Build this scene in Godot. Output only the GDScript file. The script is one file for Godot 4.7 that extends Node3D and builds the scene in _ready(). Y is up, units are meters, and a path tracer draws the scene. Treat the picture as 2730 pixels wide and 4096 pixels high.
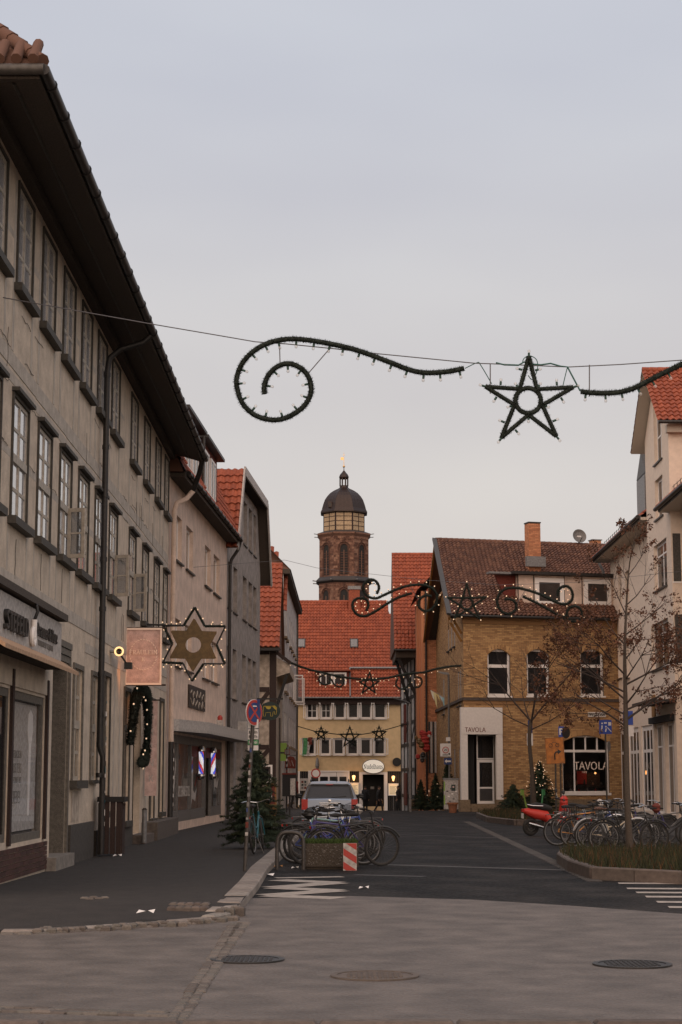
extends Node3D
# A street corner at dusk: photo pixels (2730 x 4096) give directions, the ground and the facades give distances.
const FL := 7100.0
const HZ := 3110.0
const EYE := 1.6
const UP := Vector3(0, 1, 0)
var pitch := atan((HZ - 2048.0) / FL)
var cur := Transform3D.IDENTITY
var names := {}
var cache := {}
var M := {}
var rng := RandomNumberGenerator.new()
var unit_box := BoxMesh.new()
var unit_quad := QuadMesh.new()

class MB:
	var v := PackedVector3Array()
	var n := PackedVector3Array()
	var c := PackedColorArray()
	var col := Color(1, 1, 1)
	func vert(p: Vector3, nn: Vector3):
		v.append(p); n.append(nn); c.append(col)
	func tri(a: Vector3, b: Vector3, d: Vector3):
		var nn := (d - a).cross(b - a).normalized()
		vert(a, nn); vert(b, nn); vert(d, nn)
	func quad(a: Vector3, b: Vector3, d: Vector3, e: Vector3):
		tri(a, b, d); tri(a, d, e)
	func box(a: Vector3, b: Vector3):
		boxt(Transform3D(Basis(), (a + b) * 0.5), (b - a).abs())
	func boxt(t: Transform3D, s: Vector3):
		var h := s * 0.5
		var p := []
		for k in 8:
			p.append(t * Vector3(h.x if k & 1 else -h.x, h.y if k & 2 else -h.y, h.z if k & 4 else -h.z))
		for f in [[4, 6, 7, 5], [1, 3, 2, 0], [5, 7, 3, 1], [0, 2, 6, 4], [6, 2, 3, 7], [0, 4, 5, 1]]:
			quad(p[f[0]], p[f[1]], p[f[2]], p[f[3]])
	func bar(a: Vector3, b: Vector3, w: float, d: float, side := Vector3(0, 0, 1)):
		var y := (b - a).normalized()
		var x := y.cross(side).normalized()
		boxt(Transform3D(Basis(x, y, x.cross(y)), (a + b) * 0.5), Vector3(w, (b - a).length(), d))
	func tube(pts: Array, r, sides := 6, caps := true):
		var k := pts.size()
		var t0: Vector3 = (pts[1] - pts[0]).normalized()
		var side := t0.cross(Vector3(0.31, 0.93, 0.17)).normalized()
		var rings := []
		var nors := []
		for i in k:
			var t: Vector3 = (pts[mini(i + 1, k - 1)] - pts[maxi(i - 1, 0)]).normalized()
			side = (side - t * side.dot(t)).normalized()
			var up := t.cross(side)
			var rr: float = r[i] if r is Array else r
			var ring := []
			var nr := []
			for j in sides:
				var a := TAU * j / sides
				var d := side * cos(a) + up * sin(a)
				ring.append(pts[i] + d * rr); nr.append(d)
			rings.append(ring); nors.append(nr)
		for i in k - 1:
			for j in sides:
				var j2 := (j + 1) % sides
				for q in [[i, j], [i + 1, j], [i + 1, j2], [i, j], [i + 1, j2], [i, j2]]:
					vert(rings[q[0]][q[1]], nors[q[0]][q[1]])
		if caps:
			for j in range(1, sides - 1):
				tri(rings[0][0], rings[0][j], rings[0][j + 1])
				tri(rings[k - 1][0], rings[k - 1][j + 1], rings[k - 1][j])
	func lathe(prof: Array, seg: int, t := Transform3D.IDENTITY, a0 := 0.0, a1 := TAU):
		for i in prof.size() - 1:
			var p: Vector2 = prof[i]
			var q: Vector2 = prof[i + 1]
			var e := q - p
			var nn := Vector2(e.y, -e.x).normalized()
			for j in seg:
				var u := a0 + (a1 - a0) * j / seg
				var w := a0 + (a1 - a0) * (j + 1) / seg
				var P0 := Vector3(p.x * cos(u), p.y, p.x * sin(u))
				var P1 := Vector3(p.x * cos(w), p.y, p.x * sin(w))
				var Q0 := Vector3(q.x * cos(u), q.y, q.x * sin(u))
				var Q1 := Vector3(q.x * cos(w), q.y, q.x * sin(w))
				var N0 := (t.basis * Vector3(nn.x * cos(u), nn.y, nn.x * sin(u))).normalized()
				var N1 := (t.basis * Vector3(nn.x * cos(w), nn.y, nn.x * sin(w))).normalized()
				for z in [[P0, N0], [P1, N1], [Q1, N1], [P0, N0], [Q1, N1], [Q0, N0]]:
					vert(t * z[0], z[1])
	func torus(R: float, r: float, seg := 24, sides := 6, t := Transform3D.IDENTITY):
		var pr := []
		for i in sides + 1:
			var a := TAU * i / sides
			pr.append(Vector2(R + r * cos(a), r * sin(a)))
		lathe(pr, seg, t)
	func poly(pl: PackedVector2Array, z: float, flip := false):
		var ix := Geometry2D.triangulate_polygon(pl)
		for i in range(0, ix.size(), 3):
			var a := Vector3(pl[ix[i]].x, pl[ix[i]].y, z)
			var b := Vector3(pl[ix[i + 1]].x, pl[ix[i + 1]].y, z)
			var d := Vector3(pl[ix[i + 2]].x, pl[ix[i + 2]].y, z)
			if ((b - a).cross(d - a).z > 0) != flip: tri(a, d, b)
			else: tri(a, b, d)
	func prism(pl: PackedVector2Array, z0: float, z1: float):
		poly(pl, z1); poly(pl, z0, true)
		var ccw := not Geometry2D.is_polygon_clockwise(pl)
		for i in pl.size():
			var a := pl[i]
			var b := pl[(i + 1) % pl.size()]
			if not ccw:
				var s := a; a = b; b = s
			quad(Vector3(a.x, a.y, z0), Vector3(a.x, a.y, z1), Vector3(b.x, b.y, z1), Vector3(b.x, b.y, z0))
	func fuzz(pts: Array, r: float, count: int, ln: float, w: float, g: RandomNumberGenerator):
		var seg := []
		var tot := 0.0
		for i in pts.size() - 1:
			tot += (pts[i + 1] - pts[i]).length(); seg.append(tot)
		for k in count:
			var s := g.randf() * tot
			var i := 0
			while i < seg.size() - 1 and seg[i] < s: i += 1
			var a: Vector3 = pts[i]
			var b: Vector3 = pts[i + 1]
			var p := a.lerp(b, g.randf())
			var t := (b - a).normalized()
			var d := Vector3(g.randf() - 0.5, g.randf() - 0.5, g.randf() - 0.5)
			d = (d - t * d.dot(t)).normalized()
			var o := (d + t * g.randf_range(-0.9, 0.9)).normalized() * ln * g.randf_range(0.6, 1.2)
			var sd := o.cross(t).normalized() * w
			p += d * r * 0.8
			tri(p - sd, p + o, p + sd)
	func mesh() -> ArrayMesh:
		var m := ArrayMesh.new()
		var arr := []
		arr.resize(Mesh.ARRAY_MAX)
		arr[Mesh.ARRAY_VERTEX] = v; arr[Mesh.ARRAY_NORMAL] = n; arr[Mesh.ARRAY_COLOR] = c
		m.add_surface_from_arrays(Mesh.PRIMITIVE_TRIANGLES, arr)
		return m

# ---- camera geometry
func ray(px, py) -> Vector3:
	var a: float = (px - 1365.0) / FL
	var b: float = (2048.0 - py) / FL
	return Vector3(a, b * cos(pitch) + sin(pitch), -(cos(pitch) - b * sin(pitch)))
func G(px, py, y := 0.0) -> Vector3:
	var r := ray(px, py)
	return Vector3(0, EYE, 0) + r * ((y - EYE) / r.y)
func P(px, py, D) -> Vector3:
	var r := ray(px, py)
	return Vector3(0, EYE, 0) + r * (D / -r.z)
func fac(xa, da, xb, db, y := 0.0) -> Transform3D:
	var u := Vector3(xb - xa, 0, -(db - da)).normalized()
	return Transform3D(Basis(u, UP, u.cross(UP)), Vector3(xa, y, -da))
func uv(T: Transform3D, px, py, off := 0.0) -> Vector2:
	var o := T.origin + T.basis.z * off
	var r := ray(px, py)
	var e := Vector3(0, EYE, 0)
	var t := (o - e).dot(T.basis.z) / r.dot(T.basis.z)
	var l := T.affine_inverse() * (e + r * t)
	return Vector2(l.x, l.y)
func gy(D: float) -> float:
	return -0.75 * smoothstep(84.0, 126.0, D)
# ---- nodes
func numbered(parent: Node, nm: String) -> String:
	var k := str(parent.get_instance_id()) + nm
	names[k] = names.get(k, -1) + 1
	return nm if names[k] == 0 else "%s_%03d" % [nm, names[k]]
func thing(nm: String, label: String, cat: String, T := Transform3D.IDENTITY, group := "") -> Node3D:
	var o := Node3D.new()
	o.name = numbered(self, nm); add_child(o); o.transform = T
	o.set_meta("label", label); o.set_meta("category", cat)
	if group != "": o.set_meta("group", group)
	cur = Transform3D.IDENTITY
	return o
func part(p: Node, nm: String, mesh: Mesh, m: Material, t = null) -> MeshInstance3D:
	var o := MeshInstance3D.new()
	o.name = numbered(p, nm); o.mesh = mesh; o.material_override = m
	p.add_child(o); o.transform = cur if t == null else t
	return o
func sub(p: Node, nm: String, mesh: Mesh, m: Material, t := Transform3D.IDENTITY) -> MeshInstance3D:
	return part(p, nm, mesh, m, t)
func structure(nm: String, mesh: Mesh, m: Material) -> MeshInstance3D:
	var o := part(self, nm, mesh, m, Transform3D.IDENTITY)
	o.set_meta("kind", "structure")
	return o
func bx(p: Node, nm: String, m: Material, a: Vector3, b: Vector3, t = null) -> MeshInstance3D:
	var tt := Transform3D(Basis.from_scale((b - a).abs()), (a + b) * 0.5)
	return part(p, nm, unit_box, m, (cur if t == null else t) * tt)
func bar(p: Node, nm: String, m: Material, a: Vector3, b: Vector3, w: float, d: float, side := Vector3(0, 0, 1)) -> MeshInstance3D:
	var mb := MB.new(); mb.bar(a, b, w, d, side)
	return part(p, nm, mb.mesh(), m)
func tub(p: Node, nm: String, m: Material, pts: Array, r, sides := 8) -> MeshInstance3D:
	var mb := MB.new(); mb.tube(pts, r, sides)
	return part(p, nm, mb.mesh(), m)
func pris(p: Node, nm: String, m: Material, pl, z0, z1, t = null) -> MeshInstance3D:
	var mb := MB.new(); mb.prism(PackedVector2Array(pl), z0, z1)
	return part(p, nm, mb.mesh(), m, t)
func text(p: Node, nm: String, s: String, size: float, m: Material, t: Transform3D, font := "Droid Sans", depth := 0.01, weight := 400) -> MeshInstance3D:
	var tm := TextMesh.new()
	var f := SystemFont.new(); f.font_names = PackedStringArray([font]); f.font_weight = weight
	tm.font = f; tm.text = s; tm.font_size = 64; tm.pixel_size = size / 64.0; tm.depth = depth; tm.curve_step = 2.0
	return part(p, nm, tm, m, t)
func at(x, y, z, ry := 0.0, s := Vector3.ONE) -> Transform3D:
	return Transform3D(Basis(UP, ry) * Basis.from_scale(s), Vector3(x, y, z))
# ---- materials
func noise_tex(sd: int, fr: float, oc: int, lo: float, hi: float, fr2 := 0.0, amt := 0.0, size := 512, sharp := 1.0) -> Image:
	var a := FastNoiseLite.new(); a.seed = sd; a.frequency = fr; a.fractal_octaves = oc; a.noise_type = FastNoiseLite.TYPE_SIMPLEX_SMOOTH
	var im := a.get_seamless_image(size, size)
	var im2: Image = null
	if amt > 0:
		var b := FastNoiseLite.new(); b.seed = sd + 7; b.frequency = fr2; b.fractal_octaves = 3
		im2 = b.get_seamless_image(size, size)
	var d := im.get_data()
	var e := im2.get_data() if im2 else PackedByteArray()
	for i in d.size():
		var x := d[i] / 255.0
		x = clampf((x - 0.5) * sharp + 0.5, 0, 1)
		var y := lo + (hi - lo) * x
		if im2: y *= 1.0 - amt * (1.0 - e[i] / 255.0)
		d[i] = int(clampf(y, 0, 1) * 255)
	return Image.create_from_data(size, size, false, Image.FORMAT_L8, d)
func mat(nm: String, r: float, g: float, b: float, rough := 0.8, tex: Texture2D = null, scale := 1.0, metal := 0.0, nrm: Texture2D = null, ns := 1.0) -> StandardMaterial3D:
	var m := StandardMaterial3D.new()
	m.albedo_color = Color(r, g, b).linear_to_srgb()
	m.roughness = rough; m.metallic = metal
	if tex or nrm:
		m.uv1_triplanar = true; m.uv1_world_triplanar = true; m.uv1_scale = Vector3.ONE / scale
	if tex: m.albedo_texture = tex
	if nrm:
		m.normal_enabled = true; m.normal_texture = nrm; m.normal_scale = ns
	M[nm] = m
	return m
func vmat(nm: String, rough := 0.85) -> StandardMaterial3D:
	var m := StandardMaterial3D.new()
	m.vertex_color_use_as_albedo = true; m.roughness = rough; M[nm] = m
	return m
func glow(nm: String, r, g, b, e) -> StandardMaterial3D:
	var m := mat(nm, r, g, b, 0.4)
	m.emission_enabled = true; m.emission = Color(r, g, b).linear_to_srgb(); m.emission_energy_multiplier = e
	return m
func glass(nm: String, r, g, b, a) -> StandardMaterial3D:
	var m := mat(nm, r, g, b, 0.02)
	m.transparency = BaseMaterial3D.TRANSPARENCY_ALPHA; m.albedo_color.a = a; m.metallic_specular = 1.0
	return m
func shades(nm: String, n: int, r, g, b, spread, rough, tex: Texture2D = null, sc := 1.0) -> Array:
	var out := []
	for i in n:
		var k: float = 1.0 + spread * (2.0 * i / (n - 1) - 1.0)
		var h: float = 1.0 + 0.5 * spread * (((i * 7) % n) / float(n) - 0.5)
		out.append(mat(nm + str(i), r * k, g * k * h, b * k * h, rough, tex, sc))
	return out
func materials():
	var t_fine := ImageTexture.create_from_image(noise_tex(3, 0.05, 4, 0.82, 1.0, 0.006, 0.22))
	var t_stain := ImageTexture.create_from_image(noise_tex(11, 0.012, 5, 0.72, 1.0, 0.11, 0.16))
	var t_road := ImageTexture.create_from_image(noise_tex(21, 0.012, 5, 0.74, 1.0, 0.35, 0.22, 1024, 1.2))
	var t_speck := ImageTexture.create_from_image(noise_tex(31, 0.35, 2, 0.45, 1.0, 0.02, 0.2, 512, 1.8))
	var t_wood := ImageTexture.create_from_image(noise_tex(41, 0.03, 4, 0.6, 1.0, 0.2, 0.2))
	var nb := noise_tex(51, 0.3, 3, 0.0, 1.0, 0, 0, 512, 1.5); nb.bump_map_to_normal_map(2.5)
	var n_grain := ImageTexture.create_from_image(nb)
	var nb2 := noise_tex(52, 0.04, 5, 0.0, 1.0); nb2.bump_map_to_normal_map(6.0)
	var n_lump := ImageTexture.create_from_image(nb2)
	var t_smooth := ImageTexture.create_from_image(noise_tex(61, 0.02, 4, 0.93, 1.0, 0.2, 0.06))
	var t_plaster := ImageTexture.create_from_image(noise_tex(71, 0.01, 5, 0.84, 1.0, 0.09, 0.1))
	var t_asph := ImageTexture.create_from_image(noise_tex(81, 0.008, 5, 0.45, 1.0, 0.3, 0.25, 1024, 1.7))
	M.t_fine = t_fine; M.t_stain = t_stain; M.t_speck = t_speck; M.t_wood = t_wood
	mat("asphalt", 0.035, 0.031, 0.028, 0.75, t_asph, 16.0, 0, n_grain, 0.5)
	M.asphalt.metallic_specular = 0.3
	mat("asphalt_light", 0.19, 0.163, 0.143, 0.7, t_road, 9.0, 0, n_grain, 0.5)
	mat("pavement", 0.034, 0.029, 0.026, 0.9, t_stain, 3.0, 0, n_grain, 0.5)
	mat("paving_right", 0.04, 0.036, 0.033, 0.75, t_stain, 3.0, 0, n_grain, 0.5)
	mat("road_paint", 0.55, 0.49, 0.43, 0.7, t_stain, 1.2)
	mat("road_paint_old", 0.13, 0.115, 0.105, 0.7, t_speck, 1.2)
	M.granite = shades("granite", 4, 0.27, 0.235, 0.2, 0.22, 0.75, t_speck, 0.4)
	M.kerb = shades("kerb", 4, 0.36, 0.32, 0.28, 0.12, 0.75, t_stain, 1.0)
	M.kerb_dark = shades("kerb_dark", 4, 0.15, 0.12, 0.1, 0.2, 0.8, t_stain, 0.8)
	M.red_paver = shades("red_paver", 4, 0.2, 0.09, 0.06, 0.2, 0.8, t_stain, 0.5)
	mat("plaster_beige", 0.68, 0.57, 0.45, 0.9, t_plaster, 2.6, 0, n_lump, 0.25)
	mat("plaster_band", 0.54, 0.48, 0.41, 0.9, t_plaster, 1.7, 0, n_lump, 0.3)
	mat("plaster_pink", 0.78, 0.61, 0.5, 0.9, t_plaster, 3.5, 0, n_grain, 0.3)
	mat("plaster_grey", 0.42, 0.38, 0.35, 0.92, t_stain, 3.0, 0, n_grain, 0.4)
	mat("plaster_white", 0.72, 0.69, 0.66, 0.9, t_stain, 3.0)
	mat("plaster_infill", 0.62, 0.52, 0.42, 0.9, t_stain, 2.0)
	mat("plaster_yellow", 0.72, 0.54, 0.31, 0.9, t_smooth, 4.0)
	mat("plaster_cream", 0.82, 0.69, 0.57, 0.9, t_smooth, 3.0, 0, n_grain, 0.25)
	M.asphalt_set = shades("gutter_stone", 3, 0.085, 0.075, 0.066, 0.15, 0.85, t_stain, 0.8)
	mat("portal_white", 0.74, 0.7, 0.66, 0.85, t_smooth, 1.5)
	mat("drum_ochre", 0.55, 0.41, 0.26, 0.9, t_fine, 2.0)
	mat("inside", 0.3, 0.27, 0.24, 0.95)
	mat("soffit", 0.11, 0.085, 0.065, 0.9, t_wood, 0.6)
	mat("soffit_pale", 0.5, 0.44, 0.37, 0.9)
	mat("zinc", 0.1, 0.09, 0.08, 0.5, t_stain, 0.7, 0.3)
	mat("zinc_dark", 0.035, 0.032, 0.03, 0.5, t_stain, 0.5, 0.2)
	mat("zinc_light", 0.3, 0.3, 0.3, 0.5, t_stain, 0.8, 0.2)
	mat("frame_olive", 0.58, 0.52, 0.43, 0.6, t_fine, 0.5)
	mat("casing_olive", 0.075, 0.068, 0.055, 0.7, t_stain, 0.6)
	mat("casing_grey", 0.19, 0.17, 0.14, 0.7, t_stain, 0.6)
	mat("frame_white", 0.74, 0.71, 0.68, 0.5)
	mat("frame_dark", 0.06, 0.055, 0.05, 0.5)
	mat("wood_brown", 0.05, 0.022, 0.015, 0.75, t_wood, 0.5)
	mat("wood_black", 0.02, 0.018, 0.017, 0.75, t_wood, 0.5)
	mat("wood_old", 0.07, 0.045, 0.032, 0.85, t_wood, 0.3)
	mat("door_dark", 0.022, 0.022, 0.024, 0.6)
	mat("plinth", 0.09, 0.08, 0.07, 0.9, t_stain, 0.8)
	mat("sandstone", 0.3, 0.22, 0.14, 0.9, t_stain, 0.9)
	mat("mortar", 0.22, 0.17, 0.12, 0.95, t_fine, 1.0)
	mat("mortar_red", 0.3, 0.16, 0.1, 0.95, t_fine, 1.0)
	mat("roof_under", 0.12, 0.06, 0.04, 0.95)
	M.tile_red = shades("tile_red", 6, 0.44, 0.105, 0.045, 0.16, 0.75, t_stain, 0.8)
	M.tile_brown = shades("tile_brown", 6, 0.19, 0.085, 0.05, 0.32, 0.8, t_stain, 0.6)
	M.brick_yellow = shades("brick_yellow", 6, 0.37, 0.22, 0.098, 0.26, 0.9)
	M.brick_orange = shades("brick_orange", 5, 0.44, 0.19, 0.095, 0.2, 0.9)
	M.brick_dark = shades("brick_dark", 4, 0.09, 0.035, 0.025, 0.25, 0.9, t_stain, 0.4)
	M.stone_red = shades("stone_red", 6, 0.24, 0.125, 0.085, 0.45, 0.95, t_stain, 4.0)
	mat("slate", 0.05, 0.045, 0.045, 0.6, t_stain, 2.0)
	mat("copper_brown", 0.06, 0.035, 0.028, 0.42, t_wood, 5.0, 0.4)
	mat("gold", 0.8, 0.5, 0.2, 0.35, null, 1, 0.9)
	mat("brass", 0.19, 0.12, 0.045, 0.55, t_fine, 0.6, 0.2)
	mat("fir_green", 0.018, 0.03, 0.016, 0.8)
	mat("garland", 0.01, 0.017, 0.012, 0.85)
	mat("socket", 0.01, 0.05, 0.035, 0.5)
	mat("cable_green", 0.02, 0.09, 0.075, 0.6)
	mat("wire", 0.12, 0.12, 0.13, 0.5, null, 1, 0.5)
	mat("bulb_white", 0.75, 0.72, 0.68, 0.15)
	glow("bulb_lit", 1.0, 0.7, 0.45, 0.3)
	glow("lamp_lit", 1.0, 0.62, 0.28, 0.6)
	glow("tube_lit", 1.0, 0.95, 0.9, 0.4)
	glow("sign_lit", 0.85, 0.78, 0.66, 0.2)
	glow("menu_lit", 0.9, 0.72, 0.45, 0.14)
	glass("pane", 0.05, 0.05, 0.05, 0.35)
	glass("pane_dark", 0.02, 0.02, 0.022, 0.75)
	glass("pane_clear", 0.3, 0.3, 0.3, 0.12)
	glass("pane_shop", 0.008, 0.008, 0.008, 0.45); M.pane_shop.metallic_specular = 0.2
	glass("pane_old", 0.9, 0.9, 0.92, 0.35); M.pane_old.metallic = 0.3
	glass("bulb_clear", 0.6, 0.6, 0.58, 0.3)
	M.pane_dark.metallic_specular = 0.22; M.pane_clear.metallic_specular = 0.25
	mat("curtain", 0.4, 0.38, 0.36, 0.95)
	mat("black", 0.012, 0.012, 0.012, 0.5)
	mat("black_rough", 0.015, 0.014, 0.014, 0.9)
	mat("rubber", 0.018, 0.017, 0.016, 0.85)
	mat("steel", 0.2, 0.19, 0.18, 0.38, t_stain, 0.4, 0.7)
	mat("chrome", 0.55, 0.55, 0.55, 0.2, null, 1, 1.0)
	mat("grey_paint", 0.2, 0.19, 0.18, 0.6, t_stain, 0.5)
	mat("white", 0.72, 0.69, 0.66, 0.6)
	mat("white_dirty", 0.62, 0.58, 0.54, 0.75, t_stain, 0.7)
	mat("sign_white", 0.62, 0.6, 0.58, 0.5)
	mat("sign_blue", 0.012, 0.05, 0.3, 0.45)
	mat("sign_blue_dark", 0.012, 0.035, 0.14, 0.5)
	mat("sign_red", 0.35, 0.03, 0.02, 0.5)
	mat("sign_orange", 0.6, 0.2, 0.02, 0.5, t_stain, 1.5)
	mat("sign_green", 0.05, 0.22, 0.08, 0.5)
	mat("lime", 0.2, 0.33, 0.06, 0.7)
	mat("red", 0.42, 0.03, 0.02, 0.5)
	mat("red_cloth", 0.28, 0.025, 0.02, 0.85)
	mat("dark_green", 0.008, 0.025, 0.022, 0.5)
	mat("yellow", 0.5, 0.38, 0.05, 0.6)
	mat("orange_wood", 0.5, 0.24, 0.06, 0.7, t_wood, 0.6)
	mat("terracotta", 0.4, 0.16, 0.08, 0.85, t_stain, 0.5)
	mat("teal", 0.015, 0.1, 0.125, 0.4)
	mat("concrete", 0.15, 0.12, 0.09, 0.95, t_speck, 0.25, 0, n_lump, 1.0)
	mat("bark", 0.11, 0.085, 0.065, 0.95, t_stain, 0.3, 0, n_lump, 1.0)
	mat("twig", 0.045, 0.032, 0.026, 0.95)
	mat("leaf_brown", 0.13, 0.05, 0.025, 0.85)
	mat("soil", 0.05, 0.04, 0.03, 0.95, t_speck, 0.5)
	mat("awning", 0.62, 0.4, 0.25, 0.9, t_fine, 0.5)
	mat("banner_pink", 0.82, 0.6, 0.55, 0.9, t_fine, 0.8)
	M.banner_pink.backlight_enabled = true; M.banner_pink.backlight = Color(0.3, 0.15, 0.12)
	mat("banner_edge", 0.8, 0.68, 0.58, 0.9)
	mat("car_silver", 0.3, 0.36, 0.45, 0.3, null, 1, 0.55)
	M.car_silver.clearcoat_enabled = true; M.car_silver.clearcoat = 0.6
	mat("tail_red", 0.35, 0.02, 0.015, 0.2)
	mat("cheek_red", 0.2, 0.035, 0.02, 0.8, t_stain, 0.6)
	vmat("vcol"); vmat("vcol_rough", 0.95)

# ---- facade pieces
func wall(h: Node, outline: Array, holes: Array, m: Material, depth := 0.18, nm := "wall") -> MeshInstance3D:
	var ol := PackedVector2Array(outline)
	var xs := []
	var ys := []
	for p in ol:
		xs.append(p.x); ys.append(p.y)
	for r in holes:
		xs.append(r.position.x); xs.append(r.end.x); ys.append(r.position.y); ys.append(r.end.y)
	xs.sort(); ys.sort()
	var mb := MB.new()
	for i in xs.size() - 1:
		if xs[i + 1] - xs[i] < 0.0005: continue
		var j := 0
		while j < ys.size() - 1:
			if ys[j + 1] - ys[j] < 0.0005:
				j += 1; continue
			var c := Vector2(xs[i] + xs[i + 1], ys[j] + ys[j + 1]) * 0.5
			var out := false
			for r in holes:
				if r.has_point(c): out = true
			if not out:
				var rect := PackedVector2Array([Vector2(xs[i], ys[j]), Vector2(xs[i + 1], ys[j]), Vector2(xs[i + 1], ys[j + 1]), Vector2(xs[i], ys[j + 1])])
				if ol.size() == 4: mb.poly(rect, 0)
				else:
					for pc in Geometry2D.intersect_polygons(rect, ol): mb.poly(pc, 0)
			j += 1
	for r in holes:
		var a: Vector2 = r.position
		var b: Vector2 = r.end
		mb.quad(Vector3(a.x, a.y, 0), Vector3(b.x, a.y, 0), Vector3(b.x, a.y, -depth), Vector3(a.x, a.y, -depth))
		mb.quad(Vector3(a.x, b.y, -depth), Vector3(b.x, b.y, -depth), Vector3(b.x, b.y, 0), Vector3(a.x, b.y, 0))
		mb.quad(Vector3(a.x, a.y, -depth), Vector3(a.x, b.y, -depth), Vector3(a.x, b.y, 0), Vector3(a.x, a.y, 0))
		mb.quad(Vector3(b.x, a.y, 0), Vector3(b.x, b.y, 0), Vector3(b.x, b.y, -depth), Vector3(b.x, a.y, -depth))
	return part(h, nm, mb.mesh(), m)
func shell(h: Node, w: float, ht: float, d: float, x0 := 0.0, y0 := -0.2, dir := Vector3(0, 0, -1)):
	var mb := MB.new()
	var a := Vector3(x0, y0, 0)
	var e := [a, a + Vector3(w, 0, 0), a + Vector3(w, 0, 0) + dir * d, a + dir * d]
	var f := []
	for p in e: f.append(Vector3(p.x, ht, p.z))
	for k in [1, 2, 3]: mb.quad(e[k], f[k], f[(k + 1) % 4], e[(k + 1) % 4])
	mb.quad(e[0], e[1], e[2], e[3]); mb.quad(f[0], f[1], f[2], f[3])
	part(h, "inner_wall", mb.mesh(), M.inside)
func win(h: Node, r: Rect2, o := {}) -> MeshInstance3D:
	var fm: Material = o.get("frame", M.frame_white)
	var fw: float = o.get("fw", 0.06)
	var mw: float = o.get("mw", 0.05)
	var cols: Array = o.get("cols", [0.5])
	var rows: Array = o.get("rows", [])
	var st: float = o.get("set", 0.1)
	var w := r.size.x
	var ht := r.size.y
	var key := "win%.3f_%.3f_%s_%s_%.3f_%.3f_%.3f" % [w, ht, cols, rows, st, fw, mw]
	var xs := [fw]
	for c in cols:
		xs.append(w * c - mw * 0.5); xs.append(w * c + mw * 0.5)
	xs.append(w - fw)
	var ys := [fw]
	for c in rows:
		var tm := mw * (1.7 if c == o.get("transom", -1.0) else 0.7)
		ys.append(ht * c - tm * 0.5); ys.append(ht * c + tm * 0.5)
	ys.append(ht - fw)
	if not cache.has(key):
		var mb := MB.new()
		var z0 := -st - 0.06
		mb.box(Vector3(0, 0, z0), Vector3(fw, ht, -st)); mb.box(Vector3(w - fw, 0, z0), Vector3(w, ht, -st))
		mb.box(Vector3(fw, 0, z0), Vector3(w - fw, fw, -st)); mb.box(Vector3(fw, ht - fw, z0), Vector3(w - fw, ht, -st))
		for i in range(1, xs.size() - 1, 2): mb.box(Vector3(xs[i], fw, z0), Vector3(xs[i + 1], ht - fw, -st + 0.004))
		for i in range(1, ys.size() - 1, 2): mb.box(Vector3(fw, ys[i], z0), Vector3(w - fw, ys[i + 1], -st + (0.02 if ys[i + 1] - ys[i] > mw else -0.004)))
		cache[key] = mb.mesh()
	var wn := part(h, o.get("name", "window"), cache[key], fm, cur * Transform3D(Basis(), Vector3(r.position.x, r.position.y, 0)))
	var open: int = o.get("open", -1)
	var k := 0
	for i in range(0, xs.size(), 2):
		for j in range(0, ys.size(), 2):
			k += 1
			if o.has("open_row") and j / 2 == o.open_row: continue
			sub(wn, "pane", unit_quad, o.get("glass", M.pane), Transform3D(Basis.from_scale(Vector3(xs[i + 1] - xs[i], ys[j + 1] - ys[j], 1)), Vector3((xs[i] + xs[i + 1]) * 0.5, (ys[j] + ys[j + 1]) * 0.5, -st - 0.014)))
	if o.has("sill"):
		var sx: float = o.get("sill_over", 0.06)
		bx(wn, "sill", o.sill, Vector3(-sx, -o.get("sill_h", 0.07), -st - 0.02), Vector3(w + sx, -0.002, o.get("sill_z", 0.08)), Transform3D.IDENTITY)
	if o.has("hood"): bx(wn, "hood", o.hood, Vector3(-0.08, ht + 0.06, -0.02), Vector3(w + 0.08, ht + 0.12, 0.12), Transform3D.IDENTITY)
	if o.has("casing"):
		var cw: float = o.get("cw", 0.09)
		var ck := "cas%.3f_%.3f_%.3f" % [w, ht, cw]
		if not cache.has(ck):
			var mb := MB.new()
			mb.box(Vector3(-cw, 0, -0.05), Vector3(-0.001, ht + cw, 0.035)); mb.box(Vector3(w + 0.001, 0, -0.05), Vector3(w + cw, ht + cw, 0.035))
			mb.box(Vector3(0, ht + 0.001, -0.05), Vector3(w, ht + cw, 0.033))
			cache[ck] = mb.mesh()
		sub(wn, "casing", cache[ck], o.casing)
	if o.has("blind"):
		var f: float = o.get("blind_f", 1.0)
		bx(wn, "curtain", o.blind, Vector3(0.05, ht * (1.0 - f) + 0.03, -st - 0.16), Vector3(w - 0.05, ht - 0.05, -st - 0.14), Transform3D.IDENTITY)
	return wn
func tile_mesh(pu: float, pv: float) -> ArrayMesh:
	var k := "tile%.3f_%.3f" % [pu, pv]
	if cache.has(k): return cache[k]
	var mb := MB.new()
	var n := 6
	var ln := pv * 1.12
	for i in n:
		var x0 := pu * i / n
		var x1 := pu * (i + 1) / n
		var h0 := 0.036 * (1 - cos(TAU * i / n))
		var h1 := 0.036 * (1 - cos(TAU * (i + 1) / n))
		var lift := 0.065
		mb.quad(Vector3(x0, h0 + lift, 0), Vector3(x0, h0 + 0.008, -ln), Vector3(x1, h1 + 0.008, -ln), Vector3(x1, h1 + lift, 0))
		mb.quad(Vector3(x0, h0 + lift - 0.045, 0.0), Vector3(x0, h0 + lift, 0), Vector3(x1, h1 + lift, 0), Vector3(x1, h1 + lift - 0.045, 0))
	cache[k] = mb.mesh()
	return cache[k]
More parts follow.
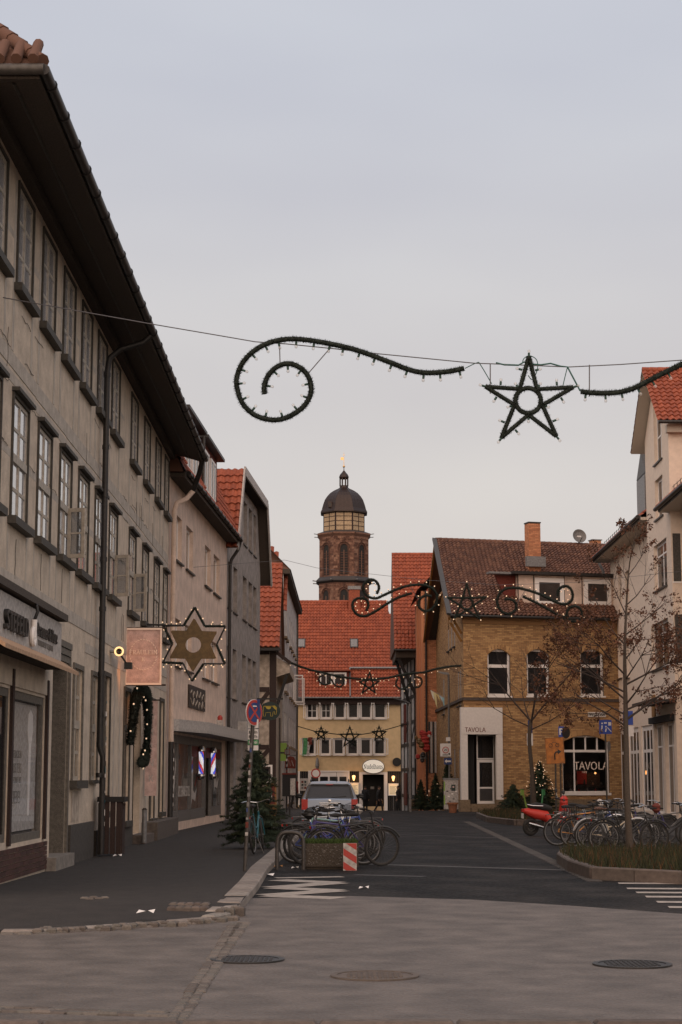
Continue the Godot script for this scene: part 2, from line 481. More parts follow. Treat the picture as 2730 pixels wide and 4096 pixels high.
# tiles on the slope that starts at O (house coordinates), runs w along U and l up V
func tiles(h: Node3D, O: Vector3, U: Vector3, V: Vector3, w: float, l: float, mats: Array, pu := 0.22, pv := 0.32, skip := [], poly := [], most := 300):
	var pp := PackedVector2Array(poly)
	U = U.normalized(); V = V.normalized()
	var N := U.cross(V).normalized()
	var mesh := tile_mesh(pu, pv)
	var list := []
	var nu := int(w / pu)
	var nv := int(l / pv)
	var pu2 := w / nu
	var pv2 := l / nv
	var hx := h.transform * cur
	for j in nv:
		for i in nu:
			var c := Vector2((i + 0.5) * pu2, (j + 0.5) * pv2)
			var out := false
			for r in skip:
				if r.has_point(c): out = true
			if out or (pp.size() > 2 and not Geometry2D.is_point_in_polygon(c, pp)): continue
			var o := O + U * (i * pu2) + V * (j * pv2) + N * rng.randf_range(0, 0.006)
			var b := Basis(U * (pu2 / pu), N, -V).rotated(N, rng.randf_range(-0.012, 0.012))
			list.append([(hx * o).length(), Transform3D(b, o)])
	list.sort_custom(func(a, b): return a[0] < b[0])
	scatter(h, "roof_tile", mesh, list, mats, most)
func scatter(h: Node3D, nm: String, mesh: Mesh, list: Array, mats: Array, most := 300):
	for i in mini(most, list.size()):
		part(h, nm, mesh, mats[rng.randi() % mats.size()], cur * list[i][1])
	if list.size() <= most: return
	var rest := []
	for m in mats: rest.append([])
	for i in range(most, list.size()): rest[rng.randi() % mats.size()].append(list[i][1])
	var mm := MultiMesh.new(); mm.transform_format = MultiMesh.TRANSFORM_3D; mm.use_colors = true; mm.mesh = mesh
	mm.instance_count = list.size() - most
	var k := 0
	var lc := []
	for m in mats: lc.append(m.albedo_color.srgb_to_linear())
	for q in mats.size():
		for t in rest[q]:
			mm.set_instance_transform(k, t); mm.set_instance_color(k, lc[q]); k += 1
	var mi := MultiMeshInstance3D.new()
	mi.multimesh = mm; mi.transform = cur
	var vm: StandardMaterial3D = mats[0].duplicate()
	vm.albedo_color = Color.WHITE; vm.vertex_color_use_as_albedo = true
	mi.material_override = vm
	mi.name = numbered(h, nm + "_field"); mi.set_meta("kind", "stuff")
	h.add_child(mi)
func bricks(h: Node3D, outline: Array, holes: Array, mats: Array, bl := 0.25, bh := 0.077, nm := "brick", most := 300, j := 0.012, proud := 0.008):
	var ol := PackedVector2Array(outline)
	var lo := ol[0]
	var hi := ol[0]
	for p in ol:
		lo = lo.min(p); hi = hi.max(p)
	var list := []
	var hx := h.transform * cur
	for r in int((hi.y - lo.y) / bh):
		var y := lo.y + r * bh
		var x := lo.x - (0.5 * bl if r % 2 else 0.0)
		while x < hi.x:
			var a := maxf(x, lo.x)
			var b := minf(x + bl - j, hi.x)
			for hl in holes:
				if hl.end.y > y + 0.02 and hl.position.y < y + bh - 0.02:
					if hl.position.x <= a and hl.end.x >= b: b = a
					elif hl.position.x > a and hl.position.x < b: b = hl.position.x
					elif hl.end.x > a and hl.end.x < b: a = hl.end.x
			x += bl
			if b - a < 0.03: continue
			var c := Vector2((a + b) * 0.5, y + bh * 0.5)
			if ol.size() > 4 and not Geometry2D.is_point_in_polygon(c, ol): continue
			var t := Transform3D(Basis.from_scale(Vector3(b - a, bh - j, 0.04)), Vector3(c.x, c.y, proud - 0.02 + rng.randf_range(-0.002, 0.002)))
			list.append([(hx * t.origin).length(), t])
	list.sort_custom(func(p, q): return p[0] < q[0])
	scatter(h, nm, unit_box, list, mats, most)
func gutter(h: Node, a: Vector3, b: Vector3, m: Material, r := 0.075, brackets := 0):
	var g := tub(h, "gutter", m, [a, b], r, 10)
	for i in brackets:
		var p := a.lerp(b, (i + 0.5) / brackets)
		var mb := MB.new(); mb.torus(r + 0.006, 0.012, 14, 4, Transform3D(Basis(Vector3(0, 0, 1), PI / 2), p))
		sub(g, "bracket", mb.mesh(), m)
func sky_image() -> Image:
	var w := 1024
	var h := 512
	var im := Image.create(w, h, false, Image.FORMAT_RGBF)
	var nz := FastNoiseLite.new(); nz.seed = 5; nz.frequency = 0.9; nz.fractal_octaves = 5; nz.noise_type = FastNoiseLite.TYPE_SIMPLEX_SMOOTH
	var top := Color(0.565, 0.585, 0.655)
	var mid := Color(0.655, 0.625, 0.615)
	var low := Color(0.74, 0.675, 0.615)
	for y in h:
		var el := (0.5 - (y + 0.5) / h) * PI
		var s := sin(el)
		for x in w:
			var c := low.lerp(mid, smoothstep(0.03, 0.2, s)).lerp(top, smoothstep(0.16, 0.42, s))
			if s < 0: c = Color(0.08, 0.075, 0.07)
			else:
				var az := TAU * x / w
				var d := Vector3(cos(az) * cos(el) * 2.2, s * 9.0, sin(az) * cos(el) * 2.2)
				var f := 1.0 + 0.11 * nz.get_noise_3dv(d)
				c = Color(c.r * f, c.g * f, c.b * (f * 0.7 + 0.3)) * 0.5
			im.set_pixel(x, y, c)
	return im

func _ready():
	rng.seed = 77
	var cam := Camera3D.new()
	cam.fov = rad_to_deg(2.0 * atan(2048.0 / FL)); cam.near = 0.1; cam.far = 2000.0
	add_child(cam); cam.position = Vector3(0, EYE, 0); cam.rotation = Vector3(pitch, 0, 0); cam.current = true
	var env := Environment.new()
	env.background_mode = Environment.BG_SKY
	var sky := Sky.new()
	var pm := PanoramaSkyMaterial.new()
	pm.panorama = ImageTexture.create_from_image(sky_image())
	sky.sky_material = pm; env.sky = sky
	env.tonemap_mode = Environment.TONE_MAPPER_LINEAR; env.tonemap_exposure = 2.0
	env.sdfgi_enabled = true; env.ssao_enabled = true; env.ssil_enabled = true
	var we := WorldEnvironment.new(); we.environment = env; add_child(we)
	var sun := DirectionalLight3D.new()
	sun.light_energy = 0.5; sun.light_angular_distance = 110.0; sun.light_color = Color(1.0, 0.85, 0.73); sun.shadow_enabled = true
	add_child(sun); sun.look_at_from_position(Vector3(-14, 36, 32), Vector3(0, 0, -30))
	materials()
	ground()
	left_big_house()
	pink_house()
	grey_house()
	far_left_houses()
	noodle_house()
	tower()
	corner_house()
	brick_side_house()
	timber_right_house()
	cream_building()
	garlands()
	left_wall_things()
	street_things()
	trees()
	bikes()
	vehicles()
	people()

func sheet(pts: Array, y: float) -> ArrayMesh:
	var pl := PackedVector2Array()
	for p in pts: pl.append(Vector2(p.x, -p.z) if p is Vector3 else p)
	var mb := MB.new()
	var ix := Geometry2D.triangulate_polygon(pl)
	for i in range(0, ix.size(), 3):
		var q := []
		for k in 3: q.append(Vector3(pl[ix[i + k]].x, y + gy(pl[ix[i + k]].y), -pl[ix[i + k]].y))
		if (q[2] - q[0]).cross(q[1] - q[0]).y < 0: mb.tri(q[0], q[2], q[1])
		else: mb.tri(q[0], q[1], q[2])
	return mb.mesh()
func strip(p: Node, nm: String, a: Vector3, b: Vector3, w: float, y: float, m: Material):
	var s := (b - a).cross(UP).normalized() * w * 0.5
	var mb := MB.new()
	a.y = y + gy(-a.z); b.y = y + gy(-b.z)
	mb.quad(a - s, b - s, b + s, a + s)
	part(p, nm, mb.mesh(), m, Transform3D.IDENTITY)
func stone(p: Node, nm: String, c: Vector3, dir: Vector3, l: float, w: float, h: float, m: Material):
	var d := Vector3(dir.x, 0, dir.z).normalized()
	var key := "stone%.2f_%.2f_%.2f" % [l, w, h]
	if not cache.has(key):
		var mb := MB.new()
		var e := minf(0.02, w * 0.15)
		var lo := []
		var up := []
		var tp := []
		for q in [Vector2(-1, -1), Vector2(1, -1), Vector2(1, 1), Vector2(-1, 1)]:
			lo.append(Vector3(q.x * l / 2, -0.1, q.y * w / 2)); up.append(Vector3(q.x * l / 2, h - e, q.y * w / 2)); tp.append(Vector3(q.x * (l / 2 - e), h, q.y * (w / 2 - e)))
		for k in 4:
			var k2 := (k + 1) % 4
			mb.quad(lo[k2], up[k2], up[k], lo[k]); mb.quad(up[k2], tp[k2], tp[k], up[k])
		mb.quad(tp[0], tp[1], tp[2], tp[3])
		cache[key] = mb.mesh()
	part(p, nm, cache[key], m, Transform3D(Basis(d, UP, d.cross(UP)), c))

func ground():
	var mb := MB.new()
	var ds := [-40.0, 0.0, 40.0, 84.0]
	for k in 8: ds.append(84.0 + 42.0 * (k + 1) / 8.0)
	ds.append(1500.0)
	for i in ds.size() - 1:
		var a: float = ds[i]
		var b: float = ds[i + 1]
		mb.quad(Vector3(-500, gy(a), -a), Vector3(-500, gy(b), -b), Vector3(500, gy(b), -b), Vector3(500, gy(a), -a))
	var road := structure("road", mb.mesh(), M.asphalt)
	# the lighter crossing in front
	var cr := []
	for q in [[0, 3660], [800, 3600], [1080, 3592], [1400, 3585], [1900, 3600], [2300, 3625], [2730, 3657]]: cr.append(G(q[0], q[1]))
	cr.append(Vector3(45, 0, -20.5)); cr.append(Vector3(45, 0, 15)); cr.append(Vector3(-45, 0, 15)); cr.append(Vector3(-45, 0, -22.5))
	var crossing := structure("crossing", sheet(cr, 0.004), M.asphalt_light)
	# left pavement: kerb polyline (outer edge at road level)
	var kerb := []
	for q in [[-420, 3738], [0, 3736], [143, 3735], [330, 3725], [500, 3713], [700, 3701], [860, 3688], [925, 3672], [962, 3645], [987, 3620], [1012, 3588], [1036, 3557], [1072, 3495]]: kerb.append(G(q[0], q[1]))
	for d in [38.0, 50.0, 62.0, 74.0, 84.0, 92.0, 100.0, 108.0, 116.0, 123.0]: kerb.append(Vector3(-1.15 + (d - 38.0) * 0.004, gy(d), -d))
	# the kerb is lowered towards the crossing: a ramp strip, then the flat walk
	var hk := []
	for i in kerb.size(): hk.append(lerpf(0.03, 0.115, clampf((i - 5) / 4.0, 0, 1)))
	var inner := []
	for i in 10: inner.append(kerb[i] + Vector3(-0.25, 0, -1.9 * (1.0 - clampf((i - 6) / 3.0, 0, 1))))
	var pv := [Vector3(-45, 0, -19.9)]
	for i in kerb.size(): pv.append((inner[i] if i < 10 else kerb[i]) + Vector3(-0.06, 0, 0))
	pv.append(Vector3(-45, 0, -123))
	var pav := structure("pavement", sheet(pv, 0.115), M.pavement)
	var rm := MB.new()
	for i in 9: rm.quad(kerb[i] + Vector3(0, hk[i], -0.05), inner[i] + Vector3(-0.06, 0.115, 0), inner[i + 1] + Vector3(-0.06, 0.115, 0), kerb[i + 1] + Vector3(0, hk[i + 1], -0.05))
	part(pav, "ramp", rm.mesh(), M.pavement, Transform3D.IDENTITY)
	# kerb stones
	var acc := 0.0
	for i in kerb.size() - 1:
		var a: Vector3 = kerb[i]
		var b: Vector3 = kerb[i + 1]
		var ln := (b - a).length()
		var n := maxi(1, int(round(ln / (0.95 if i > 10 else 0.75))))
		if -a.z > 80: n = maxi(1, int(ln / 2.0))
		for k in n:
			var p := a.lerp(b, (k + 0.5) / n)
			p.y = gy(-p.z)
			var wd := 0.3 if i > 6 else 0.17
			var off := (b - a).cross(UP).normalized() * -wd * 0.5
			stone(pav, "kerb_stone", p + off, b - a, snappedf(ln / n - 0.012, 0.01), wd, snappedf((hk[i] + hk[i + 1]) * 0.5 + 0.008, 0.01), M.kerb[rng.randi() % 4])
	# setts along the kerb and the gutter strips
	for i in range(1, 8):
		var a: Vector3 = kerb[i]
		var b: Vector3 = kerb[i + 1]
		var n := int((b - a).length() / 0.165)
		for k in n:
			stone(crossing, "sett", a.lerp(b, (k + 0.5) / n) + Vector3(0.0, 0.006, 0.085), b - a, 0.15, 0.13, snappedf(0.012 + rng.randf_range(0, 0.012), 0.004), M.granite[rng.randi() % 4])
	var g0 := G(930, 3700)
	var g1 := G(664, 4085)
	var r0 := G(988, 3690)
	var r1 := G(752, 4085)
	var rows := 58
	for k in rows:
		var t := (k + 0.5) / rows
		for j in 2:
			var a := g0.lerp(g1, t)
			var b := r0.lerp(r1, t)
			var p := a.lerp(b, 0.25 + 0.5 * j) + Vector3(rng.randf_range(-0.008, 0.008), 0, rng.randf_range(-0.008, 0.008))
			stone(crossing, "sett", p, g1 - g0, 0.12, snappedf((b - a).length() * 0.47, 0.01), snappedf(0.014 + rng.randf_range(0, 0.01), 0.004), M.granite[rng.randi() % 4])
	var q0 := G(-260, 4035)
	var q1 := G(660, 4062)
	for k in 14:
		for j in 2:
			var p := q0.lerp(q1, (k + 0.5 + 0.3 * j) / 14.0) + Vector3(0, 0, 0.12 * j - 0.05)
			stone(crossing, "sett", p, q1 - q0, 0.15, 0.105, snappedf(0.016 + rng.randf_range(0, 0.012), 0.004), M.granite[rng.randi() % 4])
	for k in 14:
		stone(crossing, "kerb_stone", Vector3(-4.2 + k * 0.9, 0, -11.98), Vector3(1, 0, 0), 0.88, 0.16, 0.03, M.kerb_dark[rng.randi() % 4])
	for k in 60:
		for j in 2:
			stone(crossing, "brick_paver", Vector3(-4.2 + k * 0.205 + 0.1 * j, 0, -11.78 + 0.105 * j), Vector3(1, 0, 0), 0.2, 0.1, 0.028, M.red_paver[rng.randi() % 4])
	# small paving: joints of the left pavement as slabs near the kerb, with drain and patches
	for k in 5:
		for j in 2:
			var p := G(690 + k * 32 + j * 6, 3625 - j * 14, 0.12)
			stone(pav, "paving_slab", Vector3(p.x, 0, p.z), Vector3(1, 0, 0.05), 0.1, 0.2, 0.124, M.kerb_dark[(k + j) % 4])
	for q in [[150, 3712, 9, 0.055], [400, 3700, 16, 0.055], [335, 3590, 5, 0.128], [760, 3672, 9, 0.06], [880, 3630, 5, 0.11]]:
		for k in q[2]:
			var p := G(q[0] + k * 22 + rng.randf_range(-5, 5), q[1] - k * 1.2 + rng.randf_range(-5, 5), q[3])
			stone(pav, "sett", Vector3(p.x, 0, p.z), Vector3(1, 0, rng.randf_range(-0.2, 0.2)), 0.1, 0.1, q[3], M.granite[rng.randi() % 4])
	# gutter setts of the far kerb side (light line beside the parking bay on the right)
	for k in 80:
		var t := k / 80.0
		var p := G(1870, 3288).lerp(G(2390, 3530), t)
		stone(road, "sett", p, G(2390, 3530) - G(1870, 3288), 0.4, 0.26, 0.012, M.red_paver[0] if k < 0 else M.asphalt_set[rng.randi() % 3])
	# markings
	strip(road, "marking", G(1105, 3513), G(1372, 3508), 0.28, 0.006, M.road_paint)
	var zz := [[1109, 3521], [1352, 3532], [1091, 3552], [1352, 3563], [1067, 3583], [1357, 3594]]
	for i in zz.size() - 1: strip(road, "marking", G(zz[i][0], zz[i][1]), G(zz[i + 1][0], zz[i + 1][1]), 0.48, 0.006 + 0.0015 * (i % 2), M.road_paint)
	var hs := [[2380, 3489], [2455, 3503], [2438, 3515], [2474, 3534], [2509, 3555], [2546, 3571], [2584, 3588], [2628, 3609], [2675, 3630]]
	for i in hs.size():
		var a := G(hs[i][0], hs[i][1])
		strip(road, "marking", a, a + Vector3(5.5, 0, 0.55), 0.33, 0.006, M.road_paint)
	strip(road, "marking", G(1430, 3456), G(2350, 3484), 0.3, 0.005, M.road_paint_old)
	strip(road, "marking", G(1420, 3500), G(1700, 3507), 0.25, 0.005, M.road_paint_old)
	strip(road, "marking", G(1560, 3338), G(2010, 3352), 0.15, 0.005, M.road_paint_old)
	strip(road, "marking", G(1500, 3300), G(1560, 3335), 0.12, 0.005, M.road_paint_old)
	# right hand paving in front of the shops
	var rp := [Vector2(9.0, 40.0), Vector2(9.4, 60.0), Vector2(9.2, 76.0), Vector2(7.2, 78.5), Vector2(5.7, 82.0), Vector2(5.2, 90), Vector2(5.0, 103), Vector2(14.5, 103), Vector2(14.5, 20.0), Vector2(9.2, 33.0)]
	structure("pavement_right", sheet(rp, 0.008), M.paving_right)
	# planting beds
	bed("planting_bed", [G(2245, 3455), G(2262, 3432), Vector3(8.6, 0, -36.5), Vector3(8.8, 0, -29.3), G(2730, 3537), G(2380, 3518), G(2290, 3486)], 900)
	bed("planting_bed", [Vector3(5.35, 0, -65.0), Vector3(5.55, 0, -73.0), Vector3(6.1, 0, -77.0), Vector3(8.9, 0, -77.0), Vector3(8.9, 0, -61.0), Vector3(5.9, 0, -60.6)], 700)
	# manhole covers
	var mc := 0
	for q in [[990, 3843, 0.33, "round iron manhole cover lying on the sett strip of the crossing"], [2530, 3862, 0.34, "round iron manhole cover alone in the pale asphalt of the crossing"], [1500, 3908, 0.36, "worn manhole cover with concrete ring in the middle of the crossing"]]:
		var c := G(q[0], q[1])
		var o := thing("manhole_cover", q[3], "manhole cover", at(c.x, 0.005, c.z), "manhole covers in the crossing")
		var worn: bool = mc == 2
		var m: Material = M.kerb_dark[2] if worn else M.zinc_dark
		var mb2 := MB.new(); mb2.lathe([Vector2(q[2], 0.0), Vector2(q[2], 0.014), Vector2(q[2] - 0.05, 0.014), Vector2(q[2] - 0.05, 0.008), Vector2(0.001, 0.008)], 36)
		part(o, "frame", mb2.mesh(), m)
		var mb3 := MB.new()
		for i in range(-6, 7):
			for j in range(-6, 7):
				if Vector2(i, j).length() < 6.0: mb3.box(Vector3(i * 0.042 - 0.013, 0.008, j * 0.042 - 0.013), Vector3(i * 0.042 + 0.013, 0.015, j * 0.042 + 0.013))
		part(o, "tread", mb3.mesh(), m).set_meta("kind", "stuff")
		mc += 1
	# litter
	for q in [[545, 3655, 0.12, M.white, "white paper scrap lying in the middle of the dark pavement"], [1015, 3505, 0.2, M.white, "white paper strip in the gutter beside the zigzag marking"], [1435, 3556, 0.09, M.white, "small white scrap alone on the dark road"], [1165, 3475, 0.08, M.white, "tiny white scrap beside the bicycle hoop"], [1095, 3470, 0.1, M.orange_wood, "orange brown scrap at the kerb by the teal bicycle"], [452, 3426, 0.1, M.white, "white scrap at the foot of the plank box"]]:
		var c := G(q[0], q[1], 0.12 if q[0] < 950 else 0.0)
		var mb4 := MB.new()
		mb4.quad(Vector3(0, 0.0, 0), Vector3(0.02, 0.03, -q[2]), Vector3(q[2], 0.012, -q[2] * 0.8), Vector3(q[2] * 1.1, 0.03, 0.01))
		mb4.quad(Vector3(q[2] * 1.1, 0.03, 0.01), Vector3(q[2], 0.012, -q[2] * 0.8), Vector3(q[2] * 1.7, 0.04, -q[2] * 0.6), Vector3(q[2] * 1.6, 0.002, 0))
		var o := thing("paper_scrap", q[4], "litter", at(c.x, c.y + 0.006, c.z), "litter on the ground")
		part(o, "sheet", mb4.mesh(), q[3])

func bed(nm: String, pts: Array, blades: int):
	var o := structure(nm, sheet(pts, 0.13), M.soil)
	for i in pts.size():
		var a: Vector3 = pts[i]
		var b: Vector3 = pts[(i + 1) % pts.size()]
		var n := maxi(1, int(round((b - a).length() / 1.0)))
		for k in n:
			stone(o, "kerb_stone", a.lerp(b, (k + 0.5) / n), b - a, snappedf((b - a).length() / n - 0.015, 0.01), 0.16, 0.2, M.kerb_dark[rng.randi() % 4])
	var pl := PackedVector2Array()
	var lo := Vector2(1e9, 1e9)
	var hi := -lo
	for p in pts:
		var q := Vector2(p.x, p.z)
		pl.append(q); lo = lo.min(q); hi = hi.max(q)
	var mb := MB.new()
	for k in blades * 12:
		var q := Vector2(rng.randf_range(lo.x, hi.x), rng.randf_range(lo.y, hi.y))
		if not Geometry2D.is_point_in_polygon(q, pl): continue
		var g := rng.randf_range(0.5, 1.2)
		mb.col = Color(0.032 * g, 0.036 * g, 0.013 * g) if rng.randf() < 0.8 else Color(0.1 * g, 0.05 * g, 0.02 * g)
		var a := rng.randf() * TAU
		var hgt := rng.randf_range(0.06, 0.28)
		var s := Vector3(cos(a), 0, sin(a)) * 0.012
		var b := Vector3(q.x, 0.13, q.y)
		mb.tri(b - s, b + Vector3(rng.randf_range(-0.09, 0.09), hgt, rng.randf_range(-0.09, 0.09)), b + s)
	var grass := part(self, "grass", mb.mesh(), M.vcol_rough, Transform3D.IDENTITY)
	grass.set_meta("kind", "stuff"); grass.set_meta("category", "grass")
	grass.set_meta("label", "rough grass and weeds in the kerbed bed beside " + ("the parked bicycles" if pts[0].z > -60 else "the red scooter and e-scooters"))
func prect(T: Transform3D, lx, ly, rx, ry, off := 0.0) -> Rect2:
	var a := uv(T, lx, ly, off)
	var b := uv(T, rx, ry, off)
	return Rect2(minf(a.x, b.x), minf(a.y, b.y), absf(b.x - a.x), absf(b.y - a.y))
func left_big_house():
	var T := fac(-4.9, 23, -4.95, 50.5)
	var h := thing("timber_framed_house", "long beige plastered timber-framed house with dark overhanging eaves and tall windows", "house", T)
	var L := 27.5
	var us := [0.8, 3.08, 5.35, 7.62, 9.88, 12.15, 14.4, 18.0, 20.85, 23.65, 26.15]
	var holes := []
	var up := []
	var lowr := []
	for u in us:
		var w := 1.3 if u < 26 else 1.1
		up.append(Rect2(u - 0.1, 8.95, w, 1.58)); lowr.append(Rect2(u - 0.1, 5.42, w, 1.83))
	holes.append_array(up); holes.append_array(lowr)
	var shop := [Rect2(0.3, 0.66, 3.1, 2.24), Rect2(3.6, 0.62, 2.95, 2.28)]
	var niche := Rect2(7.35, 0.1, 1.6, 3.5)
	var gw := Rect2(9.7, 1.55, 1.1, 2.05)
	var talls := [Rect2(13.95, 0.9, 0.95, 2.8), Rect2(17.5, 0.62, 1.1, 2.94), Rect2(23.3, 0.55, 1.05, 3.02), Rect2(25.7, 0.67, 0.95, 3.0)]
	var beh := Rect2(12.1, 1.55, 0.9, 2.05)
	var door := Rect2(19.5, 0.25, 1.6, 3.1)
	holes.append_array(shop); holes.append_array([niche, gw, door, beh]); holes.append_array(talls)
	wall(h, [Vector2(0, -0.1), Vector2(L, -0.1), Vector2(L, 10.9), Vector2(0, 10.9)], holes, M.plaster_beige, 0.16)
	shell(h, L, 10.95, 9.0)
	# plastered-over timbers, a little proud
	for u in us:
		for q in [[-0.34, 0.17], [1.27, 0.15]]:
			bx(h, "timber_post", M.plaster_band, Vector3(u + q[0], 7.9, -0.05), Vector3(u + q[0] + q[1], 8.78, 0.006))
			bx(h, "timber_post", M.plaster_band, Vector3(u + q[0] + 0.05, 4.62, -0.05), Vector3(u + q[0] + q[1], 5.28, 0.005))
			bx(h, "timber_post", M.plaster_band, Vector3(u + q[0], 8.78, -0.05), Vector3(u + q[0] + q[1] * 0.8, 10.72, 0.004))
		bx(h, "timber_rail", M.plaster_band, Vector3(u + 1.2, 6.3, -0.05), Vector3(minf(u + 2.2, L), 6.42, 0.003))
		bx(h, "timber_rail", M.plaster_band, Vector3(u + 1.2, 9.6, -0.05), Vector3(minf(u + 2.2, L), 9.7, 0.003))
	var bu := 0.0
	while bu < L:
		var e := minf(bu + rng.randf_range(2.5, 5.0), L)
		bx(h, "timber_beam", M.plaster_band, Vector3(bu + 0.02, 7.62 + rng.randf_range(-0.02, 0.02), -0.05), Vector3(e, 7.88, 0.01))
		bx(h, "timber_beam", M.plaster_band, Vector3(bu + 0.02, 7.42, -0.05), Vector3(e, 7.58, 0.006))
		bx(h, "timber_beam", M.plaster_band, Vector3(bu + 0.02, 4.38, -0.05), Vector3(e, 4.6, 0.012))
		if bu > 8.8: bx(h, "timber_beam", M.plaster_band, Vector3(bu + 0.02, 3.98, -0.05), Vector3(e, 4.16, 0.008))
		bu = e
	bx(h, "timber_beam", M.plaster_band, Vector3(0, 10.72, -0.05), Vector3(L, 10.9, 0.014))
	# cracks along the beams
	for k in 46:
		var x := rng.randf_range(0.5, 26)
		var y: float = [7.6, 7.4, 7.9, 4.6, 8.6, 6.4][k % 6] + rng.randf_range(-0.06, 0.06)
		var pts := []
		var vert := k % 3 == 0
		for i in 6: pts.append(Vector3(x + (rng.randf_range(-0.03, 0.03) if vert else i * 0.16), y + (i * 0.12 if vert else rng.randf_range(-0.035, 0.035)), 0.012))
		tub(h, "crack", M.casing_olive, pts, 0.005, 4)
	for r in up: win(h, r, {glass = M.pane_old, frame = M.frame_olive, casing = M.casing_olive, cols = [0.5], rows = [0.34, 0.67], set = 0.0, fw = 0.065, mw = 0.075, cw = 0.05, sill = M.casing_olive, sill_over = 0.17, sill_z = 0.13, sill_h = 0.12})
	var opened := {3: -1.0, 6: 1.0, 7: 1.0}
	for i in lowr.size():
		var r: Rect2 = lowr[i]
		var w := win(h, r, {glass = M.pane_old, frame = M.frame_olive, casing = M.casing_olive, cols = [0.5], rows = [0.25, 0.5, 0.75], transom = 0.5, set = 0.0, fw = 0.065, mw = 0.075, cw = 0.05, sill = M.casing_olive, hood = M.casing_olive, sill_over = 0.17, sill_z = 0.13, sill_h = 0.12})
		if opened.has(i):
			var mb := MB.new()
			var z1 := 0.34
			for q in [[0.0, 0.06, 0.0, 0.9], [z1 - 0.06, z1, 0.0, 0.9], [0.06, z1 - 0.06, 0.0, 0.07], [0.06, z1 - 0.06, 0.83, 0.9], [0.06, z1 - 0.06, 0.43, 0.46]]:
				mb.box(Vector3(-0.03, 0.06 + q[2], 0.02 + q[0]), Vector3(0.01, 0.06 + q[3], 0.02 + q[1]))
			sub(w, "open_sash", mb.mesh(), M.frame_olive, Transform3D(Basis(UP, -0.35), Vector3(1.05, 0, 0)))
			bx(w, "sash_pane", M.pane, Vector3(-0.012, 0.12, 0.07), Vector3(-0.008, 0.9, 0.3), Transform3D(Basis(UP, -0.35), Vector3(1.05, 0, 0)))
	win(h, gw, {frame = M.frame_olive, casing = M.casing_grey, cols = [0.5], rows = [0.25, 0.5, 0.75], transom = 0.5, set = 0.03, fw = 0.075, mw = 0.09, sill = M.casing_olive, sill_over = 0.2, sill_z = 0.14, sill_h = 0.15})
	win(h, beh, {frame = M.frame_olive, casing = M.casing_grey, cols = [0.5], rows = [0.25, 0.5, 0.75], transom = 0.5, set = 0.03, fw = 0.075, mw = 0.09, sill = M.casing_olive})
	for r in talls: win(h, r, {frame = M.casing_grey, casing = M.casing_olive, cols = [0.5], rows = [0.72], transom = 0.72, set = 0.05, fw = 0.09, mw = 0.07, sill = M.casing_olive, sill_over = 0.1, sill_z = 0.12, sill_h = 0.12})
	# shop front
	for i in 2:
		win(h, shop[i], {name = "shop_window", frame = M.casing_grey, cols = [] if i else [0.5], rows = [], set = 0.02, fw = 0.12, glass = M.pane_dark if i == 0 else M.pane_clear})
	var sw := bx(h, "window_poster", M.white_dirty, Vector3(3.75, 0.78, -0.12), Vector3(6.4, 2.76, -0.1))
	var tt := Transform3D(Basis(), Vector3(4.5, 2.0, -0.03))
	for k in 4: text(h, "window_lettering", ["GEBACKEN", "AUS TEIG", "GEFORMT MIT", "LIEBE!"][k], [0.16, 0.2, 0.13, 0.26][k], M.casing_grey, Transform3D(Basis(), Vector3(4.35, [1.95, 1.74, 1.56, 1.3][k], -0.04)), "Droid Sans", 0.004)
	pris(h, "poster_spoon", M.white, [Vector2(5.7, 1.0), Vector2(5.85, 1.0), Vector2(5.9, 2.1), Vector2(6.05, 2.35), Vector2(6.0, 2.6), Vector2(5.8, 2.68), Vector2(5.6, 2.6), Vector2(5.55, 2.35), Vector2(5.68, 2.1)], -0.098, -0.092)
	bricks(h, [Vector2(0, 0.1), Vector2(7.0, 0.1), Vector2(7.0, 0.6), Vector2(0, 0.6)], [], M.brick_dark, 0.25, 0.077, "brick", 260, 0.012, 0.03)
	for x in [3.42, 6.62]: bx(h, "shop_pilaster", M.wood_brown, Vector3(x, 0.6, -0.05), Vector3(x + 0.14, 3.2, 0.05))
	bx(h, "shop_fascia", M.plaster_beige, Vector3(0, 2.95, -0.02), Vector3(6.95, 3.42, 0.03))
	bx(h, "sign_board", M.white_dirty, Vector3(-0.2, 3.48, 0.02), Vector3(6.4, 4.12, 0.28))
	text(h, "sign_letters", "STEFELD", 0.37, M.black, Transform3D(Basis.from_scale(Vector3(1.2, 1, 1)), Vector3(2.1, 3.75, 0.31)), "Droid Sans", 0.06, 800)
	text(h, "sign_letters", "Brauner & Tore", 0.25, M.black, Transform3D(Basis.from_scale(Vector3(1.0, 1.1, 1)), Vector3(4.85, 3.83, 0.295)), "Droid Serif", 0.03, 700)
	text(h, "sign_letters", "TRADITION SEIT 175 JAHREN", 0.12, M.grey_paint, Transform3D(Basis.from_scale(Vector3(0.95, 1, 1)), Vector3(4.8, 3.64, 0.284)), "Droid Sans", 0.006)
	var eb := MB.new(); eb.torus(0.12, 0.036, 20, 6, Transform3D(Basis(Vector3(1, 0, 0), PI / 2), Vector3(3.45, 3.68, 0.32)))
	part(h, "sign_emblem", eb.mesh(), M.white)
	tub(h, "sign_emblem", M.white, [Vector3(3.45, 3.66, 0.32), Vector3(3.45, 3.93, 0.33)], 0.045)
	tub(h, "sign_lamp", M.black, [Vector3(3.45, 3.93, 0.33), Vector3(3.43, 4.05, 0.38), Vector3(3.45, 4.2, 0.34)], 0.026)
	bx(h, "sign_cornice", M.soffit, Vector3(-0.4, 4.16, -0.02), Vector3(6.5, 4.27, 0.37))
	bx(h, "sign_cornice", M.plaster_band, Vector3(-0.4, 4.27, -0.02), Vector3(5.6, 4.35, 0.18))
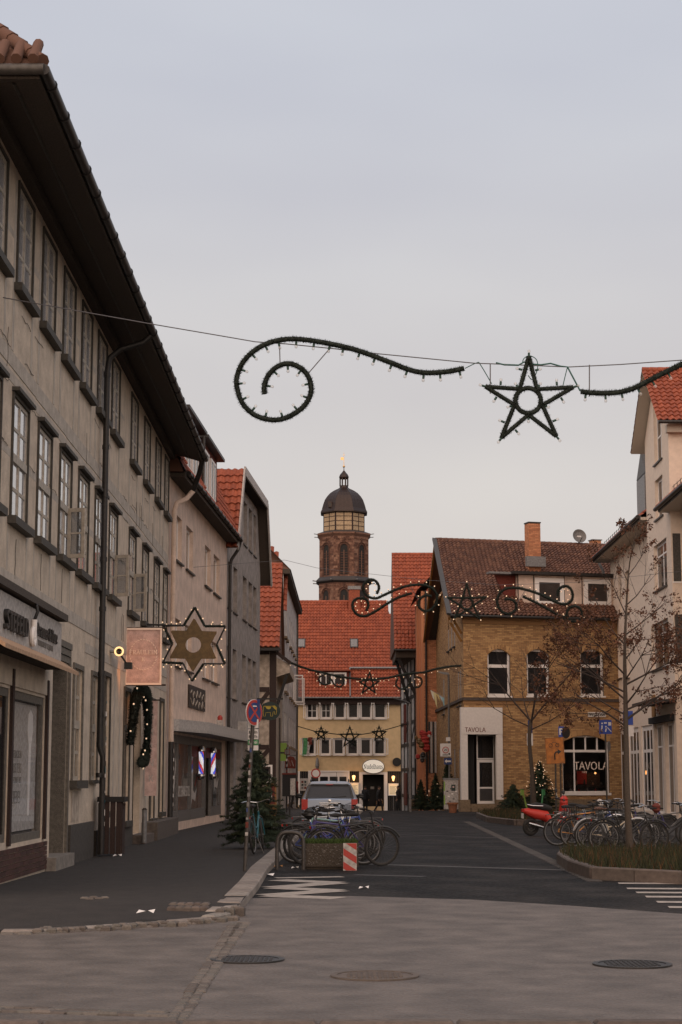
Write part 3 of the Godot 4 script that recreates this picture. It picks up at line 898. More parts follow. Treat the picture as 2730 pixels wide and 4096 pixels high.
	pris(h, "awning", M.awning, [Vector2(0.28, 3.5), Vector2(0.55, 3.33), Vector2(0.55, 3.27), Vector2(0.28, 3.44)], 0.0, 6.6, Transform3D(Basis(Vector3(0, 0, 1), UP, Vector3(1, 0, 0)), Vector3.ZERO))
	bx(h, "awning_case", M.soffit, Vector3(0.0, 3.36, 0.02), Vector3(6.4, 3.47, 0.27))
	# entrance niche
	bx(h, "door", M.door_dark, Vector3(7.35, 0.1, -0.75), Vector3(8.95, 3.6, -0.7))
	for q in [[7.33, 7.35], [8.95, 8.97]]: bx(h, "door_jamb", M.casing_grey, Vector3(q[0], 0.1, -0.7), Vector3(q[1], 3.6, 0.0))
	for k in 3: bx(h, "door_surround", M.casing_grey, Vector3(9.0 + 0.1 * k, 0.1, -0.05), Vector3(9.09 + 0.1 * k, 3.62 + 0.12 * (2 - k), 0.05 - 0.012 * k))
	for k in 3: bx(h, "door_lintel", M.casing_grey, Vector3(7.1, 3.62 + 0.12 * k, -0.05), Vector3(9.0, 3.73 + 0.12 * k, 0.04 + 0.02 * k))
	bx(h, "step", M.kerb[1], Vector3(7.0, 0.05, -0.5), Vector3(9.1, 0.28, 0.18))
	bx(h, "plinth", M.plinth, Vector3(9.32, -0.05, -0.02), Vector3(12.4, 0.75, 0.07))
	bx(h, "plinth", M.plinth, Vector3(12.9, -0.05, -0.02), Vector3(19.2, 0.55, 0.06))
	bx(h, "plinth", M.kerb_dark[1], Vector3(21.6, -0.05, -0.02), Vector3(27.4, 0.5, 0.4))
	bx(h, "wall_panel", M.plaster_infill, Vector3(9.75, 0.8, -0.02), Vector3(10.7, 1.35, 0.012))
	bx(h, "door", M.casing_grey, Vector3(19.5, 0.25, -0.3), Vector3(21.1, 3.35, -0.24))
	bx(h, "step", M.kerb_dark[2], Vector3(19.3, 0.0, 0.0), Vector3(21.3, 0.26, 0.35))
	for x in [15.6, 16.6, 22.2]: bx(h, "timber_post", M.plaster_band, Vector3(x, 0.6, -0.05), Vector3(x + 0.22, 3.98, 0.01))
	# eaves
	var E := MB.new()
	E.quad(Vector3(-0.95, 10.9, 0.0), Vector3(L + 0.1, 10.9, 0.0), Vector3(L + 0.1, 10.62, 0.95), Vector3(-0.95, 10.62, 0.95))
	E.quad(Vector3(-0.95, 10.62, 0.95), Vector3(-0.95, 10.62, -9), Vector3(0, 10.9, -9), Vector3(0, 10.9, 0.0))
	part(h, "soffit", E.mesh(), M.soffit)
	bx(h, "cornice", M.soffit, Vector3(0, 10.7, 0.0), Vector3(L, 10.86, 0.16))
	tub(h, "cornice_moulding", M.casing_olive, [Vector3(-0.5, 10.74, 0.55), Vector3(L, 10.74, 0.55)], 0.03)
	bx(h, "fascia", M.soffit, Vector3(-0.98, 10.6, 0.93), Vector3(L + 0.1, 10.76, 0.97))
	bx(h, "fascia", M.soffit, Vector3(-0.98, 10.6, -9), Vector3(-0.94, 10.76, 0.93))
	gutter(h, Vector3(-1.05, 10.7, 1.04), Vector3(L + 0.1, 10.7, 1.04), M.zinc_dark, 0.075, 26)
	gutter(h, Vector3(-1.05, 10.7, 1.04), Vector3(-1.05, 10.7, -9), M.zinc, 0.075, 0)
	var R := MB.new()
	R.quad(Vector3(-1, 10.78, 1.0), Vector3(4.5, 16.5, -4.5), Vector3(L, 16.5, -4.5), Vector3(L, 10.78, 1.0))
	R.quad(Vector3(-1, 10.78, -9.5), Vector3(4.5, 16.5, -4.5), Vector3(-1, 10.78, 1.0), Vector3(-1, 10.78, 1.0))
	R.quad(Vector3(L, 10.78, -9.5), Vector3(L, 16.5, -4.5), Vector3(4.5, 16.5, -4.5), Vector3(-1, 10.78, -9.5))
	R.tri(Vector3(L, 10.78, 1.0), Vector3(L, 16.5, -4.5), Vector3(L, 10.78, -9.5))
	part(h, "roof", R.mesh(), M.roof_under)
	for k in 34:
		var p := Vector3(-1, 10.82, 1.0).lerp(Vector3(4.5, 16.54, -4.5), k / 34.0)
		var d := Vector3(5.5, 5.72, -5.5).normalized()
		tub(h, "hip_tile", M.roof_under, [p, p + d * 0.34], [0.11, 0.09], 8)
	for k in 12:
		tub(h, "eave_tile", M.roof_under, [Vector3(-1.08, 10.83, 0.9 - k * 0.22), Vector3(-0.7, 11.2, 0.9 - k * 0.22)], [0.075, 0.07], 8)
	# downpipe
	var dp := tub(h, "downpipe", M.zinc_dark, [Vector3(12.62, 10.6, 1.0), Vector3(12.6, 10.45, 0.85), Vector3(12.55, 10.3, 0.4), Vector3(12.5, 10.1, 0.18), Vector3(12.5, 9.8, 0.14), Vector3(12.5, 2.2, 0.14), Vector3(12.55, 2.0, 0.2), Vector3(12.55, 0.1, 0.2)], 0.062, 12)
	for y in [9.7, 8.2, 7.2, 5.9, 4.9, 3.6, 2.2, 1.6]:
		tub(dp, "pipe_collar", M.zinc_dark, [Vector3(12.5, y, 0.14), Vector3(12.5, y + 0.09, 0.14)], 0.074, 12)
	for k in 12:
		var y := 0.7 + k * 0.21 + rng.randf_range(-0.06, 0.06)
		bx(dp, "sticker", [M.white_dirty, M.sign_white, M.teal][k % 3], Vector3(12.47 + rng.randf_range(-0.04, 0.05), y, 0.255), Vector3(12.53, y + rng.randf_range(0.05, 0.13), 0.264))

func pink_house():
	var T := fac(-4.95, 50.5, -4.23, 65.5)
	var L := 15.0
	var h := thing("pink_house", "pale pink plastered house with red tiled mansard roof and a barber shop below", "house", T)
	var holes := []
	var r1 := []
	for q in [[1.4, 1.35], [3.75, 1.6], [8.4, 1.6], [10.85, 1.8]]: r1.append(Rect2(q[0], 7.95, q[1], 1.36))
	for q in [[1.2, 1.6], [3.7, 1.6], [8.1, 1.8], [10.5, 1.8]]: r1.append(Rect2(q[0], 4.85, q[1], 1.4))
	holes.append_array(r1)
	var shop := Rect2(0.7, 0.3, 13.2, 2.55)
	holes.append(shop)
	wall(h, [Vector2(0.02, -0.1), Vector2(L, -0.1), Vector2(L, 10.3), Vector2(0.02, 10.3)], holes, M.plaster_pink, 0.2)
	shell(h, L, 10.35, 8.0)
	for r in r1: win(h, r, {cols = [0.5], rows = [], set = 0.12, fw = 0.09, mw = 0.16, sill = M.zinc_dark, sill_over = 0.1, sill_z = 0.08, sill_h = 0.05, blind = M.curtain, blind_f = 0.5 + 0.5 * rng.randf()})
	# eaves
	bx(h, "soffit", M.soffit, Vector3(0.1, 10.2, 0.0), Vector3(L, 10.32, 0.42))
	bx(h, "fascia", M.soffit, Vector3(0.1, 10.16, 0.42), Vector3(L, 10.36, 0.45))
	gutter(h, Vector3(0.3, 10.33, 0.52), Vector3(L + 0.05, 10.33, 0.52), M.zinc_dark, 0.07, 14)
	# mansard slope and top
	var R := MB.new()
	R.quad(Vector3(0.02, 10.34, 0.4), Vector3(0.02, 13.0, -0.75), Vector3(L + 0.2, 13.0, -0.75), Vector3(L + 0.2, 10.34, 0.4))
	R.quad(Vector3(0.02, 13.0, -0.75), Vector3(0.02, 14.6, -4.4), Vector3(L + 0.2, 14.6, -4.4), Vector3(L + 0.2, 13.0, -0.75))
	R.quad(Vector3(0.02, 10.34, -8.4), Vector3(0.02, 14.6, -4.4), Vector3(L + 0.2, 14.6, -4.4), Vector3(L + 0.2, 10.34, -8.4))
	R.quad(Vector3(0.02, 10.34, 0.4), Vector3(0.02, 13.0, -0.75), Vector3(0.02, 14.6, -4.4), Vector3(0.02, 10.34, -8.4))
	R.quad(Vector3(L, 10.34, 0.4), Vector3(L, 13.0, -0.75), Vector3(L, 14.6, -4.4), Vector3(L, 10.34, -8.4))
	part(h, "roof", R.mesh(), M.roof_under)
	var d1 := Rect2(1.0, 10.62, 4.0, 1.75)
	var d2 := Rect2(5.6, 10.62, 4.3, 1.75)
	var V := Vector3(0, 2.66, -1.15)
	tiles(h, Vector3(0.1, 10.36, 0.42), Vector3(1, 0, 0), V, L, V.length(), M.tile_red, 0.25, 0.33, [Rect2(d1.position.x, 0.2, d1.size.x, 5), Rect2(d2.position.x, 0.2, d2.size.x, 5)], [], 260)
	for k in 44:
		tub(h, "ridge_tile", M.tile_red[k % 6], [Vector3(0.1 + k * 0.34, 13.05, -0.72), Vector3(0.48 + k * 0.34, 13.03, -0.72)], [0.11, 0.13], 8)
	for d in [d1, d2]:
		var mb := MB.new()
		var f := 0.25
		mb.box(Vector3(d.position.x, d.position.y, -2.0), Vector3(d.end.x, d.end.y + 0.02, f - 0.06))
		var dm := part(h, "dormer", mb.mesh(), M.cheek_red)
		for q in [[0.35, 1.25], [2.1, 1.35]]:
			cur = Transform3D(Basis(), Vector3(0, 0, f))
			win(h, Rect2(d.position.x + q[0], d.position.y + 0.15, q[1], 1.35), {name = "dormer_window", cols = [0.5], rows = [], set = -0.02, fw = 0.09, mw = 0.14, glass = M.pane_dark})
			cur = Transform3D.IDENTITY
		bx(dm, "dormer_roof", M.zinc_dark, Vector3(d.position.x - 0.15, d.end.y + 0.02, -2.2), Vector3(d.end.x + 0.15, d.end.y + 0.12, f + 0.2), Transform3D.IDENTITY)
		for k in 8: bx(dm, "cladding_plate", M.cheek_red, Vector3(d.end.x, d.position.y + k * 0.21, -1.6), Vector3(d.end.x + 0.02 + 0.004 * (k % 2), d.position.y + k * 0.21 + 0.2, f - 0.06), Transform3D.IDENTITY)
		for k in 8: bx(dm, "cladding_plate", M.cheek_red, Vector3(d.position.x - 0.02 - 0.004 * (k % 2), d.position.y + k * 0.21, -1.6), Vector3(d.position.x, d.position.y + k * 0.21 + 0.2, f - 0.06), Transform3D.IDENTITY)
	tub(h, "vent_pipe", M.zinc, [Vector3(5.35, 10.6, 0.3), Vector3(5.35, 12.4, 0.3)], 0.05)
	# downpipes
	var dp := tub(h, "downpipe", M.plaster_pink, [Vector3(0.55, 9.85, 0.62), Vector3(0.4, 9.6, 0.45), Vector3(0.22, 9.45, 0.2), Vector3(0.16, 9.2, 0.13), Vector3(0.16, 2.6, 0.13)], 0.075, 12)
	tub(dp, "downpipe_foot", M.zinc_dark, [Vector3(0.16, 2.6, 0.13), Vector3(0.16, 0.1, 0.13)], 0.078, 12)
	tub(dp, "downpipe_head", M.zinc_dark, [Vector3(-0.15, 10.68, 0.98), Vector3(0.2, 10.35, 0.85), Vector3(0.55, 9.85, 0.62)], 0.075, 12)
	for k in 7: bx(dp, "sticker", [M.white_dirty, M.sign_white][k % 2], Vector3(0.1, 0.8 + k * 0.25, 0.21), Vector3(0.19, 0.9 + k * 0.25, 0.222), Transform3D.IDENTITY)
	tub(h, "downpipe", M.zinc_dark, [Vector3(14.9, 10.28, 0.5), Vector3(15.0, 10.0, 0.42), Vector3(15.0, 9.6, 0.16), Vector3(14.95, 9.3, 0.12), Vector3(14.95, 3.2, 0.12), Vector3(14.95, 0.1, 0.12)], 0.06, 12)
	# barber shop: canopy, glass front
	pris(h, "canopy", M.white_dirty, [Vector2(0.5, 0.0), Vector2(0.9, -0.25), Vector2(4.0, -0.75), Vector2(L + 2.6, -0.75), Vector2(L + 2.6, 0.0)], 2.92, 3.26, Transform3D(Basis(Vector3(1, 0, 0), Vector3(0, 0, -1), UP), Vector3.ZERO))
	var fr := MB.new()
	for x in [0.75, 2.6, 5.6, 9.2, 10.9, 13.7]: fr.box(Vector3(x - 0.09, 0.3, -0.1), Vector3(x + 0.09, 2.85, 0.0))
	fr.box(Vector3(0.7, 2.6, -0.1), Vector3(13.9, 2.85, -0.01)); fr.box(Vector3(0.7, 0.3, -0.1), Vector3(9.1, 0.62, -0.01)); fr.box(Vector3(11.0, 0.3, -0.1), Vector3(13.6, 0.62, -0.01))
	var front := part(h, "shop_front", fr.mesh(), M.grey_paint)
	for q in [[0.84, 2.51], [2.69, 5.51], [5.69, 9.11], [10.99, 13.61]]:
		bx(front, "pane", M.pane_clear, Vector3(q[0], 0.62, -0.055), Vector3(q[1], 2.6, -0.05), Transform3D.IDENTITY)
	bx(front, "door", M.frame_dark, Vector3(9.3, 0.3, -0.3), Vector3(10.8, 2.6, -0.25), Transform3D.IDENTITY)
	bx(front, "red_valance", M.cheek_red, Vector3(5.7, 2.25, -0.04), Vector3(13.6, 2.58, -0.03), Transform3D.IDENTITY)
	bx(front, "counter", M.orange_wood, Vector3(3.0, 0.4, -2.5), Vector3(8.5, 1.6, -2.4), Transform3D.IDENTITY)
	text(front, "window_lettering", "CUTS SHAVE STYLE", 0.36, M.white_dirty, Transform3D(Basis.from_scale(Vector3(0.95, 1.2, 1)), Vector3(4.1, 1.18, -0.03)), "Droid Sans", 0.006, 700)
	# window stickers: comb, scissors, razor
	for q in [[1.3, 1.0, 1.9], [1.9, 1.2, 2.2]]:
		pris(front, "sticker", M.white_dirty, [Vector2(q[0], q[1]), Vector2(q[0] + 0.2, q[1] - 0.05), Vector2(q[0] + 0.55, q[2] - 0.2), Vector2(q[0] + 0.5, q[2])], -0.045, -0.04, Transform3D.IDENTITY)
	for s in [-1.0, 1.0]:
		pris(front, "sticker", M.white_dirty, [Vector2(4.1 - 0.05 * s, 1.75), Vector2(4.1 + 0.35 * s, 1.5), Vector2(4.1 + 0.45 * s, 1.36), Vector2(4.1 + 0.3 * s, 1.3), Vector2(4.1 - 0.2 * s, 1.98)], -0.045, -0.04 + 0.002 * s, Transform3D.IDENTITY)
	for q in [[6.0, 0.75, 1.75], [12.0, 1.1, 1.7]]:
		pris(front, "sticker", M.white_dirty, [Vector2(q[0], q[1]), Vector2(q[0] + 0.25, q[1] + 0.2), Vector2(q[0] + 0.9, q[1] + 0.1), Vector2(q[0] + 1.3, q[1] + 0.5), Vector2(q[0] + 0.8, q[1] + 0.35), Vector2(q[0] + 0.4, q[1] + 0.45), Vector2(q[0] + 0.35, q[2]), Vector2(q[0] + 0.05, q[2])], -0.045, -0.04, Transform3D.IDENTITY)
	pris(front, "sticker", M.cheek_red, [Vector2(6.7, 1.35), Vector2(6.9, 1.3), Vector2(8.3, 2.0), Vector2(8.1, 2.1)], -0.045, -0.04, Transform3D.IDENTITY)
	# plaque
	var pl := prect(T, 752, 2760, 816, 2848)
	var pq := bx(h, "plaque", M.wood_old, Vector3(pl.position.x, 3.75, 0.0), Vector3(pl.end.x, 4.45, 0.05))
	for k in 2:
		var sc := []
		for i in 14: sc.append(Vector3(pl.position.x + 0.25 + i * (pl.size.x - 0.5) / 13.0, [4.2, 3.92][k] + 0.13 * sin(i * 2.3 + k), 0.055))
		tub(h, "plaque_lettering", M.plaster_infill, sc, 0.022, 5)
	# barber poles and alarm lamp
	for k in 2:
		var pp: Vector2 = uv(T, [806, 854][k], 3050, 0.12)
		var b := thing("barber_pole", ["lit striped barber pole on the pane beside the shop door", "lit striped barber pole beyond the shop door near the tall fir"][k], "barber pole", T * Transform3D(Basis(), Vector3(pp.x, 1.62, 0.12)), "barber poles")
		var mb := MB.new(); mb.lathe([Vector2(0.0, 1.02), Vector2(0.09, 0.98), Vector2(0.13, 0.86), Vector2(0.13, 0.82), Vector2(0.11, 0.8)], 16)
		part(b, "cap", mb.mesh(), M.chrome)
		var mc := MB.new(); mc.lathe([Vector2(0.11, 0.1), Vector2(0.14, 0.08), Vector2(0.14, 0.02), Vector2(0.08, -0.06), Vector2(0.0, -0.08)], 16)
		part(b, "base", mc.mesh(), M.chrome)
		for col in 3:
			var ms := MB.new()
			for i in 24:
				for j in 24:
					if int(floor((i + j * 0.75 * (1 if k == 1 else -1) + 48) / 4.0)) % 4 != [0, 1, 2][col] and not (col == 0 and int(floor((i + j * 0.75 * (1 if k == 1 else -1) + 48) / 4.0)) % 4 == 2 and false): continue
					var a0 := TAU * i / 24
					var a1 := TAU * (i + 1) / 24
					var y0 := 0.1 + 0.7 * j / 24.0
					var y1 := 0.1 + 0.7 * (j + 1) / 24.0
					ms.quad(Vector3(cos(a0) * 0.078, y0, sin(a0) * 0.078), Vector3(cos(a1) * 0.078, y0, sin(a1) * 0.078), Vector3(cos(a1) * 0.078, y1, sin(a1) * 0.078), Vector3(cos(a0) * 0.078, y1, sin(a0) * 0.078))
			var nm: String = ["pole_white", "pole_red", "pole_blue"][col]
			if not M.has(nm): glow(nm, [0.85, 0.6, 0.05][col], [0.85, 0.06, 0.1][col], [0.9, 0.06, 0.75][col], 0.25)
			part(b, "light_stripe", ms.mesh(), M[nm])
		var mw := MB.new(); mw.lathe([Vector2(0.075, 0.1), Vector2(0.075, 0.8)], 16)
		part(b, "light_tube", mw.mesh(), M.pole_white)
		bx(b, "bracket", M.black, Vector3(-0.04, -0.1, -0.12), Vector3(0.04, -0.04, 0.0))
	var al := uv(T, 846, 2885)
	var a := thing("alarm_lamp", "small alarm box with red lamp standing on the barber canopy", "alarm lamp", T * Transform3D(Basis(), Vector3(al.x, 3.26, 0.3)))
	bx(a, "box", M.white_dirty, Vector3(-0.14, 0, -0.1), Vector3(0.14, 0.28, 0.1))
	var ml := MB.new(); ml.lathe([Vector2(0.09, 0.28), Vector2(0.09, 0.38), Vector2(0.05, 0.44), Vector2(0.001, 0.45)], 12)
	part(a, "lamp", ml.mesh(), M.sign_red)

func grey_house():
	var T := fac(-4.23, 65.5, -3.53, 77.2)
	var L := 11.72
	var h := thing("grey_gabled_house", "grey rendered house with a dark overhanging mansard gable and white bargeboards", "house", T)
	var holes := []
	for q in [[0.25, 1.1], [1.95, 1.3], [5.1, 1.4], [7.2, 1.3], [8.95, 1.3]]: holes.append(Rect2(q[0], 7.85, q[1], 1.75))
	for q in [[5.2, 1.2], [7.1, 1.2], [8.9, 1.0]]: holes.append(Rect2(q[0], 10.9, q[1], 1.75))
	for q in [[0.25, 1.1], [1.95, 1.3], [5.1, 1.4], [7.2, 1.3], [8.95, 1.3]]: holes.append(Rect2(q[0], 4.55, q[1], 1.9))
	var gf := []
	for q in [1.0, 3.4, 5.8, 8.2]: gf.append(Rect2(q, 0.8, 1.5, 2.3))
	holes.append_array(gf)
	wall(h, [Vector2(0, -0.1), Vector2(L, -0.1), Vector2(L, 10.3), Vector2(10.3, 13.05), Vector2(1.7, 13.05), Vector2(0, 10.4)], holes, M.plaster_grey, 0.3)
	shell(h, L, 10.3, 8.0)
	for r in holes:
		win(h, r, {cols = [0.5], rows = [] if r.position.y > 3 else [0.75], set = 0.24, fw = 0.08, mw = 0.1, glass = M.pane, sill = M.zinc_dark, sill_h = 0.05, sill_z = 0.05, blind = M.curtain, blind_f = rng.randf_range(0.1, 1.0)})
	var R := MB.new()
	var pr := [Vector2(-0.35, 10.0), Vector2(1.7, 13.25), Vector2(10.4, 13.25), Vector2(12.35, 9.95)]
	for i in 3: R.quad(Vector3(pr[i].x, pr[i].y, 0.42), Vector3(pr[i].x, pr[i].y, -8), Vector3(pr[i + 1].x, pr[i + 1].y, -8), Vector3(pr[i + 1].x, pr[i + 1].y, 0.42))
	R.quad(Vector3(1.7, 13.27, 0.42), Vector3(4.0, 13.9, -3), Vector3(8.0, 13.9, -3), Vector3(10.4, 13.27, 0.42))
	R.quad(Vector3(1.7, 13.27, 0.42), Vector3(4.0, 13.9, -3), Vector3(4.0, 13.9, -8), Vector3(1.7, 13.27, -8))
	R.quad(Vector3(10.4, 13.27, 0.42), Vector3(8, 13.9, -3), Vector3(8, 13.9, -8), Vector3(10.4, 13.27, -8))
	var RL := MB.new(); RL.quad(Vector3(-0.37, 10.0, 0.42), Vector3(1.68, 13.28, 0.42), Vector3(1.68, 13.28, -6), Vector3(-0.37, 10.0, -6))
	part(h, "roof_side", RL.mesh(), M.roof_under)
	tiles(h, Vector3(-0.4, 10.0, -5.4), Vector3(0, 0, 1), Vector3(2.05, 3.28, 0), 5.85, 3.86, M.tile_red, 0.25, 0.33)
	part(h, "roof", R.mesh(), M.soffit)
	var V := Vector3(2.05, 3.25, 0)
	cur = Transform3D.IDENTITY
	for i in 3:
		var a := Vector3(pr[i].x, pr[i].y, 0.44)
		var b := Vector3(pr[i + 1].x, pr[i + 1].y, 0.44)
		bar(h, "bargeboard", M.white_dirty, a, b, 0.28 if i != 1 else 0.34, 0.06)
	bx(h, "ledge", M.plaster_white, Vector3(3.8, 3.35, 0.0), Vector3(7.2, 3.75, 0.35))
	for r in gf:
		var mb := MB.new(); mb.prism(PackedVector2Array([Vector2(r.position.x, 3.1), Vector2(r.end.x, 3.1), Vector2(r.end.x - 0.2, 3.35), Vector2(r.get_center().x, 3.5), Vector2(r.position.x + 0.2, 3.35)]), 0.0, 0.012)
		part(h, "window_head", mb.mesh(), M.plinth)

func far_left_houses():
	# half-timbered house across the side street
	var T := fac(-8.5, 84, -3.05, 84)
	var h := thing("half_timbered_house", "cream half-timbered corner house with brown beams and red tiled roof", "house", T)
	var L := 5.45
	var sw := Rect2(4.45, 1.35, 0.75, 0.75)
	wall(h, [Vector2(0, -0.2), Vector2(L, -0.2), Vector2(L, 7.7), Vector2(0, 7.7)], [sw], M.plaster_infill)
	win(h, sw, {cols = [], set = 0.02, fw = 0.08, casing = M.frame_white, glass = M.pane_dark})
	shell(h, L, 7.72, 8.0)
	bx(h, "window_box", M.white_dirty, Vector3(4.1, 0.55, 0.0), Vector3(5.3, 0.9, 0.3))
	for q in [[5.13, -0.1, 5.45, 7.7]]: bx(h, "timber_post", M.wood_brown, Vector3(q[0], q[1], -0.05), Vector3(q[2], q[3], 0.03))
	bx(h, "timber_post", M.wood_brown, Vector3(4.0, -0.1, -0.05), Vector3(4.25, 7.7, 0.028))
	for y in [0.95, 2.0, 2.9, 4.3, 5.6, 7.35]: bx(h, "timber_beam", M.wood_brown, Vector3(0, y, -0.05), Vector3(5.12, y + (0.45 if y == 4.3 else 0.22), 0.026))
	bar(h, "timber_brace", M.wood_brown, Vector3(4.45, 4.75, 0.0), Vector3(5.1, 5.6, 0.0), 0.2, 0.05)
	bar(h, "timber_brace", M.wood_brown, Vector3(4.5, 2.2, 0.0), Vector3(5.15, 2.95, 0.0), 0.2, 0.05)
	bx(h, "street_sign", M.black, Vector3(4.3, 4.45, 0.03), Vector3(5.35, 4.72, 0.05))
	text(h, "street_lettering", "Mauerstr.", 0.24, M.sign_white, Transform3D(Basis(), Vector3(4.72, 4.58, 0.052)), "Droid Serif", 0.006, 700)
	# jettied eave on the street side with brackets
	bx(h, "soffit", M.soffit, Vector3(0, 7.5, -0.2), Vector3(L + 0.1, 7.72, 0.42))
	pris(h, "jetty", M.plaster_infill, [Vector2(L, 7.2), Vector2(L + 0.62, 6.9), Vector2(L + 0.62, 6.5), Vector2(L, 6.3)], -8.0, -0.1)
	bar(h, "bracket", M.wood_black, Vector3(L + 0.05, 5.0, -0.2), Vector3(L + 0.55, 6.6, -0.2), 0.14, 0.14)
	bar(h, "timber_beam", M.wood_brown, Vector3(L, 7.45, -0.05), Vector3(L + 0.66, 6.95, -0.05), 0.16, 0.1)
	wall_side(h, L, 6.4, 8.0, M.plaster_infill)
	var R := MB.new()
	R.quad(Vector3(0, 7.62, 0.5), Vector3(0, 12.0, -3.6), Vector3(L + 0.15, 12.0, -3.6), Vector3(L + 0.15, 7.62, 0.5))
	R.quad(Vector3(0, 7.62, -8), Vector3(0, 12.0, -3.6), Vector3(L + 0.15, 12.0, -3.6), Vector3(L + 0.15, 7.62, -8))
	R.tri(Vector3(L, 7.62, 0.5), Vector3(L, 12, -3.6), Vector3(L, 7.62, -8))
	part(h, "roof", R.mesh(), M.roof_under)
	tiles(h, Vector3(2.5, 7.64, 0.52), Vector3(1, 0, 0), Vector3(0, 4.38, -4.1), L - 2.35, 6.0, M.tile_red, 0.24, 0.34)
	bx(h, "gutter", M.zinc_dark, Vector3(0, 7.5, 0.5), Vector3(L + 0.2, 7.62, 0.62))
	for k in 14:
		tub(h, "ridge_tile", M.tile_red[k % 6], [Vector3(L + 0.15 - 0.3 * k * 0.5, 12.05, -3.6), Vector3(L - 0.2 - 0.3 * k * 0.5, 12.04, -3.6)], [0.12, 0.1], 8)
	# white house
	T = fac(-3.02, 92.5, -2.9, 116, gy(100))
	h = thing("white_house", "narrow white plastered house with red roof between the half-timbered house and the yellow restaurant", "house", T)
	L = 23.5
	var holes := []
	for y in [3.6, 6.4, 9.3]:
		for u in [2.0, 4.2, 9.5, 12.5, 16.0, 19.5]: holes.append(Rect2(u, y, 1.2, 1.7))
	for u in [5.0, 8.0, 11.0, 14.0]: holes.append(Rect2(u, 0.4, 1.8, 2.3))
	wall(h, [Vector2(0, -0.4), Vector2(L, -0.4), Vector2(L, 12.6), Vector2(0, 12.6)], holes, M.plaster_white)
	shell(h, L, 12.6, 7.0)
	for r in holes: win(h, r, {cols = [0.5], set = 0.06, fw = 0.09, sill = M.sandstone, sill_h = 0.12, sill_z = 0.14, glass = M.pane})
	wn_open(h, Vector3(17.2, 6.4, 0))
	wn_open(h, Vector3(20.7, 6.4, 0))
	bx(h, "cornice", M.soffit, Vector3(-0.2, 12.4, -0.2), Vector3(L, 12.65, 0.35))
	bx(h, "cornice", M.plaster_white, Vector3(4.0, 2.85, -0.02), Vector3(17, 3.05, 0.16))
	R = MB.new()
	R.quad(Vector3(-0.2, 12.6, 0.4), Vector3(-0.2, 17.0, -4), Vector3(L, 17.0, -4), Vector3(L, 12.6, 0.4))
	R.tri(Vector3(-0.2, 12.6, 0.4), Vector3(3.2, 16.9, -3.6), Vector3(-0.2, 12.6, -8))
	part(h, "roof", R.mesh(), M.roof_under)
	cur = Transform3D.IDENTITY
	tiles(h, Vector3(-0.25, 10.4, -5.4), Vector3(0, 0, 1), Vector3(1.9, 3.4, 0), 5.6, 5.2, M.tile_red, 0.25, 0.34, [], [Vector2(0, 0), Vector2(5.6, 0), Vector2(5.6, 2.6), Vector2(4.0, 5.4), Vector2(0, 5.4)])
	var gp := MB.new(); gp.quad(Vector3(-0.1, -0.4, 0), Vector3(-0.1, 12.6, 0), Vector3(-0.1, 12.6, -7), Vector3(-0.1, -0.4, -7))
	part(h, "wall", gp.mesh(), M.plaster_white)
	bx(h, "downpipe", M.zinc, Vector3(23.2, 0.2, 0.0), Vector3(23.32, 12.4, 0.12))
func wall_side(h: Node, x: float, y: float, d: float, m: Material):
	var mb := MB.new(); mb.quad(Vector3(x + 0.002, -0.2, 0), Vector3(x + 0.002, y, 0), Vector3(x + 0.002, y, -d), Vector3(x + 0.002, -0.2, -d))
	part(h, "wall", mb.mesh(), m)
func wn_open(h: Node, p: Vector3):
	var mb := MB.new()
	for q in [[0.0, 0.07, 0.0, 1.7], [0.53, 0.6, 0.0, 1.7], [0.07, 0.53, 0.0, 0.08], [0.07, 0.53, 1.62, 1.7]]: mb.box(Vector3(-0.03, q[2], q[0]), Vector3(0.03, q[3], q[1]))
	part(h, "open_casement", mb.mesh(), M.frame_white, Transform3D(Basis(), p))
	bx(h, "casement_pane", M.pane_clear, p + Vector3(-0.005, 0.08, 0.07), p + Vector3(0.005, 1.62, 0.53))
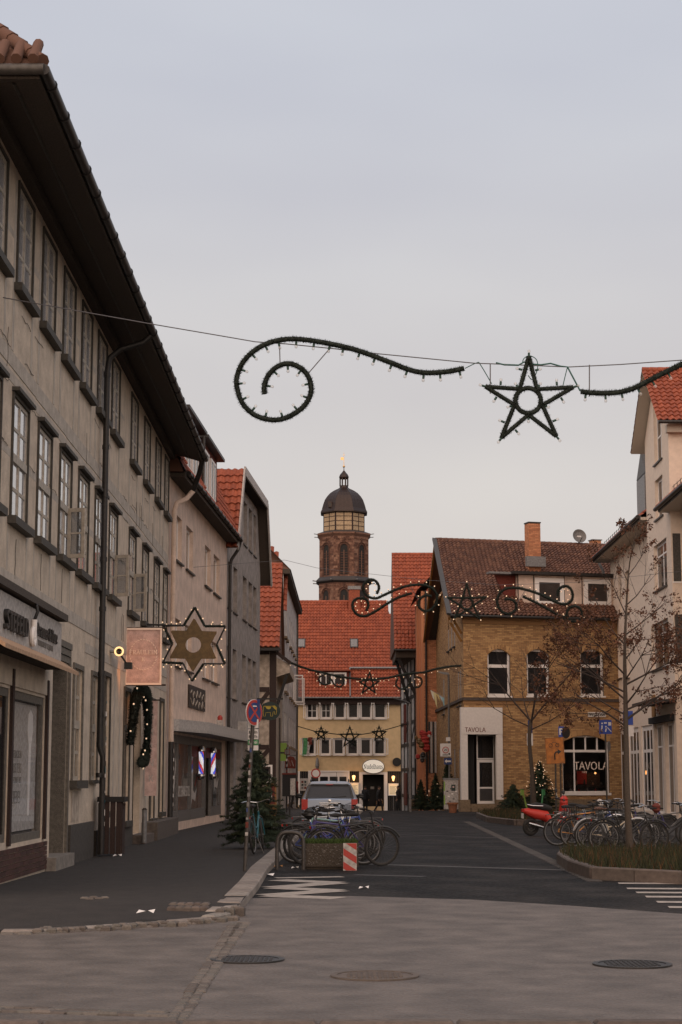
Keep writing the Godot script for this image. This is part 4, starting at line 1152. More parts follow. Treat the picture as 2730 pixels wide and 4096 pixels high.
func noodle_house():
	var g := gy(124)
	var T := fac(-5.2, 124, 5.2, 124, g)
	var h := thing("yellow_restaurant", "yellow plastered restaurant house with red tiled roof at the end of the street", "house", T)
	var L := 10.4
	var eh := 7.8
	var ups := []
	var lows := []
	for q in [[1227, 1271], [1284, 1326], [1339, 1382], [1392, 1435], [1443, 1487], [1497, 1545]]: ups.append(prect(T, q[0], 2812, q[1], 2874))
	for q in [[1212, 1262], [1282, 1323], [1335, 1377], [1389, 1434], [1442, 1486], [1496, 1542]]: lows.append(prect(T, q[0], 2954, q[1], 3019))
	var gfw := prect(T, 1239, 3088, 1394, 3190)
	var door := prect(T, 1452, 3098, 1537, 3226)
	var d2 := prect(T, 1166, 3090, 1195, 3220)
	wall(h, [Vector2(0, -0.3), Vector2(L, -0.3), Vector2(L, eh), Vector2(0, eh)], ups + lows + [gfw, door, d2], M.plaster_yellow)
	shell(h, L, eh + 0.05, 9)
	var panel_top := uv(T, 1300, 3085).y
	var pmb := MB.new()
	for q in [[0.0, d2.position.x - 0.05], [d2.end.x + 0.05, gfw.position.x - 0.08], [gfw.end.x + 0.08, door.position.x - 0.25], [door.end.x + 0.25, L]]:
		var x: float = q[0]
		while x < q[1] - 0.02:
			var e := minf(x + 0.15, q[1])
			bx(h, "cladding_board", M.wood_black, Vector3(x, -0.3, 0.0), Vector3(e - 0.006, panel_top, 0.03)); x = e
	for i in ups.size() + lows.size():
		var r: Rect2 = (ups + lows)[i]
		win(h, r, {cols = [0.5] if i < 1 or i == 1 else [], rows = [0.5] if i < 2 else [], set = 0.06, fw = 0.1, mw = 0.05, casing = M.white_dirty, cw = 0.05, sill = M.frame_white, sill_z = 0.1, glass = M.pane_dark})
		for s in [0.0, 1.0]:
			if i == 1 and s == 0: continue
			var mb := MB.new()
			var ht := r.size.y
			for q in [[0.0, 0.05, 0.0, ht], [0.32, 0.37, 0.0, ht], [0.05, 0.32, 0.0, 0.06], [0.05, 0.32, ht - 0.06, ht]]: mb.box(Vector3(q[0], q[2], -0.02), Vector3(q[1], q[3], 0.02))
			var a := -1.15 if s > 0 else -PI + 1.15
			part(h, "open_casement", mb.mesh(), M.frame_white, Transform3D(Basis(UP, a if s > 0 else a), Vector3(r.end.x + 0.03 if s > 0 else r.position.x - 0.03, r.position.y, 0.05)))
	var gwm := win(h, gfw, {name = "shop_window", cols = [0.25, 0.5, 0.75], rows = [0.5], set = 0.02, fw = 0.12, mw = 0.12, casing = M.frame_white, glass = M.pane_dark})
	bx(h, "window_panel", M.frame_white, Vector3(gfw.position.x, gfw.end.y - 0.32, -0.03), Vector3(gfw.end.x, gfw.end.y, -0.005))
	win(h, d2, {name = "side_door", cols = [], rows = [0.7], set = 0.05, fw = 0.1, casing = M.frame_white, glass = M.pane_dark})
	for x in [door.position.x - 0.24, door.end.x + 0.01]: bx(h, "portal_post", M.frame_white, Vector3(x, 0, -0.02), Vector3(x + 0.23, door.end.y + 0.16, 0.1))
	bx(h, "portal_lintel", M.frame_white, Vector3(door.position.x - 0.01, door.end.y, -0.02), Vector3(door.end.x + 0.01, door.end.y + 0.16, 0.09))
	bx(h, "door", M.wood_black, Vector3(door.position.x, -0.1, -0.8), Vector3(door.end.x, door.end.y, -0.75))
	bx(h, "door_notice", M.white_dirty, Vector3(door.position.x + 0.55, 1.55, -0.75), Vector3(door.position.x + 0.8, 1.72, -0.74))
	bx(h, "step", M.kerb_dark[2], Vector3(door.position.x - 0.3, -0.2, -0.1), Vector3(door.end.x + 0.3, 0.1, 0.35))
	for x in [door.position.x + 0.95, door.position.x + 1.35]: tub(h, "door_rail", M.orange_wood, [Vector3(x, 0.1, 0.3), Vector3(x, 0.75, 0.3)], 0.02)
	bx(h, "eaves_board", M.wood_brown, Vector3(-0.2, eh - 0.45, -0.05), Vector3(L + 0.1, eh, 0.2))
	gutter(h, Vector3(-0.2, eh + 0.02, 0.42), Vector3(L + 0.2, eh + 0.02, 0.42), M.zinc_light, 0.06)
	var rise := 7.25
	var run := 6.2
	var V := Vector3(0, rise, -run)
	var sl := V.length()
	var R := MB.new()
	R.quad(Vector3(-0.2, eh, 0.35), Vector3(-0.2, eh + rise, 0.35 - run), Vector3(8.46, eh + rise, 0.35 - run), Vector3(L + 0.3, eh, 0.35))
	R.tri(Vector3(L + 0.3, eh, 0.35), Vector3(8.46, eh + rise, 0.35 - run), Vector3(L + 0.3, eh, -12.5))
	R.quad(Vector3(-0.2, eh, -12.5), Vector3(-0.2, eh + rise, 0.35 - run), Vector3(8.46, eh + rise, 0.35 - run), Vector3(L + 0.3, eh, -12.5))
	part(h, "roof", R.mesh(), M.roof_under)
	var lh := prect(T, 1278, 2690, 1388, 2745, -0.5)
	tiles(h, Vector3(0.3, eh, 0.37), Vector3(1, 0, 0), V, L, sl, M.tile_red, 0.225, 0.31, [Rect2(lh.position.x - 0.3, 1.2, lh.size.x, 1.4)], [Vector2(-1, -1), Vector2(10.4, -1), Vector2(10.3, 0), Vector2(8.2, sl), Vector2(8.2, sl + 1), Vector2(-1, sl + 1)])
	for k in 26: tub(h, "ridge_tile", M.tile_red[k % 6], [Vector3(0.2 + k * 0.32, eh + rise + 0.05, 0.35 - run), Vector3(0.55 + k * 0.32, eh + rise + 0.05, 0.35 - run)], [0.11, 0.13], 8)
	# dormer with two windows
	var dz := -0.42
	bx(h, "dormer", M.cheek_red, Vector3(lh.position.x - 0.15, lh.position.y - 0.1, dz - 2.2), Vector3(lh.end.x + 0.15, lh.end.y + 0.1, dz - 0.02))
	bx(h, "dormer_roof", M.tile_red[0], Vector3(lh.position.x - 0.3, lh.end.y + 0.1, dz - 2.4), Vector3(lh.end.x + 0.3, lh.end.y + 0.2, dz + 0.2))
	cur = Transform3D(Basis(), Vector3(0, 0, dz))
	var hw := lh.size.x * 0.5
	for k in 2: win(h, Rect2(lh.position.x + hw * k + 0.02, lh.position.y, hw - 0.04, lh.size.y), {name = "dormer_window", cols = [0.5] if k == 0 else [], set = -0.03, fw = 0.12, glass = M.pane_dark})
	cur = Transform3D.IDENTITY
	# skylights, flashing, chimney
	for q in [[1190, 1222], [1402, 1432]]:
		var c := uv(T, (q[0] + q[1]) * 0.5, 2578, -2.9)
		var s := Transform3D(Basis(Vector3(1, 0, 0), V.normalized(), Vector3(1, 0, 0).cross(V.normalized())), Vector3(c.x, eh + (0.35 + 3.05) * rise / run, -3.05))
		var mb := MB.new(); mb.box(Vector3(-0.3, -0.45, 0.02), Vector3(0.3, 0.45, 0.14))
		var sk := part(h, "skylight", mb.mesh(), M.zinc_dark, s)
		bx(sk, "skylight_pane", M.zinc_light, Vector3(-0.23, -0.36, 0.14), Vector3(0.23, 0.36, 0.148), Transform3D.IDENTITY)
	var fl := uv(T, 1400, 2673, -1.35)
	bar(h, "flashing", M.zinc_light, Vector3(fl.x, fl.y, -1.28), Vector3(L, fl.y, -1.28), 0.16, 0.12, V)
	tub(h, "downpipe", M.zinc_light, [Vector3(fl.x, fl.y, -1.2), Vector3(fl.x + 0.02, eh + 0.1, 0.48)], 0.05)
	var ch := uv(T, 1418, 2420, -5.6)
	bx(h, "chimney", M.tile_red[1], Vector3(ch.x - 0.4, eh + 5.6, -6.0), Vector3(ch.x + 0.4, eh + rise + 0.9, -5.2))
	bx(h, "chimney_cap", M.zinc_light, Vector3(ch.x - 0.47, eh + rise + 0.9, -6.07), Vector3(ch.x + 0.47, eh + rise + 1.15, -5.13))
	bx(h, "chimney_flashing", M.zinc_light, Vector3(ch.x - 0.5, eh + 5.5, -5.19), Vector3(ch.x + 0.5, eh + 6.0, -5.1))
	# things on the wall
	var sg := uv(T, 1494, 3066)
	var o := thing("oval_sign", "oval lit white sign reading Nudelhaus over the restaurant door", "sign", T * Transform3D(Basis(), Vector3(sg.x, sg.y, 0.16)))
	var pl := []
	for k in 32: pl.append(Vector2(cos(TAU * k / 32) * 0.73, sin(TAU * k / 32) * 0.46))
	pris(o, "light_box", M.sign_lit, pl, -0.05, 0.05)
	var pl2 := []
	for k in 32: pl2.append(Vector2(cos(TAU * k / 32) * 0.77, sin(TAU * k / 32) * 0.5))
	pris(o, "rim", M.grey_paint, pl2, -0.07, 0.03)
	bx(o, "bracket", M.black, Vector3(-0.05, -0.05, -0.16), Vector3(0.05, 0.05, -0.07))
	text(o, "sign_letters", "Nudelhaus", 0.36, M.black, Transform3D(Basis.from_scale(Vector3(0.72, 1.15, 1)), Vector3(0, -0.02, 0.056)), "Droid Serif", 0.01)
	var k2 := 0
	for q in [[1416, 3111], [1574, 3113]]:
		var lp := uv(T, q[0], q[1])
		var lt := thing("wall_lantern", ["lit torch-shaped wall lamp left of the restaurant portal", "lit torch-shaped wall lamp beside the round black sign"][k2], "wall lamp", T * Transform3D(Basis(), Vector3(lp.x, lp.y - 0.2, 0.16)), "restaurant wall lamps")
		var mb := MB.new(); mb.lathe([Vector2(0.05, 0.0), Vector2(0.12, 0.3), Vector2(0.1, 0.36), Vector2(0.001, 0.38)], 12)
		part(lt, "lamp_shade", mb.mesh(), M.lamp_lit)
		tub(lt, "arm", M.black, [Vector3(0, 0.0, 0), Vector3(0, -0.3, -0.13)], 0.03)
		var ol := OmniLight3D.new(); ol.light_energy = 0.1; ol.light_color = Color(1, 0.7, 0.4); ol.omni_range = 8; ol.light_size = 0.1; ol.shadow_enabled = true; ol.position = Vector3(0, 0.2, 0.2); lt.add_child(ol)
		k2 += 1
	k2 = 0
	for q in [[1417, 3155], [1574, 3158]]:
		var mp := uv(T, q[0], q[1])
		var mo := thing("menu_case", ["glazed lit menu case partly hidden behind the parked car", "glazed lit menu case below the right wall lamp"][k2], "menu case", T * Transform3D(Basis(), Vector3(mp.x, mp.y, 0.05)), "menu cases")
		bx(mo, "case", M.frame_white, Vector3(-0.36, -0.42, 0), Vector3(0.36, 0.42, 0.1))
		bx(mo, "menu_sheet", M.menu_lit, Vector3(-0.3, -0.36, 0.1), Vector3(0.3, 0.36, 0.105))
		for i in 7: bx(mo, "print_line", M.grey_paint, Vector3(-0.24, -0.28 + i * 0.08, 0.105), Vector3(0.24 - 0.06 * (i % 3), -0.26 + i * 0.08, 0.108))
		tub(mo, "post", M.grey_paint, [Vector3(0, -0.42, 0.05), Vector3(0, -mp.y, 0.05)], 0.03)
		k2 += 1
	var rs := uv(T, 1588, 3048)
	var ro := thing("round_sign", "round black sign on the yellow wall beside the oval sign", "sign", T * Transform3D(Basis(), Vector3(rs.x, rs.y, 0.1)))
	var rl := []
	for k in 24: rl.append(Vector2(cos(TAU * k / 24), sin(TAU * k / 24)) * 0.3)
	pris(ro, "disc", M.black, rl, -0.03, 0.03)
	tub(ro, "bracket", M.black, [Vector3(0, 0, -0.1), Vector3(0, 0, -0.03)], 0.04)
	var bp := uv(T, 1218, 3138)
	var po := thing("poster_board", "white framed poster board on the dark boarding beside the restaurant window", "poster board", T * Transform3D(Basis(), Vector3(bp.x, bp.y, 0.04)))
	bx(po, "frame", M.white_dirty, Vector3(-0.28, -0.42, 0), Vector3(0.28, 0.42, 0.03))
	for i in 6: bx(po, "print_block", [M.grey_paint, M.cheek_red, M.dark_green][i % 3], Vector3(-0.2 + 0.2 * (i % 2), -0.3 + 0.2 * (i / 2), 0.03), Vector3(-0.05 + 0.2 * (i % 2), -0.15 + 0.2 * (i / 2), 0.033))
	var wl := uv(T, 1270, 3060)
	var wo := thing("wall_light", "grey outdoor lamp on the yellow wall above the no entry sign", "wall lamp", T * Transform3D(Basis(), Vector3(wl.x, wl.y, 0.1)))
	var wm := MB.new(); wm.lathe([Vector2(0.05, 0.5), Vector2(0.1, 0.3), Vector2(0.14, -0.05), Vector2(0.1, -0.2), Vector2(0.05, -0.35)], 10)
	part(wo, "lamp_body", wm.mesh(), M.zinc_light)
	bx(wo, "bracket", M.black, Vector3(-0.03, -0.3, -0.1), Vector3(0.03, -0.2, 0.02))
	var lw: Rect2 = lows[0]
	var fo := thing("flag_cloth", "green, white and red cloth hanging out of the restaurant's end window", "flag", T * Transform3D(Basis(), Vector3(lw.position.x, lw.position.y, 0.1)))
	for k in 3:
		var mb := MB.new()
		for i in 6:
			var t0 := i / 6.0
			var t1 := (i + 1) / 6.0
			var f := []
			for te in [[t0, 0.0], [t0, 1.0], [t1, 1.0], [t1, 0.0]]:
				f.append(Vector3([0.02, 0.3, 0.36][k] + [0.28, 0.2, 0.3][k] * te[1] + 0.04 * sin(te[0] * 5 + k), [1.15, 0.95, 1.2][k] - te[0] * [1.25, 1.0, 0.5][k], 0.03 * sin(te[0] * 7 + te[1] * 3) + 0.01 * k))
			mb.quad(f[0], f[1], f[2], f[3])
		part(fo, ["green_stripe", "white_stripe", "red_stripe"][k], mb.mesh(), [M.sign_green, M.white_dirty, M.cheek_red][k])

func octa(mb: MB, prof: Array):
	for i in prof.size() - 1:
		for k in 8:
			mb.quad(oct_point(prof[i], k), oct_point(prof[i], k + 1), oct_point(prof[i + 1], k + 1), oct_point(prof[i + 1], k))
func oct_point(p: Vector2, q: int) -> Vector3:
	var a := TAU * (q + 0.5) / 8.0
	return Vector3(cos(a), 0, sin(a)) * (p.x / cos(PI / 8)) + Vector3(0, p.y, 0)
func tower():
	var h := thing("church_tower", "red sandstone church tower with half-timbered drum and dark copper dome", "tower", at(0.64, 0, -383))
	var m := MB.new(); octa(m, [Vector2(5.4, -1), Vector2(5.4, 43.3)])
	part(h, "lower_stage", m.mesh(), M.stone_red[1])
	m = MB.new(); octa(m, [Vector2(5.3, 44.1), Vector2(5.3, 53.2)])
	part(h, "belfry_stage", m.mesh(), M.stone_red[2])
	m = MB.new(); octa(m, [Vector2(5.4, 42.9), Vector2(6.0, 43.3), Vector2(6.0, 43.55), Vector2(5.3, 44.3)])
	part(h, "lower_cornice", m.mesh(), M.slate)
	m = MB.new(); octa(m, [Vector2(5.3, 53.0), Vector2(5.75, 53.5), Vector2(5.75, 53.8)])
	part(h, "upper_cornice", m.mesh(), M.stone_red[3])
	m = MB.new(); octa(m, [Vector2(5.75, 53.8), Vector2(4.5, 54.3)])
	part(h, "cornice_roof", m.mesh(), M.slate)
	m = MB.new(); octa(m, [Vector2(4.45, 54.2), Vector2(4.45, 58.5)])
	part(h, "drum", m.mesh(), M.drum_ochre)
	m = MB.new(); octa(m, [Vector2(4.4, 58.2), Vector2(5.05, 58.35), Vector2(5.05, 58.6), Vector2(4.72, 59.3), Vector2(4.45, 60.3), Vector2(4.1, 61.3), Vector2(3.6, 62.1), Vector2(2.95, 62.85), Vector2(2.2, 63.4), Vector2(1.4, 63.85), Vector2(0.95, 64.2), Vector2(0.9, 64.4)])
	var dome := part(h, "dome", m.mesh(), M.copper_brown)
	for k in 8:
		for e in [0.5, 0.25, 0.75, 0.0]:
			var pts := []
			for q in [Vector2(4.72, 59.3), Vector2(4.45, 60.3), Vector2(4.1, 61.3), Vector2(3.6, 62.1), Vector2(2.95, 62.85), Vector2(2.2, 63.4), Vector2(1.4, 63.85)]:
				var a: float = TAU * (k + e) / 8.0
				var rr: float = q.x / cos(fposmod(e + 0.5, 1.0) * PI / 4 - PI / 8)
				pts.append(Vector3(cos(a) * rr, q.y, sin(a) * rr))
			tub(dome, "seam", M.copper_brown, pts, 0.05 if e == 0.5 else 0.035, 4)
	m = MB.new(); octa(m, [Vector2(0.9, 64.3), Vector2(0.9, 64.7)]); octa(m, [Vector2(0.9, 66.2), Vector2(1.05, 66.5), Vector2(1.05, 66.6), Vector2(0.85, 67.1), Vector2(0.45, 67.6), Vector2(0.1, 68.1)])
	part(h, "lantern", m.mesh(), M.copper_brown)
	for k in 8:
		var a := TAU * (k + 0.5) / 8
		tub(h, "lantern_post", M.copper_brown, [Vector3(cos(a) * 0.9, 64.6, sin(a) * 0.9), Vector3(cos(a) * 0.9, 66.3, sin(a) * 0.9)], 0.16, 6)
	tub(h, "spire_rod", M.zinc, [Vector3(0, 68, 0), Vector3(0, 68.8, 0)], 0.09)
	tub(h, "spire_rod", M.gold, [Vector3(0, 69.1, 0), Vector3(0, 72.1, 0)], [0.07, 0.03])
	m = MB.new(); m.lathe([Vector2(0.01, 68.7), Vector2(0.2, 68.76), Vector2(0.28, 68.95), Vector2(0.2, 69.14), Vector2(0.01, 69.2)], 12)
	part(h, "gold_ball", m.mesh(), M.gold)
	bx(h, "weather_vane", M.gold, Vector3(-0.7, 70.4, -0.02), Vector3(-0.1, 71.0, 0.02))
	bx(h, "vane_cross", M.gold, Vector3(-0.2, 71.5, -0.03), Vector3(0.25, 71.56, 0.03))
	# small roof house on the dome
	bx(h, "dome_dormer", M.copper_brown, Vector3(-3.4, 59.4, 3.0), Vector3(-2.6, 60.6, 3.9))
	bx(h, "dormer_shutter", M.black, Vector3(-3.2, 59.6, 3.9), Vector3(-2.85, 60.3, 3.93))
	# faces towards the street: 1 front, 2 sides
	for k in 3:
		var a: float = [0.0, -PI / 4, PI / 4][k]
		var fx := Transform3D(Basis(UP, a), Vector3.ZERO)
		for lv in 2:
			var ap: float = [5.4, 5.3][lv]
			var hw := ap * tan(PI / 8)
			cur = fx * Transform3D(Basis(), Vector3(0, 0, ap))
			var y0: float = [26.0, 44.2][lv]
			var y1: float = [43.0, 53.2][lv]
			var hole := Rect2(-0.85, [33.0, 44.6][lv], 1.7, [8.4, 6.6][lv])
			bricks(h, [Vector2(-hw, y0), Vector2(hw, y0), Vector2(hw, y1), Vector2(-hw, y1)], [hole], M.stone_red, 0.85, 0.46, "stone_block", 60, 0.03, 0.02)
			var by := hole.position.y
			var ty := hole.end.y - 1.3
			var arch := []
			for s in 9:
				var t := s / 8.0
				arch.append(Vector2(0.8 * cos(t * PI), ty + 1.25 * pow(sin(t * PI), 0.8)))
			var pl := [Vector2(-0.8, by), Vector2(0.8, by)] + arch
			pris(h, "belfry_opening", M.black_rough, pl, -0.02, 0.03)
			var ring := []
			for p in [Vector2(0.9, by)] + arch + [Vector2(-0.9, by)]: ring.append(Vector3(p.x * 1.12, p.y + (0.12 if p.y > by else 0.0), 0.08))
			tub(h, "arch_moulding", M.stone_red[0], ring, 0.13, 6)
			var ring2 := []
			for p in arch: ring2.append(Vector3(p.x * 1.5, p.y + 0.5, 0.1))
			tub(h, "hood_mould", M.stone_red[0], ring2, 0.12, 6)
			tub(h, "finial", M.stone_red[0], [Vector3(0, hole.end.y + 0.4, 0.1), Vector3(0, hole.end.y + 1.5, 0.1)], [0.16, 0.08], 6)
			bx(h, "finial", M.stone_red[0], Vector3(-0.4, hole.end.y + 1.0, 0.02), Vector3(0.4, hole.end.y + 1.15, 0.2))
			tub(h, "mullion", M.stone_red[4], [Vector3(0, by, 0.06), Vector3(0, ty, 0.06)], 0.09, 6)
			for s in 9: bx(h, "louvre", M.stone_red[1], Vector3(-0.75, by + 0.3 + s * 0.55, 0.03), Vector3(0.75, by + 0.4 + s * 0.55, 0.1))
			for s in 12: bx(h, "frieze_block", M.stone_red[s % 6], Vector3(-hw + s * hw / 6.0 + 0.05, y1 - 0.9, 0.0), Vector3(-hw + (s + 0.6) * hw / 6.0, y1 - 0.6, 0.14))
		cur = fx * Transform3D(Basis(), Vector3(0, 0, 4.45))
		var dw := 4.45 * tan(PI / 8)
		for i in 3: bx(h, "timber_post", M.wood_brown, Vector3(-dw + i * (dw - 0.09) - 0.0, 54.2, -0.05), Vector3(-dw + i * (dw - 0.09) + 0.18, 58.4, 0.04))
		for y in [54.25, 55.3, 56.3, 57.3, 58.1]: bx(h, "timber_beam", M.wood_brown, Vector3(-dw, y, -0.05), Vector3(dw, y + 0.14, 0.03))
		cur = Transform3D.IDENTITY
	for k in 8:
		var a := TAU * (k + 0.5) / 8
		var d := Vector3(cos(a), 0, sin(a))
		tub(h, "gargoyle", M.zinc, [d * 6.0 + Vector3(0, 53.6, 0), d * 7.0 + Vector3(0, 53.7, 0)], 0.08, 5)
		tub(h, "gargoyle", M.zinc_light, [d * 6.2 + Vector3(0, 43.4, 0), d * 7.3 + Vector3(0, 43.5, 0)], 0.12, 5)

func corner_house():
	var T := fac(5.93, 86, 13.3, 88)
	var sdir := T.basis.inverse() * Vector3(5.47 - 5.93, 0, -16.0).normalized()
	var L := 9.2
	var h := thing("corner_brick_house", "yellow brick corner house with brown tiled roof and a wide dormer above the shop", "house", T)
	var eh := uv(T, 1900, 2466).y
	var wins := []
	for q in [[1950, 2044], [2107, 2200], [2320, 2418]]: wins.append(prect(T, q[0], 2596, q[1], 2784))
	var shop := prect(T, 2249, 2942, 2440, 3171)
	var por := prect(T, 1862, 2935, 1988, 3226)
	por.position.y = 0.35; por.size.y = uv(T, 1900, 2935).y - 0.35
	var all := wins + [shop, por]
	var ol := [Vector2(0, -0.1), Vector2(L, -0.1), Vector2(L, eh), Vector2(0, eh)]
	wall(h, ol, all, M.mortar, 0.3)
	bricks(h, [Vector2(0, 0.5), Vector2(L, 0.5), Vector2(L, eh), Vector2(0, eh)], all, M.brick_yellow)
	shell(h, L, eh, 12, 0.0, -0.2, sdir)
	for r in wins:
		win(h, r, {cols = [], rows = [0.64], transom = 0.64, set = 0.14, fw = 0.11, mw = 0.09, sill = M.frame_white, sill_z = 0.06, sill_h = 0.08, glass = M.pane_dark})
		arch_fill(h, r, 0.28, M.brick_yellow)
	var sm := win(h, shop, {name = "shop_window", cols = [0.27], rows = [0.73], transom = 0.73, set = 0.12, fw = 0.08, mw = 0.07, sill = M.frame_white, sill_z = 0.06, sill_h = 0.12, glass = M.pane_shop})
	arch_fill(h, shop, 0.32, M.brick_yellow)
	for x in [0.5, 0.75]: bx(h, "shop_window_bar", M.frame_white, Vector3(shop.position.x + shop.size.x * x, shop.position.y + shop.size.y * 0.74, -0.17), Vector3(shop.position.x + shop.size.x * x + 0.08, shop.end.y, -0.11))
	var c := shop.get_center()
	text(sm, "window_lettering", "TAVOLA", 0.52, M.banner_edge, Transform3D(Basis.from_scale(Vector3(0.98, 1, 1)), Vector3(shop.size.x * 0.63, shop.size.y * 0.47, -0.1)), "Droid Sans", 0.006)
	text(sm, "window_lettering", "1982", 0.13, M.banner_edge, Transform3D(Basis(), Vector3(shop.size.x * 0.48, shop.size.y * 0.36, -0.1)), "Droid Sans", 0.006)
	# shop display
	var sx := shop.position.x
	var sy := shop.position.y
	bx(sm, "display_table", M.wood_old, Vector3(0.1, 0.25, -1.0), Vector3(2.6, 0.35, -0.45), Transform3D.IDENTITY)
	bx(sm, "display_back", M.wood_old, Vector3(0.35, 0.35, -1.1), Vector3(2.4, 0.95, -1.05), Transform3D.IDENTITY)
	bx(sm, "display_picture", M.red, Vector3(1.15, 0.42, -1.0), Vector3(1.65, 1.05, -0.95), Transform3D.IDENTITY)
	for k in 11:
		var bm := MB.new()
		var rr := rng.randf_range(0.04, 0.09)
		var hh := rng.randf_range(0.1, 0.32)
		bm.lathe([Vector2(rr * 0.8, 0), Vector2(rr, hh * 0.4), Vector2(rr * 0.7, hh * 0.7), Vector2(rr * 0.35, hh)], 10, Transform3D(Basis(), Vector3(0.2 + k * 0.22, 0.36 if k % 2 else 0.02, -0.6 + 0.2 * (k % 2))))
		part(sm, "display_jar", bm.mesh(), [M.red, M.black, M.white_dirty, M.terracotta][k % 4], Transform3D.IDENTITY)
	var dl := MB.new(); dl.lathe([Vector2(0.01, -0.06), Vector2(0.06, 0), Vector2(0.01, 0.06)], 10, Transform3D(Basis(), Vector3(2.05, 0.95, -0.8)))
	part(sm, "display_lamp", dl.mesh(), M.lamp_lit, Transform3D.IDENTITY)
	var ol2 := OmniLight3D.new(); ol2.light_energy = 0.05; ol2.light_color = Color(1, 0.65, 0.35); ol2.light_size = 0.1; ol2.omni_range = 6; ol2.shadow_enabled = true; ol2.position = Vector3(2.05, 0.98, -0.68); sm.add_child(ol2)
	# cornice between the floors, plinth
	var cy := uv(T, 1900, 2802).y
	bx(h, "string_course", M.kerb_dark[0], Vector3(-0.08, cy, -0.02), Vector3(L, cy + 0.14, 0.1))
	bx(h, "string_course", M.brick_yellow[0], Vector3(-0.05, cy - 0.16, -0.02), Vector3(L, cy, 0.05))
	bx(h, "plinth", M.sandstone, Vector3(por.end.x + 0.25, -0.1, -0.02), Vector3(L, 0.55, 0.06))
	bx(h, "eaves_course", M.brick_yellow[0], Vector3(-0.06, eh - 0.35, -0.02), Vector3(L, eh - 0.15, 0.06))
	bx(h, "eaves_course", M.brick_yellow[0], Vector3(-0.06, eh - 0.15, -0.02), Vector3(L, eh, 0.12))
	# white portal with sign
	var ph := prect(T, 1843, 2829, 2010, 2938, 0.15)
	bx(h, "portal_sign", M.portal_white, Vector3(ph.position.x, ph.position.y, 0.02), Vector3(ph.end.x, ph.end.y, 0.22))
	text(h, "portal_lettering", "TAVOLA", 0.3, M.cheek_red, Transform3D(Basis.from_scale(Vector3(1.0, 1, 1)), Vector3(uv(T, 1902, 2917, 0.22).x, uv(T, 1902, 2919, 0.22).y, 0.225)), "Droid Sans", 0.008)
	bx(h, "portal_post", M.portal_white, Vector3(ph.position.x, 0.55, 0.02), Vector3(por.position.x + 0.05, ph.position.y, 0.2))
	bx(h, "portal_post", M.portal_white, Vector3(por.end.x - 0.05, 0.55, 0.02), Vector3(ph.end.x, ph.position.y, 0.2))
	bx(h, "portal_base", M.sandstone, Vector3(ph.position.x - 0.1, -0.1, 0.0), Vector3(por.position.x + 0.12, 0.55, 0.28))
	bx(h, "portal_base", M.sandstone, Vector3(por.end.x - 0.1, -0.1, 0.0), Vector3(ph.end.x + 0.12, 0.55, 0.28))
	bx(h, "step", M.sandstone, Vector3(por.position.x + 0.13, -0.1, -0.6), Vector3(por.end.x - 0.12, 0.16, 0.5))
	bx(h, "step", M.sandstone, Vector3(por.position.x + 0.13, 0.16, -0.6), Vector3(por.end.x - 0.12, 0.34, 0.2))
	bx(h, "recess_wall", M.sandstone, Vector3(por.end.x - 0.5, 0.35, -0.62), Vector3(por.end.x, por.end.y, -0.58))
	bx(h, "recess_wall", M.wood_black, Vector3(por.position.x, 0.35, -0.62), Vector3(por.position.x + 0.65, por.end.y, -0.58))
	var dr := prect(T, 1908, 3028, 1965, 3212, -0.55)
	cur = Transform3D(Basis(), Vector3(0, 0, -0.55))
	var dw := win(h, Rect2(dr.position.x, 0.35, 0.92, 2.1), {name = "door", cols = [], rows = [0.36], set = 0.0, fw = 0.13, mw = 0.12, glass = M.pane_dark})
	bx(dw, "door_panel", M.frame_white, Vector3(0.12, 0.12, -0.05), Vector3(0.8, 0.72, -0.02), Transform3D.IDENTITY)
	tub(dw, "handle", M.black, [Vector3(0.14, 0.95, 0.04), Vector3(0.2, 1.0, 0.06), Vector3(0.2, 1.3, 0.06), Vector3(0.14, 1.35, 0.04)], 0.02)
	win(h, Rect2(dr.position.x, 2.47, 0.92, por.end.y - 2.5), {name = "fanlight", cols = [], set = 0.0, fw = 0.06, glass = M.pane_dark})
	cur = Transform3D.IDENTITY
	# street name plate
	var sp := prect(T, 2352, 2848, 2424, 2868)
	bx(h, "street_sign", M.sign_white, Vector3(sp.position.x, sp.position.y, 0.01), Vector3(sp.end.x, sp.end.y, 0.03))
	text(h, "street_lettering", "Neustadt", 0.2, M.black, Transform3D(Basis(), Vector3(sp.get_center().x, sp.get_center().y, 0.032)), "Droid Sans", 0.006, 700)
	# roof
	var rh := 14.05
	var run := 8.2
	var V := sdir * run + Vector3(0, rh - eh, 0)
	var sl := V.length()
	var R := MB.new()
	var e0 := Vector3(-0.75, eh, 0.35)
	var e1 := Vector3(L + 1.0, eh, 0.35)
	R.quad(e0, e0 + V, e1 + V, e1)
	R.quad(e0 + sdir * 16.6, e0 + V, e1 + V, e1 + sdir * 16.6)
	part(h, "roof", R.mesh(), M.roof_under)
	var db := prect(T, 2071, 2300, 2446, 2424, -1.2)
	tiles(h, Vector3(-0.75, eh + 0.02, 0.4), Vector3(1, 0, 0), V, L + 1.5, sl, M.tile_brown, 0.215, 0.3, [Rect2(db.position.x + 0.7, 1.45, db.size.x, 2.15)])
	for k in 35: tub(h, "ridge_tile", M.tile_brown[k % 6], [e0 + V + Vector3(k * 0.31 - 0.05, 0.06, 0), e0 + V + Vector3(k * 0.31 + 0.31, 0.06, 0)], [0.12, 0.14], 8)
	bar(h, "verge_strip", M.zinc, e0 + Vector3(-0.1, 0.05, 0.05), e0 + V + Vector3(-0.1, 0.12, 0), 0.1, 0.22, Vector3(1, 0, 0))
